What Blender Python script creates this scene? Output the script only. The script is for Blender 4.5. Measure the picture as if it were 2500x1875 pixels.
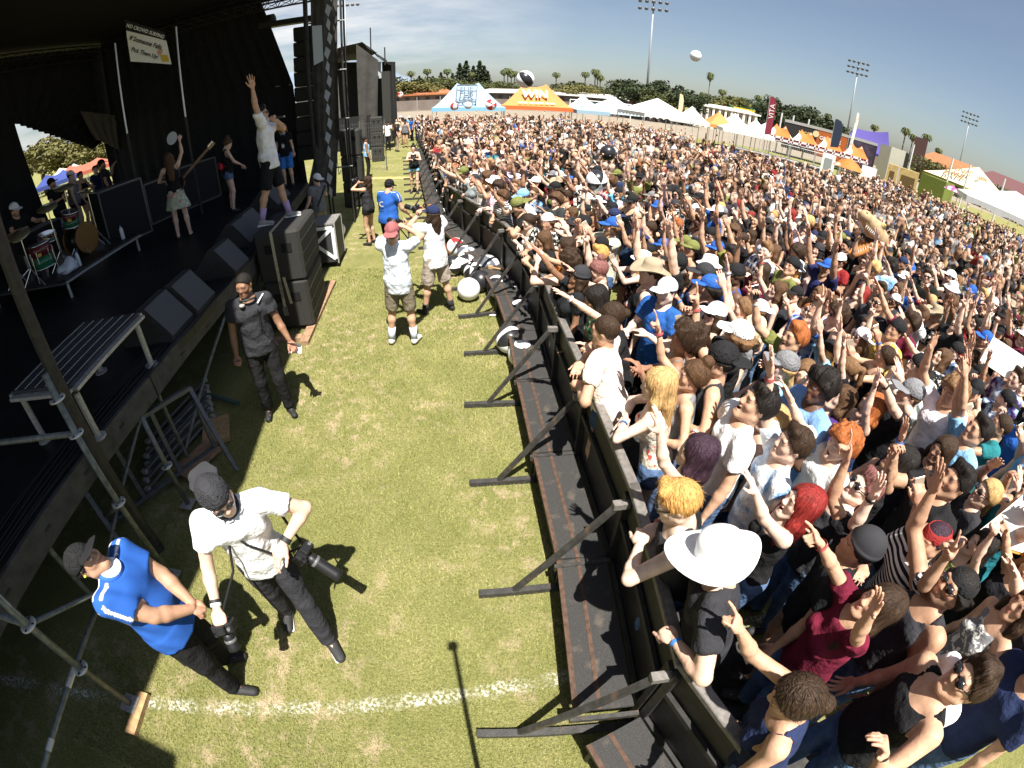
import bpy, bmesh, math, random
import numpy as np
from mathutils import Vector, Matrix, Euler
random.seed(5); np.random.seed(5)
for o in list(bpy.data.objects): bpy.data.objects.remove(o)
SC = bpy.context.scene; COL = SC.collection
R = math.radians
# ---------------------------------------------------------------- camera: wide action-camera lens on a pole, 3.5 m up
cd = bpy.data.cameras.new('camera'); cam = bpy.data.objects.new('camera', cd); COL.objects.link(cam); SC.camera = cam
SC.render.engine = 'CYCLES'
cd.type = 'PANO'; cd.sensor_width = 36; cd.sensor_fit = 'HORIZONTAL'; cd.clip_start = .02; cd.clip_end = 20000
cc = cd.cycles if hasattr(cd, 'cycles') else cd
cc.panorama_type = 'FISHEYE_LENS_POLYNOMIAL'; cc.fisheye_fov = math.pi*1.2
cc.fisheye_polynomial_k0 = 0; cc.fisheye_polynomial_k1 = -69.4444/1163.2; cc.fisheye_polynomial_k2 = 0; cc.fisheye_polynomial_k3 = .0334*69.4444**3/(1163.2*1250**2); cc.fisheye_polynomial_k4 = 0
cam.location = (0, 0, 3.5)
cam.matrix_world = Matrix.Translation((0,0,3.5)) @ Matrix.Rotation(math.pi/2-.6111, 4, 'X') @ Matrix.Rotation(.0298, 4, 'Z')
# ---------------------------------------------------------------- daylight
SUN_EL = R(64.5); SUN_TO = Vector((.24, -.97, 0)).normalized()       # horizontal direction towards the sun
W = bpy.data.worlds.new('World'); SC.world = W; W.use_nodes = True
wn, wl = W.node_tree.nodes, W.node_tree.links
bg = wn['Background']; sky = wn.new('ShaderNodeTexSky'); sky.sky_type = 'NISHITA'; sky.sun_disc = False
sky.sun_elevation = SUN_EL; sky.sun_rotation = math.atan2(SUN_TO.x, SUN_TO.y); sky.air_density = 1.0; sky.dust_density = 1.0; sky.ozone_density = 2.4
bg.inputs['Strength'].default_value = .066
tc = wn.new('ShaderNodeTexCoord'); mp = wn.new('ShaderNodeMapping'); mp.inputs['Scale'].default_value = (1.1, 1.1, 5.5); mp.inputs['Location'].default_value = (.35, .2, 0.1)
nz = wn.new('ShaderNodeTexNoise'); nz.inputs['Scale'].default_value = 1.7; nz.inputs['Detail'].default_value = 9; nz.inputs['Roughness'].default_value = .62
rp = wn.new('ShaderNodeValToRGB'); rp.color_ramp.elements[0].position = .44; rp.color_ramp.elements[1].position = .66
mx = wn.new('ShaderNodeMixRGB'); mx.inputs['Color2'].default_value = (7.0, 6.9, 6.8, 1)
ml = wn.new('ShaderNodeMath'); ml.operation = 'MULTIPLY'; ml.inputs[1].default_value = .85
wl.new(tc.outputs['Generated'], mp.inputs['Vector']); wl.new(mp.outputs[0], nz.inputs['Vector']); wl.new(nz.outputs['Fac'], rp.inputs[0]); wl.new(rp.outputs[0], ml.inputs[0])
hs = wn.new('ShaderNodeHueSaturation'); hs.inputs['Saturation'].default_value = .86; hs.inputs['Value'].default_value = .74; wl.new(sky.outputs[0], hs.inputs['Color'])
sx = wn.new('ShaderNodeSeparateXYZ'); wl.new(tc.outputs['Generated'], sx.inputs[0]); bk = wn.new('ShaderNodeMapRange'); bk.inputs[1].default_value = .1; bk.inputs[2].default_value = -.3; bk.inputs[3].default_value = .05; bk.inputs[4].default_value = 1.0; wl.new(sx.outputs[0], bk.inputs[0])   # the cloud bank lies to the west
m2 = wn.new('ShaderNodeMath'); m2.operation = 'MULTIPLY'; wl.new(ml.outputs[0], m2.inputs[0]); wl.new(bk.outputs[0], m2.inputs[1])
wl.new(m2.outputs[0], mx.inputs['Fac']); wl.new(hs.outputs[0], mx.inputs['Color1']); wl.new(mx.outputs[0], bg.inputs['Color'])
sd_ = bpy.data.lights.new('sun', 'SUN'); sd_.energy = 5.0; sd_.angle = R(.53); sd_.color = (1, .955, .88)
sun = bpy.data.objects.new('sun', sd_); COL.objects.link(sun)
sun.rotation_euler = Vector((SUN_TO.x*math.cos(SUN_EL), SUN_TO.y*math.cos(SUN_EL), math.sin(SUN_EL))).to_track_quat('Z', 'Y').to_euler(); sun.location = (3, -8, 20)
vs_ = SC.view_settings; vs_.view_transform = 'Standard'; vs_.look = 'None'; vs_.exposure = 1.2; vs_.gamma = 1; vs_.use_curve_mapping = False
# ---------------------------------------------------------------- materials
MATS = {}
def mat(name, col=(.5,.5,.5), rough=.6, metal=0., noise=0., nscale=20., bump=0., bscale=80., spec=.4, obj_color=False, paint=False, extra=None, coat=0., coords='Object', trans=0., bdist=.02):
    if name in MATS: return MATS[name]
    m = bpy.data.materials.new(name); m.use_nodes = True; n, l = m.node_tree.nodes, m.node_tree.links; b = n['Principled BSDF']
    b.inputs['Roughness'].default_value = rough; b.inputs['Metallic'].default_value = metal; b.inputs['Specular IOR Level'].default_value = spec; b.inputs['Coat Weight'].default_value = coat
    if trans: b.inputs['Transmission Weight'].default_value = trans
    t = n.new('ShaderNodeTexCoord')
    if obj_color: oi = n.new('ShaderNodeObjectInfo'); src = oi.outputs['Color']
    else: rgb = n.new('ShaderNodeRGB'); rgb.outputs[0].default_value = (*col, 1); src = rgb.outputs[0]
    if noise:
        x = n.new('ShaderNodeTexNoise'); x.inputs['Scale'].default_value = nscale; x.inputs['Detail'].default_value = 6; l.new(t.outputs[coords], x.inputs['Vector'])
        mr = n.new('ShaderNodeMapRange'); mr.inputs[1].default_value = .3; mr.inputs[2].default_value = .7; mr.inputs[3].default_value = 1-noise; mr.inputs[4].default_value = 1+noise; l.new(x.outputs['Fac'], mr.inputs[0])
        k = n.new('ShaderNodeMixRGB'); k.blend_type = 'MULTIPLY'; k.inputs[0].default_value = 1; l.new(src, k.inputs[1]); l.new(mr.outputs[0], k.inputs[2]); src = k.outputs[0]
    if paint:
        at = n.new('ShaderNodeAttribute'); at.attribute_name = 'paint'; k = n.new('ShaderNodeMixRGB'); l.new(at.outputs['Alpha'], k.inputs[0]); l.new(src, k.inputs[1]); l.new(at.outputs['Color'], k.inputs[2]); src = k.outputs[0]
    if extra: src = extra(n, l, t, src)
    l.new(src, b.inputs['Base Color'])
    if bump:
        x = n.new('ShaderNodeTexNoise'); x.inputs['Scale'].default_value = bscale; x.inputs['Detail'].default_value = 4; l.new(t.outputs[coords], x.inputs['Vector'])
        bp = n.new('ShaderNodeBump'); bp.inputs['Strength'].default_value = bump; bp.inputs['Distance'].default_value = bdist; l.new(x.outputs['Fac'], bp.inputs['Height']); l.new(bp.outputs[0], b.inputs['Normal'])
    MATS[name] = m; return m
def nmix(n, l, fac, a, b, mode='MIX'):
    k = n.new('ShaderNodeMixRGB'); k.blend_type = mode
    for i, s in ((0, fac), (1, a), (2, b)):
        if hasattr(s, 'links') or hasattr(s, 'is_output'): l.new(s, k.inputs[i])
        elif isinstance(s, tuple): k.inputs[i].default_value = (*s[:3], 1)
        else: k.inputs[i].default_value = s
    return k.outputs[0]
def nnoise(n, l, t, scale, lo, hi, detail=5, coords='Object', vec=None, rough=.55):
    x = n.new('ShaderNodeTexNoise'); x.inputs['Scale'].default_value = scale; x.inputs['Detail'].default_value = detail; x.inputs['Roughness'].default_value = rough; l.new(vec if vec else t.outputs[coords], x.inputs['Vector'])
    r = n.new('ShaderNodeMapRange'); r.inputs[1].default_value = lo; r.inputs[2].default_value = hi; l.new(x.outputs['Fac'], r.inputs[0]); return r.outputs[0]
def hairx(n, l, t, src):
    mpx = n.new('ShaderNodeMapping'); mpx.inputs['Scale'].default_value = (90, 90, 9); l.new(t.outputs['Object'], mpx.inputs[0])
    return nmix(n, l, nnoise(n, l, t, 1, .35, .7, 3, vec=mpx.outputs[0]), src, nmix(n, l, 1., src, (1.75,1.65,1.5), 'MULTIPLY'))
SKIN = mat('skin', rough=.58, obj_color=True, paint=True, noise=.16, nscale=16, bump=.08, bscale=60, spec=.4)
CLOTH = mat('cloth', rough=.9, obj_color=True, noise=.14, nscale=9, bump=.75, bscale=11, bdist=.05, spec=.15)
def tiedye(n, l, t, src):
    return nmix(n, l, nnoise(n, l, t, 9, .42, .6), src, nmix(n, l, nnoise(n, l, t, 5, .4, .6), (.75,.8,.85), (.08,.25,.5)))
def plaid(n, l, t, src):
    s = src
    for ax, sc in (('X', 60.), ('Z', 60.)):
        w = n.new('ShaderNodeTexWave'); w.bands_direction = ax; w.inputs['Scale'].default_value = sc/20; l.new(t.outputs['Object'], w.inputs['Vector'])
        r = n.new('ShaderNodeMapRange'); r.inputs[1].default_value = .55; r.inputs[2].default_value = .75; l.new(w.outputs['Fac'], r.inputs[0])
        k = n.new('ShaderNodeMath'); k.operation = 'MULTIPLY'; k.inputs[1].default_value = .5; l.new(r.outputs[0], k.inputs[0]); s = nmix(n, l, k.outputs[0], s, (.6,.6,.62))
    return s
def blotch(n, l, t, src): return nmix(n, l, nnoise(n, l, t, 22, .52, .56), src, (.7,.68,.62))
def floral(n, l, t, src): return nmix(n, l, nnoise(n, l, t, 26, .55, .58), src, nmix(n, l, nnoise(n, l, t, 11, .45, .55), (.8,.75,.7), (.55,.08,.06)))
def washed(n, l, t, src): return nmix(n, l, nnoise(n, l, t, 7, .35, .65), src, nmix(n, l, 1., src, (1.9,1.9,1.8), 'MULTIPLY'))
def stripes(n, l, t, src):
    w = n.new('ShaderNodeTexWave'); w.bands_direction = 'Z'; w.inputs['Scale'].default_value = 9; l.new(t.outputs['Object'], w.inputs['Vector'])
    r = n.new('ShaderNodeMapRange'); r.inputs[1].default_value = .5; r.inputs[2].default_value = .52; l.new(w.outputs['Fac'], r.inputs[0]); return nmix(n, l, r.outputs[0], src, (.7,.7,.7))
PAT = {None: CLOTH}
for nm_, fx_ in (('tiedye', tiedye), ('plaid', plaid), ('blotch', blotch), ('floral', floral), ('denim', washed), ('stripe', stripes)):
    PAT[nm_] = mat('cloth_'+nm_, rough=.9, obj_color=True, noise=.1, nscale=9, bump=.75, bscale=11, bdist=.05, spec=.15, extra=fx_)
HAIR = mat('hair', rough=.55, obj_color=True, noise=.2, nscale=30, spec=.2, extra=hairx)
def _hb():
    n, l = HAIR.node_tree.nodes, HAIR.node_tree.links; t = n.new('ShaderNodeTexCoord'); m = n.new('ShaderNodeMapping'); m.inputs['Scale'].default_value = (120,120,10); l.new(t.outputs['Object'], m.inputs[0]); x = n.new('ShaderNodeTexNoise'); x.inputs['Scale'].default_value = 1; l.new(m.outputs[0], x.inputs[0]); b = n.new('ShaderNodeBump'); b.inputs['Strength'].default_value = .9; b.inputs['Distance'].default_value = .012; l.new(x.outputs['Fac'], b.inputs['Height']); l.new(b.outputs[0], n['Principled BSDF'].inputs['Normal'])
_hb()
HATM = mat('hat_cloth', rough=.85, obj_color=True, noise=.1, nscale=12, bump=.1, bscale=250, spec=.2)
GLS = mat('dark_lens', (.012,.012,.014), .12, spec=.6)
SHOE = mat('shoe', rough=.7, obj_color=True, noise=.15, nscale=25)
# ---------------------------------------------------------------- mesh helpers
class MB:
    def __init__(s): s.v = []; s.f = []; s.m = []
    def add(s, vs, fs, mi=0):
        n = len(s.v); s.v += [tuple(p) for p in vs]; s.f += [tuple(i+n for i in q) for q in fs]; s.m += [mi]*len(fs); return s
    def box(s, c, d, rz=0, M=None, mi=0, bev=0.):
        x, y, z = (k/2 for k in d)
        if bev:
            bm = bmesh.new(); bmesh.ops.create_cube(bm, size=1); bmesh.ops.scale(bm, vec=d, verts=bm.verts); bmesh.ops.bevel(bm, geom=bm.edges[:], offset=bev, segments=1, affect='EDGES')
            vs = [v.co.copy() for v in bm.verts]; fs = [[v.index for v in f.verts] for f in bm.faces]; bm.free()
        else:
            vs = [Vector((a*x, b*y, e*z)) for a in (-1,1) for b in (-1,1) for e in (-1,1)]; fs = [(0,1,3,2),(4,6,7,5),(0,4,5,1),(2,3,7,6),(0,2,6,4),(1,5,7,3)]
        Q = M if M is not None else Matrix.Rotation(rz, 3, 'Z')
        return s.add([Q@v+Vector(c) for v in vs], fs, mi)
    def tube(s, pts, r, n=8, mi=0, cap=True, r2=None):
        pts = [Vector(p) for p in pts]; rings = []
        for i, p in enumerate(pts):
            d = (pts[min(i+1, len(pts)-1)]-pts[max(i-1, 0)]).normalized(); a = d.orthogonal().normalized() if i == 0 else (pa-d*pa.dot(d)).normalized(); pa = a; b = d.cross(a)
            rr = r if r2 is None else r+(r2-r)*i/max(len(pts)-1, 1)
            rings.append([p+(a*math.cos(t)+b*math.sin(t))*rr for t in (2*math.pi*k/n for k in range(n))])
        vs = [q for g in rings for q in g]; fs = [(i*n+k, i*n+(k+1)%n, (i+1)*n+(k+1)%n, (i+1)*n+k) for i in range(len(rings)-1) for k in range(n)]
        if cap: fs += [tuple(range(n))[::-1], tuple(range((len(rings)-1)*n, len(rings)*n))]
        return s.add(vs, fs, mi)
    def lathe(s, prof, n=20, c=(0,0,0), M=None, mi=0):
        vs = [Vector((r*math.cos(2*math.pi*k/n), r*math.sin(2*math.pi*k/n), z)) for r, z in prof for k in range(n)]
        fs = [(i*n+k, i*n+(k+1)%n, (i+1)*n+(k+1)%n, (i+1)*n+k) for i in range(len(prof)-1) for k in range(n)]
        fs += [tuple(range(n))[::-1], tuple(range((len(prof)-1)*n, len(prof)*n))]
        return s.add([(M@v if M is not None else v)+Vector(c) for v in vs], fs, mi)
    def beam(s, a, b, w, h, up=(0,0,1), mi=0):
        a, b = Vector(a), Vector(b); d = b-a; z = d.normalized(); u = Vector(up); x = u.cross(z)
        if x.length < 1e-3: x = Vector((1,0,0)).cross(z)
        x.normalize(); y = z.cross(x); M = Matrix((x, y, z)).transposed(); return s.box((a+b)/2, (w, h, d.length), M=M, mi=mi)
    def prism(s, poly, h, M=None, mi=0):       # polygon in local XY, extruded along local Z by h
        n = len(poly); vs = [Vector((p[0], p[1], 0)) for p in poly]+[Vector((p[0], p[1], h)) for p in poly]
        fs = [tuple(range(n))[::-1], tuple(range(n, 2*n))]+[(i, (i+1)%n, n+(i+1)%n, n+i) for i in range(n)]
        return s.add([(M@v if M is not None else v) for v in vs], fs, mi)
    def grid(s, fn, nu, nv, mi=0):
        vs = [fn(i/nu, j/nv) for i in range(nu+1) for j in range(nv+1)]
        return s.add(vs, [(i*(nv+1)+j, (i+1)*(nv+1)+j, (i+1)*(nv+1)+j+1, i*(nv+1)+j+1) for i in range(nu) for j in range(nv)], mi)
    def mesh(s, name, mats, smooth=False):
        me = bpy.data.meshes.new(name); me.from_pydata(s.v, [], s.f)
        for m in (mats if isinstance(mats, (list, tuple)) else [mats]): me.materials.append(m)
        if len(me.materials) > 1: me.polygons.foreach_set('material_index', s.m)
        if smooth: me.polygons.foreach_set('use_smooth', [True]*len(me.polygons))
        bm = bmesh.new(); bm.from_mesh(me); bmesh.ops.recalc_face_normals(bm, faces=bm.faces); bm.to_mesh(me); bm.free(); me.update(); return me
    def build(s, name, mats, parent=None, smooth=False, M=None):
        return put(name, s.mesh(name, mats, smooth), parent, M)
def put(name, me, parent=None, M=None, color=None):
    o = bpy.data.objects.new(name, me); COL.objects.link(o)
    if parent is not None: o.parent = parent
    if M is not None: o.matrix_local = M if parent is not None else M
    if color is not None: o.color = (*color[:3], 1)
    return o
def tag(o, label=None, cat=None, group=None, kind=None):
    for k, v in (('label', label), ('category', cat), ('group', group), ('kind', kind)):
        if v: o[k] = v
    return o
def empty(name, loc=(0,0,0), rz=0., label=None, cat=None, group=None):
    o = bpy.data.objects.new(name, None); COL.objects.link(o); o.empty_display_size = .1; o.location = loc; o.rotation_euler = (0,0,rz); return tag(o, label, cat, group)
def copy_tree(o, parent=None):
    c = o.copy(); COL.objects.link(c)
    if parent is not None: c.parent = parent
    for ch in o.children: copy_tree(ch, c)
    return c
def M4(Rm, t):
    M = Matrix(Rm.tolist() if hasattr(Rm, 'tolist') else Rm).to_4x4(); M.translation = Vector(t); return M
def text_mesh(body, size, ext=.002, align='CENTER', shear=0., spacing=1., off=0.):
    cu = bpy.data.curves.new('lettering', 'FONT'); cu.body = body; cu.size = size; cu.extrude = ext; cu.align_x = align; cu.align_y = 'CENTER'; cu.shear = shear; cu.space_character = spacing; cu.offset = off; cu.resolution_u = 2
    o = bpy.data.objects.new('lettering', cu); COL.objects.link(o); dg = bpy.context.evaluated_depsgraph_get(); me = bpy.data.meshes.new_from_object(o.evaluated_get(dg)); bpy.data.objects.remove(o); bpy.data.curves.remove(cu); return me
# ---------------------------------------------------------------- distance-field body builder
V = lambda *a: np.array(a, float)
def unit(v): return v/(np.linalg.norm(v)+1e-12)
def rot(ax, deg):
    c, s = math.cos(math.radians(deg)), math.sin(math.radians(deg))
    return {'x': np.array([[1,0,0],[0,c,-s],[0,s,c]]), 'y': np.array([[c,0,s],[0,1,0],[-s,0,c]]), 'z': np.array([[c,-s,0],[s,c,0],[0,0,1]])}[ax]
class Field:
    def __init__(s, lo, hi, h):
        s.lo = np.array(lo, np.float32); s.h = np.float32(h)
        s.n = np.ceil((np.array(hi)-np.array(lo))/h).astype(int)+1
        s.F = np.full(s.n, 0.3, np.float32)
        s.ax = [(s.lo[i]+s.h*np.arange(s.n[i], dtype=np.float32)) for i in range(3)]
    def blk(s, a, b, pad):
        i0 = np.maximum(np.floor((np.minimum(a, b)-pad-s.lo)/s.h).astype(int), 0)
        i1 = np.minimum(np.ceil((np.maximum(a, b)+pad-s.lo)/s.h).astype(int)+1, s.n)
        if (i1 <= i0).any(): return None
        sl = tuple(slice(i0[i], i1[i]) for i in range(3))
        return sl, s.ax[0][sl[0]][:, None, None], s.ax[1][sl[1]][None, :, None], s.ax[2][sl[2]][None, None, :]
    def mix(s, sl, d, k, op='u'):
        f = s.F[sl]
        if op == 'u':
            if k > 0: h = np.maximum(k-np.abs(f-d), 0); s.F[sl] = np.minimum(f, d)-h*h/(4*k)
            else: s.F[sl] = np.minimum(f, d)
        else:
            d = -d
            if k > 0: h = np.maximum(k-np.abs(f-d), 0); s.F[sl] = np.maximum(f, d)+h*h/(4*k)
            else: s.F[sl] = np.maximum(f, d)
    def cone(s, a, b, ra, rb, k=.02, op='u', flat=None, cap=None):
        a = np.asarray(a, np.float32); b = np.asarray(b, np.float32); r = max(ra, rb)
        q = s.blk(a, b, r+k+3*s.h)
        if q is None: return s
        sl, X, Y, Z = q
        ba = b-a
        px, py, pz = X-a[0], Y-a[1], Z-a[2]
        if flat is not None:
            nrm, fl = flat; w = (px*nrm[0]+py*nrm[1]+pz*nrm[2])*(fl-1); px = px+w*nrm[0]; py = py+w*nrm[1]; pz = pz+w*nrm[2]
        L = float(ba@ba)+1e-9
        t0 = (px*ba[0]+py*ba[1]+pz*ba[2])/L; t = np.clip(t0, 0, 1)
        d = np.sqrt((px-ba[0]*t)**2+(py-ba[1]*t)**2+(pz-ba[2]*t)**2)-(ra+(rb-ra)*t)
        if cap == 'b': d = np.maximum(d, (t0-1)*math.sqrt(L))
        if cap == 'ab': d = np.maximum(d, np.maximum(t0-1, -t0)*math.sqrt(L))
        s.mix(sl, d.astype(np.float32), k, op); return s
    def ell(s, c, r, R=None, k=.02, op='u'):
        c = np.asarray(c, np.float32); r = np.ones(3)*np.asarray(r, float)
        q = s.blk(c, c, r.max()+k+3*s.h)
        if q is None: return s
        sl, X, Y, Z = q
        x, y, z = X-c[0], Y-c[1], Z-c[2]
        if R is not None: x, y, z = (x*R[0,0]+y*R[1,0]+z*R[2,0], x*R[0,1]+y*R[1,1]+z*R[2,1], x*R[0,2]+y*R[1,2]+z*R[2,2])
        k0 = np.sqrt((x/r[0])**2+(y/r[1])**2+(z/r[2])**2); k1 = np.sqrt((x/r[0]**2)**2+(y/r[1]**2)**2+(z/r[2]**2)**2)+1e-6
        s.mix(sl, (k0*(k0-1)/k1).astype(np.float32), k, op); return s
    def cut(s, n, c):                      # keep n.p > c
        s.F = np.maximum(s.F, (c-(s.ax[0][:, None, None]*n[0]+s.ax[1][None, :, None]*n[1]+s.ax[2][None, None, :]*n[2])).astype(np.float32)); return s
    def ripple(s, amp, seed, f=38., st=(1,1,.35)):
        r = np.random.RandomState(seed); X = s.ax[0][:, None, None]*st[0]; Y = s.ax[1][None, :, None]*st[1]; Z = s.ax[2][None, None, :]*st[2]
        n = 0
        for i in range(3):
            a = r.randn(3); a /= np.linalg.norm(a); g = f*(.6+.8*r.rand())
            n = n+np.sin(g*(a[0]*X+a[1]*Y+a[2]*Z)+1.6*np.sin(g*.35*(a[1]*X-a[0]*Y+a[2]*Z)+r.rand()*6)+r.rand()*6)
        s.F = s.F+(amp/3*n).astype(np.float32); return s
    def mesh(s):
        F = s.F.copy()
        for a in range(3):
            e = [slice(None)]*3; e[a] = 0; F[tuple(e)] = .3; e[a] = -1; F[tuple(e)] = .3
        S = F < 0; nx, ny, nz = F.shape
        cnt = np.zeros((nx-1, ny-1, nz-1), np.int8)
        offs = [(i,j,k) for i in (0,1) for j in (0,1) for k in (0,1)]
        for i,j,k in offs: cnt += S[i:nx-1+i, j:ny-1+j, k:nz-1+k]
        act = np.argwhere((cnt > 0) & (cnt < 8))
        if len(act) == 0: return np.zeros((0,3)), np.zeros((0,4), int)
        idx = np.full(cnt.shape, -1, np.int32); idx[tuple(act.T)] = np.arange(len(act))
        val = {o: F[act[:,0]+o[0], act[:,1]+o[1], act[:,2]+o[2]] for o in offs}
        P = np.zeros((len(act),3)); N = np.zeros(len(act))
        for o in offs:
            for a in range(3):
                if o[a]: continue
                o2 = list(o); o2[a] = 1; o2 = tuple(o2); f0, f1 = val[o], val[o2]
                m = (f0 < 0) != (f1 < 0); t = f0[m]/(f0[m]-f1[m]); q = np.tile(np.array(o, float), (m.sum(),1)); q[:,a] = t
                P[m] += q; N[m] += 1
        P = (act+P/N[:,None])*s.h+s.lo
        quads = []
        for a in range(3):
            b, c = (a+1)%3, (a+2)%3
            s0 = [slice(None)]*3; s1 = [slice(None)]*3; s0[a] = slice(0,-1); s1[a] = slice(1,None)
            d = S[tuple(s0)] != S[tuple(s1)]
            e = np.argwhere(d); e = e[(e[:,b] > 0) & (e[:,c] > 0)]
            fl = S[e[:,0], e[:,1], e[:,2]]
            def ci(db, dc):
                q = e.copy(); q[:,b] -= db; q[:,c] -= dc; return idx[q[:,0], q[:,1], q[:,2]]
            Q = np.stack([ci(1,1), ci(0,1), ci(0,0), ci(1,0)], 1)
            Q[~fl] = Q[~fl][:, ::-1]; quads.append(Q)
        return P, np.concatenate(quads)
def join(parts):
    vs, fs, n = [], [], 0
    for v, f in parts: f = f if f.shape[1] == 3 else np.concatenate([f[:, [0,1,2]], f[:, [0,2,3]]]); vs.append(v); fs.append(f+n); n += len(v)
    return np.concatenate(vs), np.concatenate(fs)
def cluster(v, f, c, mask, cell):          # thin out vertices hidden under clothing
    key = np.floor(v/cell).astype(np.int64)+4096; k = (key[:,0]*8192+key[:,1])*8192+key[:,2]; k = np.where(mask, k, -1-np.arange(len(v)))
    u, inv = np.unique(k, return_inverse=True); n = np.bincount(inv).astype(float); nv = np.stack([np.bincount(inv, v[:,i])/n for i in range(3)], 1); nc = None
    if c is not None: first = np.zeros(len(u), int); first[inv[::-1]] = np.arange(len(v))[::-1]; nc = c[first]
    g = inv[f]
    if g.shape[1] == 4: g = np.concatenate([g[:, [0,1,2]], g[:, [0,2,3]]])
    g = g[(g[:,0] != g[:,1]) & (g[:,1] != g[:,2]) & (g[:,0] != g[:,2])]
    return nv, g, nc
def to_mesh(name, v, f, col=None, mats=(), smooth=True):
    me = bpy.data.meshes.new(name); f = np.asarray(f)
    me.vertices.add(len(v)); me.vertices.foreach_set('co', np.asarray(v, np.float32).ravel())
    k = f.shape[1]; me.loops.add(f.size); me.loops.foreach_set('vertex_index', f.astype(np.int32).ravel())
    me.polygons.add(len(f)); me.polygons.foreach_set('loop_start', (np.arange(len(f))*k).astype(np.int32))
    me.polygons.foreach_set('use_smooth', np.full(len(f), smooth))
    me.update(calc_edges=True)
    if col is not None:
        at = me.color_attributes.new('paint', 'FLOAT_COLOR', 'POINT'); at.data.foreach_set('color', np.asarray(col, np.float32).ravel())
    for m in mats: me.materials.append(m)
    return me
# ---- heads (canonical: pivot at the neck base, facing +Y)
EYES = [V(-.032,.0815,.146), V(.032,.0815,.146)]
_heads = {}
def head(kind, h):
    key = (kind, h)
    if key in _heads: return _heads[key]
    fem = 'f' in kind; op = 'o' in kind
    g = Field((-.1,-.13,-.06), (.1,.135,.285), h)
    w = .95 if fem else 1
    g.ell((0,-.008,.172), (.076*w,.096,.092), k=.02).ell((0,.03,.115), (.058*w,.066,.085), k=.03)
    jz = .045 if not op else .032
    g.ell((0,.074,jz), (.026*w,.022,.02), k=.03)
    for s in (-1,1):
        g.cone((s*.056*w,.005,.085), (s*.016,.07,jz+.002), .02 if fem else .024, .017, k=.03)
        g.ell((s*.042,.062,.122), (.02,.022,.022), k=.025)
        g.ell((s*.077*w,-.006,.138), (.009,.019,.031), rot('y', s*12)@rot('x', -12), k=.012)
    g.cone((-.036,.083,.163), (.036,.083,.163), .012 if fem else .015, .012 if fem else .015, k=.02)
    g.cone((0,.089,.155), (0,.107,.115), .008, .0125, k=.012)
    for s in (-1,1):
        g.ell((s*.011,.1,.111), (.009,.011,.008), k=.008)
        g.ell((s*.032,.099,.147), (.017,.017,.011), k=.012, op='s')
        g.ell(EYES[0 if s < 0 else 1], .0135, k=.003)
        g.cone((s*.032-.014,.089,.1545), (s*.032+.014,.089,.1545), .0055, .0055, k=.006)
    g.ell((0,.0935,.088), (.023,.011,.0065), k=.007)
    if op:
        g.ell((0,.1,.074), (.02,.022,.013), k=.006, op='s'); g.ell((0,.088,.06), (.022,.011,.007), k=.008)
    else:
        g.cone((-.018,.107,.0835), (.018,.107,.0835), .0035, .0035, k=.004, op='s'); g.ell((0,.092,.0775), (.021,.012,.008), k=.007)
    g.cone((0,-.022,-.045), (0,-.012,.1), .05 if fem else .06, .047 if fem else .055, k=.03)
    v, f = g.mesh()
    c = np.zeros((len(v),4)); c[:, :3] = 1
    def put(m, rgb, a): c[m, :3] = rgb; c[m, 3] = a
    q = v.copy(); q[:,0] = np.abs(q[:,0])
    put((((v-[0,.1,.0835])/[.025,.03,.0135])**2).sum(1) < 1, (.42,.13,.1) if fem else (.4,.17,.13), .75 if fem else .5)
    if op: put((((v-[0,.09,.074])/[.019,.02,.012])**2).sum(1) < 1, (.06,.015,.015), 1)
    put((np.abs(q[:,2]-(.1655-.18*np.abs(q[:,0]-.034))) < (.0045 if fem else .006)) & (q[:,0] > .014) & (q[:,0] < .052) & (q[:,1] > .06), (.05,.03,.02), .85)
    e = np.linalg.norm(q-EYES[1], axis=1) < .0153
    put(e & (q[:,1] > .087) & (np.abs(q[:,2]-.146) < .0075), (.75,.73,.7), 1)
    put(e & (((q[:,0]-.032)**2+(q[:,2]-.146)**2) < .0058**2) & (q[:,1] > .088), (.03,.02,.012), 1)
    put((np.abs(q[:,2]-.1535) < .0025) & (np.abs(q[:,0]-.032) < .015) & (q[:,1] > .085), (.06,.035,.03), .8)
    blush = np.exp(-(((q-[.043,.08,.115])/[.02,.03,.02])**2).sum(1)); m = (c[:,3] == 0); c[m, :3] = (.62,.2,.15); c[m, 3] = .22*blush[m]
    if 'b' in kind:   # beard
        bm = (v[:,2] < .105-.25*np.maximum(q[:,0]-.03,0)) & (v[:,2] > .018) & (v[:,1] > -.01+.0*v[:,2]) & ~((((v-[0,.1,.082])/[.022,.03,.012])**2).sum(1) < 1) & ((v[:,2] < .066) | (q[:,0] > .028) | (v[:,2] > .09)) & ~((v[:,2] > .1) & (q[:,0] < .035))
        put(bm & (c[:,3] < .5), (.05,.03,.02), .6)
    v, f, c = cluster(v, f, c, ((v[:,2]-.92*v[:,1] > .165) & (v[:,1] < .07)) | (v[:,2] < .0), .03)
    _heads[key] = (v, f, c); return _heads[key]
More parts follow.
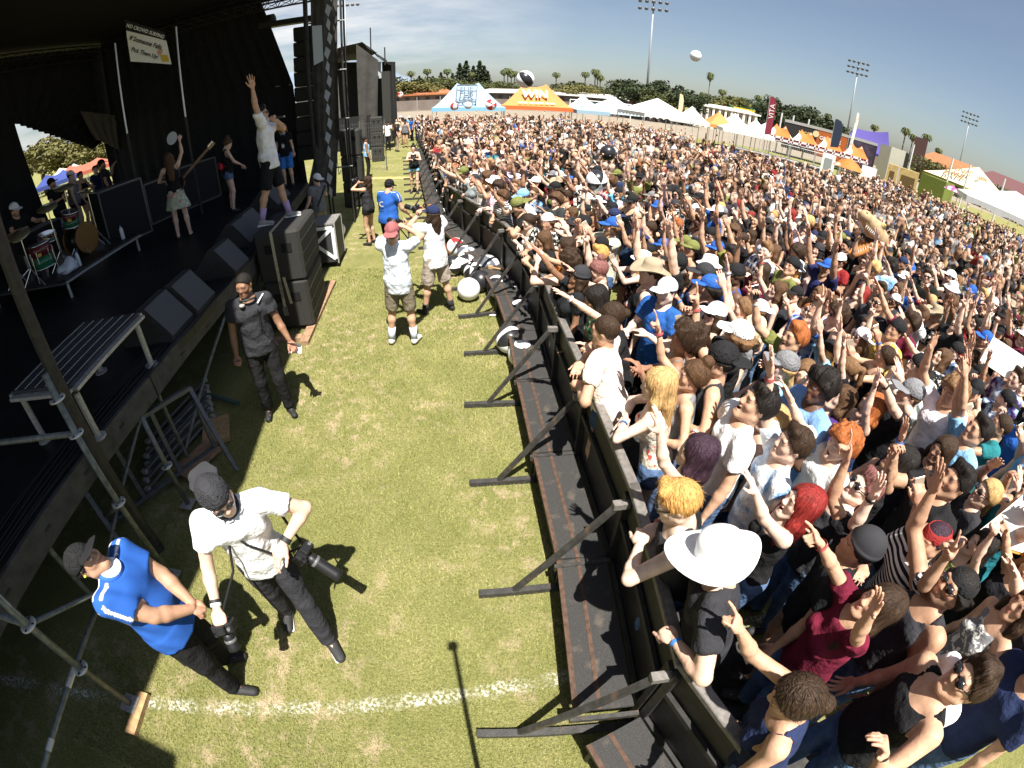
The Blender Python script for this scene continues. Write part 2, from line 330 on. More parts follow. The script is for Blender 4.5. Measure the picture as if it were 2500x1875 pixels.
# ---- hands: canonical right hand, wrist at origin, fingers along +Z, palm facing -Y, thumb towards -X
_hands = {}
HP = {'open': ((5,6,4),(4,5,3),(5,6,5),(8,8,6),(-14,-4,4,10), 34), 'flat': ((4,4,3),(3,4,3),(4,4,3),(6,6,4),(-4,-1,2,5), 22),
      'relax': ((22,28,15),(28,34,20),(34,38,22),(38,40,24),(-5,-1,3,7), 25), 'fist': ((82,98,60),(85,100,62),(86,100,62),(84,98,60),(0,0,0,0), -8),
      'horns': ((6,8,5),(84,98,60),(86,98,60),(8,10,6),(-9,0,0,12), -6), 'point': ((5,8,5),(80,95,60),(84,98,60),(84,98,60),(-3,0,0,0), 0),
      'peace': ((5,6,4),(5,6,4),(84,98,60),(84,98,60),(-12,9,0,0), -6), 'hold': ((40,50,25),(42,52,28),(44,54,30),(46,54,30),(-6,-2,2,6), 20),
      'grip': ((58,70,35),(60,72,38),(62,74,40),(62,72,40),(-2,0,1,3), 8)}
def hand(pose, h, mirror=False):
    key = (pose, h, mirror)
    if key in _hands: return _hands[key]
    P = HP[pose]
    g = Field((-.11,-.12,-.05), (.09,.05,.205), h)
    g.cone((0,0,-.05), (0,0,.01), .026, .0255, k=.01, flat=((0,1,0),1.25))
    g.ell((0,-.002,.052), (.043,.0165,.05), k=.015); g.cone((-.028,-.002,.045), (-.028,-.002,.08), .013, .012, k=.012); g.cone((.028,-.002,.045), (.03,-.002,.076), .012, .011, k=.012)
    g.ell((-.028,-.012,.035), (.017,.014,.03), rot('y', -18), k=.015)
    bx = (-.03,-.0105,.0095,.0285); bz = (.09,.095,.09,.08); L = ((.044,.027,.021),(.048,.031,.022),(.045,.029,.021),(.036,.022,.019)); rr = (.0092,.0095,.009,.008)
    for i in range(4):
        p = V(bx[i], -.003, bz[i]-.012); ang = 0; sp = rot('y', P[4][i])
        for j in range(3):
            ang += P[i][j]; d = sp@V(0, -math.sin(math.radians(ang)), math.cos(math.radians(ang)))
            q = p+d*(L[i][j]+(.012 if j == 0 else 0)); r = rr[i]*(1.05-.08*j)
            g.cone(p, q, r, r*.93, k=.006 if j else .01); p = q
    t = P[5]; p = V(-.026,-.01,.022)
    if t > -5:
        d0 = unit(V(-math.sin(math.radians(t+14)), -.28, math.cos(math.radians(t+14)))); q = p+d0*.048; g.cone(p, q, .0135, .011, k=.012)
        d1 = unit(V(-math.sin(math.radians(max(t-6,0))), -.3, math.cos(math.radians(t-6)))); q2 = q+d1*.03; g.cone(q, q2, .0105, .0095, k=.006); g.cone(q2, q2+d1*.022, .0095, .0082, k=.005)
    else:
        q = V(-.042,-.03,.058); g.cone(p, q, .0135, .011, k=.012); q2 = V(-.018,-.046,.078); g.cone(q, q2, .0105, .0098, k=.006); g.cone(q2, q2+V(.018,-.004,.006), .0096, .0085, k=.005)
    v, f = g.mesh()
    if mirror: v = v*[-1,1,1]; f = f[:, ::-1]
    _hands[key] = (v, f); return _hands[key]
def frame(z, y):                      # rotation whose Z axis is z and whose -Y (palm) looks towards y
    z = unit(z); y = unit(-np.asarray(y)+z*(np.asarray(y)@z)); x = np.cross(y, z); return np.stack([x, y, z], 1)
def direc(az, el, side):              # side -1 left, +1 right; az 0 forward, 90 outwards
    a, e = math.radians(az), math.radians(el); return V(side*math.sin(a)*math.cos(e), math.cos(a)*math.cos(e), math.sin(e))
# ---- the whole body. pose keys: lean(fwd,side,twist) head(yaw,pitch,roll) L/R=(az1,el1,az2,el2,hand,palm) legs
def person_geo(pose, h=.013, hh=.005, hd=.0055, fem=False, fat=1., H=1.75, face='m', top='tee', bottom='long', seed=0, legs=True, sleeve=.55, hem=None, cloth=True, ripple=.004):
    s = H/1.75; sw = .165 if fem else .19; hw = .095 if fem else .088
    lf, ls, lt = pose.get('lean', (0,0,0)); piv = V(0,0,.95)
    T = rot('z', lt)@rot('y', ls)@rot('x', -lf)
    U = lambda *p: T@(V(*p)-piv)+piv
    off = V(*pose.get('shift', (0,0,0)))
    N = U(0,-.015,1.485); hy, hp, hr = pose.get('head', (0,0,0)); HR = T@rot('z', hy)@rot('x', hp)@rot('y', hr)
    arms = {}
    for sd, nm in ((-1,'L'), (1,'R')):
        a = pose.get(nm, (70,-80,40,-70,'relax',0)); l1, l2 = (.285, .25) if not fem else (.27, .235)
        if a[0] == 'ik':                   # reach for a point: ('ik', wrist, elbow side, hand, palm), right-hand coordinates
            S = U(sd*sw, -.005, 1.44); Tg = V(sd*a[1][0], a[1][1], a[1][2]); d = Tg-S; D = min(np.linalg.norm(d), l1+l2-.01); u_ = unit(d); k_ = (l1*l1-l2*l2+D*D)/(2*D); pl_ = V(sd*a[2][0], a[2][1], a[2][2]); pl_ = unit(pl_-u_*(pl_@u_))
            E = S+u_*k_+pl_*math.sqrt(max(l1*l1-k_*k_, 0)); W = S+u_*D; arms[nm] = (S, E, W, unit(W-E), a[3], a[4], sd); continue
        d1, d2 = direc(a[0], a[1], sd), direc(a[2], a[3], sd)
        up = max(0, d1[2]); S = U(sd*(sw-.012*up), -.005, 1.435+.05*up)
        E = S+d1*l1; W = E+d2*l2
        arms[nm] = (S, E, W, d2, a[4], a[5], sd)
    st = pose.get('legs', (.11, 0, .11, 0)); legp = {}
    for sd, x, y in ((-1, st[0], st[1]), (1, st[2], st[3])):
        hip = V(sd*hw, 0, .93); an = V(sd*x, y-.02, .085+pose.get('lift', 0)); d = an-hip; L = np.linalg.norm(d); bend = math.sqrt(max((.85/2)**2-(L/2)**2, 0))
        kn = (hip+an)/2+V(0, .012+min(bend,.3), .0)
        if len(st) > 4: kn = kn+V(*st[4 if sd < 0 else 5])
        legp[sd] = (hip, kn, an)
    pts = [U(0,0,1.6)+HR@V(0,0,.1)]+[p for a in arms.values() for p in a[:3]]+[p for l in legp.values() for p in l]
    lo = np.min(pts, 0)-.2; hi = np.max(pts, 0)+.2; lo[2] = 0 if legs else .7
    lo = np.minimum(lo, (-.32,-.28,lo[2])); hi = np.maximum(hi, (.32,.3,1.6))
    def torso(g, e, neck=True, loose=0):
        fx = fat
        g.ell(U(0,-.005,1.3), (.155*(.92 if fem else 1)*fx**.5+e, .105*fx+e, .2+e), T, k=.04)
        g.ell(U(0,.006+.035*(fx-1),1.1), ((.118 if fem else .138)*fx+e+loose*.5, .095*fx**1.3+e+loose, .17+e), T, k=.06)
        g.ell(U(0,-.012,.965), ((.168 if fem else .158)*fx+e+loose*.4, .118*fx+e+loose*.6, .13+e), T, k=.06)
        for sd in (-1,1):
            if fem: g.ell(U(sd*.07,.085*fx,1.285), .058*fx+e, T, k=.035)
            else: g.ell(U(sd*.07,.06,1.34), (.085+e,.05+e,.07+e), T, k=.04)
            g.cone(U(sd*.02,-.02,1.47), arms['L' if sd < 0 else 'R'][0]-V(sd*.03,0,0), .046+e, .05+e*.8, k=.04)
    def arm(g, nm, e, upto=1., k=.03):
        S, E, W = arms[nm][:3]; m = fat**.7*(.86 if fem else 1)
        if upto >= 1:
            g.cone(S, E, .054*m+e, .041*m+e, k=.05); b = E+(W-E)*.3
            g.cone(E, b, .038*m+e, .042*m+e, k=.02); g.cone(b, W+(W-E)*.02, .042*m+e, .0265*m+e, k=.02)
        else: g.cone(S, S+(E-S)*upto, .056*m+e, (.054-.012*upto)*m+e+.006, k=.05, cap='b')
    g = Field(lo, hi, h)
    torso(g, 0)
    g.cone(N-T@V(0,0,.05), N+HR@V(0,-.01,.07), .062*fat**.5 if not fem else .053, .052 if not fem else .045, k=.03)
    for nm in 'LR': arm(g, nm, 0)
    if legs:
        for sd in (-1,1):
            hp_, kn, an = legp[sd]; g.cone(hp_, kn, .088*fat, .055*fat**.6, k=.04); b = kn+(an-kn)*.3-V(0,.012,0)
            g.cone(kn, b, .05, .055*fat**.6, k=.03); g.cone(b, an, .053*fat**.6, .036, k=.03); g.cone(an-V(0,.02,.03), an+V(sd*.02,.13,-.05), .035, .03, k=.03)
    v, f = g.mesh(); col = np.zeros((len(v),4)); col[:, :3] = 1
    hv, hf, hc = head(face, hd); out = {}
    hs = pose.get('hs', 1.); out['hs'] = hs; parts = [(v*s, f), ((hv@HR.T*hs+N)*s, hf)]; cols = [col, hc]
    for nm in 'LR':
        S, E, W, d2, hpz, pr, sd = arms[nm]
        ref = V(0,0,-1) if abs(d2[2]) < .8 else V(0,1,0)
        if isinstance(pr, (tuple, list)): y = V(*pr)
        else: y = ref; y = unit(y-d2*(y@d2)); y = y*math.cos(math.radians(pr))+np.cross(d2, y)*math.sin(math.radians(pr))*sd
        Rm = frame(d2, y); hv2, hf2 = hand(hpz, hh, mirror=(sd < 0)); sc = .92 if fem else 1.02
        parts.append(((hv2@Rm.T*sc+W)*s, hf2)); cc = np.zeros((len(hv2),4)); cc[:, :3] = (.62,.25,.2); cc[:,3] = .15; cols.append(cc)
        out['wrist'+nm] = (W*s, Rm)
    bv, bf = join(parts); bc = np.concatenate(cols)
    if cloth and top:
        hid = np.zeros(len(bv), bool); z = bv[:,2]/s; r_ = np.hypot(bv[:,0], bv[:,1])
        if legs and bottom == 'long': hid |= (z < .9) & (z > .2)
        hid |= (z < 1.34) & (z > (.98 if top != 'crop' else 1.2)) & (np.abs((bv/s-np.array(U(0,0,1.2)))@(T@V(1,0,0))) < .17) & (np.arange(len(bv)) < len(v))
        for nm in 'LR':
            a_, b_ = arms[nm][1]*s, arms[nm][2]*s+(arms[nm][2]-arms[nm][1])*s*.9; d_ = b_-a_; t_ = np.clip(((bv-a_)@d_)/(d_@d_), 0, 1); hid &= np.linalg.norm(bv-a_-t_[:,None]*d_, axis=1) > .09*s
        bv, bf, bc = cluster(bv, bf, bc, hid, .05)
    out['body'] = (bv, bf, bc)
    out['head'] = (N*s, HR); out['s'] = s; out['arms'] = {k: [p*s for p in a[:3]] for k, a in arms.items()}; out['legs'] = {k: [p*s for p in a] for k, a in legp.items()}
    out['T'] = T; out['U'] = lambda *p: U(*p)*s
    if not cloth: return out
    if top:
        l2 = lo.copy(); l2[2] = .7; h2 = hi.copy(); g = Field(l2, h2, h)
        e = .011 if top in ('tank','crop','strap') else .015
        hm = hem if hem is not None else {'tank': .9,'crop': 1.12,'strap': .95}.get(top, .86)
        torso(g, e, loose=.0 if top in ('crop','strap') else .016)
        if hm < .95: g.cone(U(0,-.005,1.3), U(0,0,hm), .15*fat**.7+.012, .158*fat+.014, k=.03, flat=((T@V(0,1,0)),1.36), cap='ab')
        if hm < .95: g.cone(U(0,0,1.0), U(0,0,hm-.02), (.15 if fem else .152)*fat+.022, (.158 if fem else .157)*fat+.028, k=.03, flat=((T@V(0,1,0)),1.3), cap='ab')
        if top in ('tee','long'):
            for nm in 'LR':
                if top == 'long': arm(g, nm, .012, 1.)
                else: arm(g, nm, .017, sleeve)
        else:
            for nm in 'LR': g.cone(arms[nm][0]+V(0,0,.0), arms[nm][0]+(arms[nm][1]-arms[nm][0])*.5, .075*fat**.5 if top == 'tank' else .085, .085, k=.01, op='s')
        if ripple: g.ripple(ripple*1.6, seed, f=46., st=(1,1,.6))
        g.cut(T@V(0,0,1), float((T@V(0,0,1))@U(0,0,hm)))
        nr = {'tee': .075,'long': .075,'tank': .1,'crop': .1,'strap': .125}[top]
        g.ell(U(0,.03 if top == 'tee' else .05,1.505+(.02 if top in ('tee','long') else 0)), (nr+.012,nr+.01,nr if top != 'strap' else .13), T, k=.008, op='s')
        if top == 'long':
            for nm in 'LR': W = arms[nm][2]; d = arms[nm][3]; g.ell(W+d*.05, .062, k=.004, op='s')
        a, b = g.mesh(); out['top'] = (a*s, b)
    if bottom and legs:
        l2 = lo.copy(); h2 = hi.copy(); h2[2] = 1.15; g = Field(l2, h2, h*(1.7 if bottom == 'long' and h > .0128 else 1))
        e = .012 if bottom in ('long',) else .01
        g.ell(V(0,-.012,.955), ((.168 if fem else .158)*fat+e, .118*fat+e, .12+e), k=.05)
        if bottom == 'skirt': g.cone((0,0,1.0), (0,0,.62), .15*fat, .27, k=.04, flat=((0,1,0),1.15), cap='b')
        else:
            fr = {'long': 1., 'shorts': .95, 'hot': .3}[bottom]
            for sd in (-1,1):
                hp_, kn, an = legp[sd]
                if bottom == 'long':
                    g.cone(hp_, kn, .09*fat+e, .062*fat+e, k=.04); g.cone(kn, an-V(0,0,.01), .062+e, .052+e, k=.03, cap='b')
                else: g.cone(hp_, hp_+(kn-hp_)*fr, .092*fat+e, (.085 if bottom == 'shorts' else .095)*fat+e, k=.04, cap='b')
        if ripple: g.ripple(ripple*1.2, seed+7, f=30)
        g.cut((0,0,-1), -1.02)
        a, b = g.mesh(); out['bottom'] = (a*s, b)
    if legs:
        out['shoes'] = []
        for sd in (-1,1):
            an = legp[sd][2]; g = Field(an-V(.12,.16,.12), an+V(.12,.26,.08), max(h*1.15, .014))
            t = an+V(sd*.03,.15,-.058)
            g.cone(an-V(0,.025,.035), t, .045, .04, k=.03, flat=((0,0,1),1.15)).cone(an, an-V(0,0,.03), .042, .045, k=.02)
            g.cut((0,0,1), .005); a, b = g.mesh(); out['shoes'].append((a*s, b))
    return out
# ---- hair and headgear, canonical in head space
_hair = {}
def hair(kind, h=.0065):
    key = (kind, h)
    if key in _hair: return _hair[key]
    g = Field((-.2,-.28,-.36), (.2,.2,.37), h); R = np.random.RandomState(sum(map(ord, kind)))
    e = {'buzz': .006, 'short': .013, 'quiff': .014, 'curly': .034, 'afro': .055}.get(kind, .016)
    g.ell((0,-.008,.174), (.076+e,.096+e,.092+e), k=.01)
    if kind in ('short','quiff','curly'): g.cone((-.04,.06,.25), (.04,.06,.25), .02+e*.5, .02+e*.5, k=.03)
    if kind == 'quiff': g.cone((0,.08,.262), (0,0,.278), .028, .03, k=.03)
    if kind == 'curly' or kind == 'afro': g.ripple(.022, 3, f=110, st=(1,1,1))
    if kind in ('long','wavy','bob'):
        zb = {'long': -.2, 'wavy': -.24, 'bob': .0}[kind]
        for sd in (-1,1):
            g.cone((sd*.06,-.02,.2), (sd*.085,.0,.06), .04, .04, k=.03); g.cone((sd*.085,-.0,.06), (sd*.09,-.03 if kind == 'bob' else .02,zb+.03), .038, .022, k=.03)
        g.cone((0,-.06,.2), (0,-.085,.03), .075, .075, k=.04, flat=((0,1,0),1.4)); g.cone((0,-.085,.03), (0,-.115 if kind != 'bob' else -.08,zb), .085, .06 if kind != 'bob' else .07, k=.04, flat=((0,1,0),1.9))
    if kind == 'pony':
        g.cone((0,-.09,.2), (0,-.155,.19), .03, .034, k=.02); g.cone((0,-.155,.19), (0,-.165,.05), .036, .03, k=.02); g.cone((0,-.165,.05), (0,-.15,-.09), .03, .012, k=.02)
    if kind == 'lowpony': g.cone((0,-.085,.1), (0,-.115,.03), .035, .03, k=.02); g.cone((0,-.115,.03), (0,-.13,-.14), .032, .014, k=.02)
    if kind == 'bun': g.ell((0,-.055,.287), .047, k=.012)
    if kind == 'lowbun': g.ell((0,-.115,.15), .042, k=.015)
    if kind == 'mohawk':
        for y in np.linspace(-.07,.05,6): g.cone((0,y,.25), (0,y*1.15,.31), .018, .012, k=.02)
    # face opening
    if kind in ('buzz','short','quiff','mohawk','bun','lowbun','pony','lowpony','curly','afro'):
        q = g.blk(V(-.2,-.28,-.36), V(.2,.2,.37), 0); sl, X, Y, Z = q
        drop = 0 if kind not in ('curly','afro') else -.02
        keep = np.maximum((.128+drop)-(Z-.92*Y), .03-Z-.5*(Y < -.05))+0*X
        m = (Y > -.1)
        g.F = np.where(m, np.maximum(g.F, keep.astype(np.float32)), g.F)
        if kind not in ('pony','lowpony','lowbun'): g.F = np.maximum(g.F, (.05-Z+0*X+0*Y).astype(np.float32))
    else: g.ell((0,.11,.1), (.064,.085,.112), k=.02, op='s'); g.ell((0,.02,.0), (.06,.07,.1), k=.02, op='s')
    # strands
    X = g.ax[0][:, None, None]; Y = g.ax[1][None, :, None]; Z = g.ax[2][None, None, :]
    if kind not in ('buzz','curly','afro'):
        phi = np.arctan2(X, Y+.1*(Z-.1)); w = .0016*np.sin(26*phi+5*np.sin(14*Z+3*X))+.0012*np.sin(61*phi+9*Z+4*np.sin(22*Z))+(.004*np.sin(45*Z+6*phi) if kind == 'wavy' else 0)
        g.F = g.F+w.astype(np.float32)
    _hair[key] = g.mesh(); return _hair[key]
_hat = {}
def lathe_np(prof, n=28):
    a = np.linspace(0, 2*np.pi, n, endpoint=False); v = np.array([[r*math.cos(t), r*math.sin(t), z] for r, z in prof for t in a])
    f = [[i*n+j, i*n+(j+1)%n, (i+1)*n+(j+1)%n, (i+1)*n+j] for i in range(len(prof)-1) for j in range(n)]
    return v, np.array(f)
def hat(kind):
    if kind in _hat: return _hat[kind]
    if kind in ('cap','backcap'):
        g = Field((-.13,-.16,.12), (.13,.24,.31), .007)
        g.ell((0,-.006,.19), (.092,.112,.098), k=.01).ell((0,-.006,.19), (.085,.105,.091), k=.0, op='s'); g.cut((0,0,1), .175)
        g.cone((-.045,.1,.178), (.045,.1,.178), .052, .052, k=.012, flat=((0,0,1),6)); g.cone((-.03,.15,.172), (.03,.15,.172), .05, .05, k=.02, flat=((0,0,1),6)); g.ell((0,-.006,.285), (.008,.008,.007), k=.003)
        v, f = g.mesh()
        if kind == 'backcap': v = v*[-1,-1,1]+[0,-.012,.004]
    elif kind == 'beanie':
        g = Field((-.14,-.16,.1), (.14,.15,.34), .007); g.ell((0,-.012,.19), (.092,.113,.118), k=.01); g.cone((0,-.012,.185), (0,-.012,.205), .1, .1, k=.01, flat=((0,1,0),.88), cap='ab'); g.cut((0,-.35,1), .165); v, f = g.mesh()
    elif kind == 'bucket':
        prof = [(.002,.292),(.05,.29),(.08,.278),(.09,.25),(.097,.205),(.1,.198),(.125,.18),(.155,.165),(.157,.16),(.152,.158),(.1,.188),(.09,.2),(.085,.25)]
        v, f = lathe_np(prof); v = v*[1,1.12,1]+[0,-.006,0]
    elif kind == 'sunhat':
        prof = [(.002,.312),(.05,.31),(.08,.298),(.093,.26),(.1,.205),(.106,.195),(.15,.19),(.2,.192),(.232,.2),(.238,.197),(.232,.19),(.15,.18),(.098,.186),(.088,.22)]
        v, f = lathe_np(prof, 40); a = np.arctan2(v[:,0], v[:,1]); r = np.hypot(v[:,0], v[:,1]); v[:,2] += np.maximum(r-.11,0)*.3*np.cos(2*a+.5); k = np.where(r > .11, .11+(r-.11)*(.62+.25*np.cos(a)), r)/np.maximum(r,1e-6); v = v*np.stack([k, k, 1+0*k], 1)*[.8,1.05,1]+[0,-.006,0]
    elif kind == 'straw':
        prof = [(.002,.3),(.05,.302),(.075,.295),(.085,.26),(.094,.205),(.1,.2),(.15,.196),(.19,.2),(.194,.197),(.15,.19),(.095,.19),(.085,.22)]
        v, f = lathe_np(prof, 32); a = np.arctan2(v[:,0], v[:,1]); r = np.hypot(v[:,0], v[:,1]); v[:,2] += np.maximum(r-.1,0)*.5*np.cos(2*a+3.1); v = v*[1,1.12,1]
    elif kind == 'bandana':
        g = Field((-.13,-.17,.14), (.13,.15,.27), .006); g.ell((0,-.008,.174), (.085,.106,.1), k=.01).ell((0,-.008,.174), (.078,.099,.094), k=.0, op='s'); g.cut((0,.12,1), .175); g.cut((0,-.1,-1), -.235); g.cone((0,-.11,.2), (.03,-.15,.16), .018, .012, k=.01); g.cone((0,-.11,.2), (-.02,-.15,.15), .016, .01, k=.01); v, f = g.mesh()
    _hat[kind] = (v, f); return _hat[kind]
_glass = []
def glasses_np():
    if _glass: return _glass[0]
    vs, fs = [], []; n = 0
    def addv(v, f):
        nonlocal n; vs.append(np.array(v, float)); fs.append(np.array(f)+n); n += len(v)
    for sd in (-1,1):
        a = np.linspace(0, 2*np.pi, 14, endpoint=False); o = np.stack([sd*.034+.027*np.cos(a)*(1+.06*np.cos(2*a)), .107-.12*(np.abs(.027*np.cos(a)+.0))**1.2-.25*np.maximum(sd*.027*np.cos(a),0), .145+.021*np.sin(a)], 1)
        c0 = V(sd*.034,.111,.145); b = o-[0,.006,0]; c = c0+(o-c0)*.03; d = c-[0,.006,0]
        f = [[28+i,i,(i+1)%14,28+(i+1)%14] for i in range(14)]+[[42+(i+1)%14,14+(i+1)%14,14+i,42+i] for i in range(14)]+[[i,14+i,14+(i+1)%14,(i+1)%14] for i in range(14)]
        addv(np.concatenate([o, b, c, d]), f)
        p0, p1, p2 = V(sd*.062,.098,.15), V(sd*.08,.0,.155), V(sd*.078,-.015,.142)
        for a_, b_ in ((p0,p1),(p1,p2)):
            q = [a_+V(0,0,z)+V(x,0,0) for x, z in ((-.002,-.003),(.002,-.003),(.002,.003),(-.002,.003))]+[b_+V(0,0,z)+V(x,0,0) for x, z in ((-.002,-.003),(.002,-.003),(.002,.003),(-.002,.003))]
            addv(q, [[0,1,5,4],[1,2,6,5],[2,3,7,6],[3,0,4,7],[3,2,1,0],[4,5,6,7]])
    q = [V(x,.106+y,.15+z) for x in (-.01,.01) for y, z in ((-.002,-.002),(.002,-.002),(.002,.002),(-.002,.002))]
    addv(q, [[0,1,5,4],[1,2,6,5],[2,3,7,6],[3,0,4,7],[3,2,1,0],[4,5,6,7]])
    _glass.append((np.concatenate(vs), np.concatenate(fs))); return _glass[0]

def strands(kind, n, h=.0065, seed=1):            # fine locks that follow the hair surface and break its outline
    v, f = hair(kind, h); nrm = np.zeros_like(v); a, b, c = v[f[:,0]], v[f[:,1]], v[f[:,2]]; fn = np.cross(b-a, c-a)
    for i in range(4): np.add.at(nrm, f[:,i], fn)
    nrm /= np.linalg.norm(nrm, axis=1)[:,None]+1e-9; rs = np.random.RandomState(seed); L = {'short': .035, 'quiff': .04, 'buzz': .012, 'bob': .09, 'long': .12, 'wavy': .12}.get(kind, .06)
    if kind in ('curly','afro'): L = .03
    i = rs.randint(0, len(v), n); p = v[i]+nrm[i]*.002; crown = np.array([0,-.03,.27]); P = [p]; Nn = [nrm[i]]; lift = rs.rand(n)**3*.012
    rd = rs.randn(n,3)*(.2 if kind not in ('curly','afro') else 2.0)
    for st in range(4):
        g = np.array([0,0,-1.])+.6*unit_rows(p-crown)*[1,1,0]+rd; g -= nrm[i]*np.sum(g*nrm[i], 1)[:,None]; g = unit_rows(g); p = p+g*(L/4*(.5+rs.rand(n)))[:,None]
        j = np.empty(n, int)
        for q in range(0, n, 100): j[q:q+100] = np.argmin(((p[q:q+100,None]-v[None])**2).sum(2), 1)
        i = j; p = p+(v[i]+nrm[i]*(.002+lift*(st+1)/2)[:,None]-p)*np.clip(np.sum((v[i]+nrm[i]*.002-p)*nrm[i], 1) > -.02, 0, 1)[:,None]*.6; P.append(p); Nn.append(nrm[i])
    V_, F_ = [], []; w = (.0006+.0009*rs.rand(n))[:,None]
    for st in range(5):
        d = unit_rows(P[min(st+1,4)]-P[max(st-1,0)]); sd = unit_rows(np.cross(d, Nn[st]))*w*(1-.2*st); V_ += [P[st]-sd, P[st]+sd]
    V_ = np.stack(V_, 1).reshape(-1,3); base = np.arange(n)[:,None]*10; F_ = np.concatenate([base+np.array([[2*k,2*k+1,2*k+3,2*k+2]]) for k in range(4)]); return V_, F_
def unit_rows(a): return a/(np.linalg.norm(a, axis=1)[:,None]+1e-9)
def hair_full(kind, h):
    v, f = hair(kind, h)
    if h > .012: return v, f
    v2, f2 = strands(kind, 700 if h < .008 else 200, h); return np.concatenate([v, v2]), np.concatenate([f, f2+len(v)])
# ---------------------------------------------------------------- ground
def chalkmask(n, l, t):                     # paint sprayed on the turf along the field line
    g = n.new('ShaderNodeSeparateXYZ'); l.new(t.outputs['Object'], g.inputs[0])
    def mth(op, a, b): m = n.new('ShaderNodeMath'); m.operation = op; [l.new(v, m.inputs[i]) if hasattr(v, 'links') else setattr(m.inputs[i], 'default_value', v) for i, v in enumerate((a, b))]; return m.outputs[0]
    d = mth('ABSOLUTE', mth('ADD', mth('SUBTRACT', g.outputs[1], mth('MULTIPLY', g.outputs[0], .225)), -1.19), 0.)
    e = mth('ADD', d, mth('MULTIPLY', nnoise(n, l, t, 16, .2, .8), .075)); r = n.new('ShaderNodeMapRange'); r.inputs[1].default_value = .105; r.inputs[2].default_value = .06; l.new(e, r.inputs[0])
    w = mth('MULTIPLY', r.outputs[0], nnoise(n, l, t, 40, .44, .62, 5)); return mth('MULTIPLY', w, nnoise(n, l, t, 3, .34, .62, 4))
def turf(n, l, t, a, b, dk, dr, chalk=True):
    c = nmix(n, l, nnoise(n, l, t, 1.7, .35, .65), a, b); c = nmix(n, l, nnoise(n, l, t, 50, .35, .75, 3), c, dk)
    q = n.new('ShaderNodeMath'); q.operation = 'MULTIPLY'; l.new(nnoise(n, l, t, .6, .43, .6, 3), q.inputs[0]); l.new(nnoise(n, l, t, 5, .5, .62, 9, rough=.75), q.inputs[1]); h_ = n.new('ShaderNodeMath'); h_.operation = 'MULTIPLY'; h_.inputs[1].default_value = .6; l.new(q.outputs[0], h_.inputs[0]); c = nmix(n, l, h_.outputs[0], c, dr)
    return nmix(n, l, chalkmask(n, l, t), c, (.8,.78,.72)) if chalk else c
def grassx(n, l, t, src): return turf(n, l, t, (.2,.2,.07), (.285,.265,.105), (.115,.13,.034), (.5,.375,.26))
GRASS = mat('turf', rough=.95, spec=.1, bump=.9, bscale=120, extra=grassx)
tag(MB().grid(lambda u, v: (-400+800*u, -60+760*v, -.004), 8, 8).build('ground', GRASS), kind='structure')
def blades():
    rs = np.random.RandomState(3); N = 150000
    y = .02+9*rs.rand(N)**1.7; x = -3.3-.06*y+(4.9-.12*y)*rs.rand(N)
    a = rs.rand(N)*6.28; hgt = .012+.024*rs.rand(N); w = .0022+.0012*y/3; la = rs.rand(N)*6.28; ln = hgt*(.3+.9*rs.rand(N))
    v = np.zeros((N,3,3)); v[:,0] = np.stack([x-w*np.cos(a), y-w*np.sin(a), 0*x-.004], 1); v[:,1] = np.stack([x+w*np.cos(a), y+w*np.sin(a), 0*x-.004], 1); v[:,2] = np.stack([x+ln*np.cos(la), y+ln*np.sin(la), hgt], 1)
    return v.reshape(-1,3), np.arange(N*3).reshape(-1,3)
def bladex(n, l, t, src): return turf(n, l, t, (.3,.3,.105), (.42,.39,.16), (.15,.165,.04), (.64,.48,.34))
tag(put('grass', to_mesh('grass', *blades(), mats=[mat('grass_blade', rough=.75, spec=.2, extra=bladex)], smooth=False)), 'short mown turf with dry tan patches in the photo pit', 'grass', kind='stuff')
tag(MB().grid(lambda u, v: (-7+5.5*u, 19.3-.9*u+.5*v, .006), 2, 2).build('path', mat('tan_mat', (.5,.32,.12), .9, noise=.15, nscale=5)), kind='structure')
tag(MB().grid(lambda u, v: (-60+150*u, 52+58*v, .002), 2, 2).build('pavement', mat('dust', (.24,.2,.15), .95, noise=.12, nscale=.6)), kind='structure')
# ---------------------------------------------------------------- crowd barrier
BLACKM = mat('black_paint', (.022,.021,.02), .55, noise=.4, nscale=14, bump=.1, bscale=40)
def wornx(n, l, t, src): return nmix(n, l, nnoise(n, l, t, 7, .53, .66), src, (.1,.065,.04))
WORN = mat('worn_steel', (.042,.04,.037), .5, noise=.35, nscale=18, extra=wornx, bump=.15)
RAIL = mat('rail_steel', (.2,.185,.17), .45, metal=.3, noise=.3, nscale=30)
def treadx(n, l, t, src):
    s = n.new('ShaderNodeTexVoronoi'); s.inputs['Scale'].default_value = 160; l.new(t.outputs['Object'], s.inputs['Vector'])
    return nmix(n, l, nnoise(n, l, t, 6, .58, .7), nmix(n, l, s.outputs['Distance'], (.018,.0175,.017), (.05,.048,.046)), (.085,.07,.055))
TREAD = mat('grip_tread', rough=.8, extra=treadx, bump=.3, bscale=200)
RUST = mat('rust_strip', (.075,.042,.027), .8, noise=.4, nscale=25)
poly = [(1.5,-.28),(.92,.93),(.9,1.2),(.88,1.86),(.83,2.56),(.67,3.5),(.47,5.0),(.33,6.38),(-.08,8.04),(-1.03,10.2),(-1.78,12),(-3.08,17.5),(-4.5,23.5),(-6.4,31),(-7.6,36)]
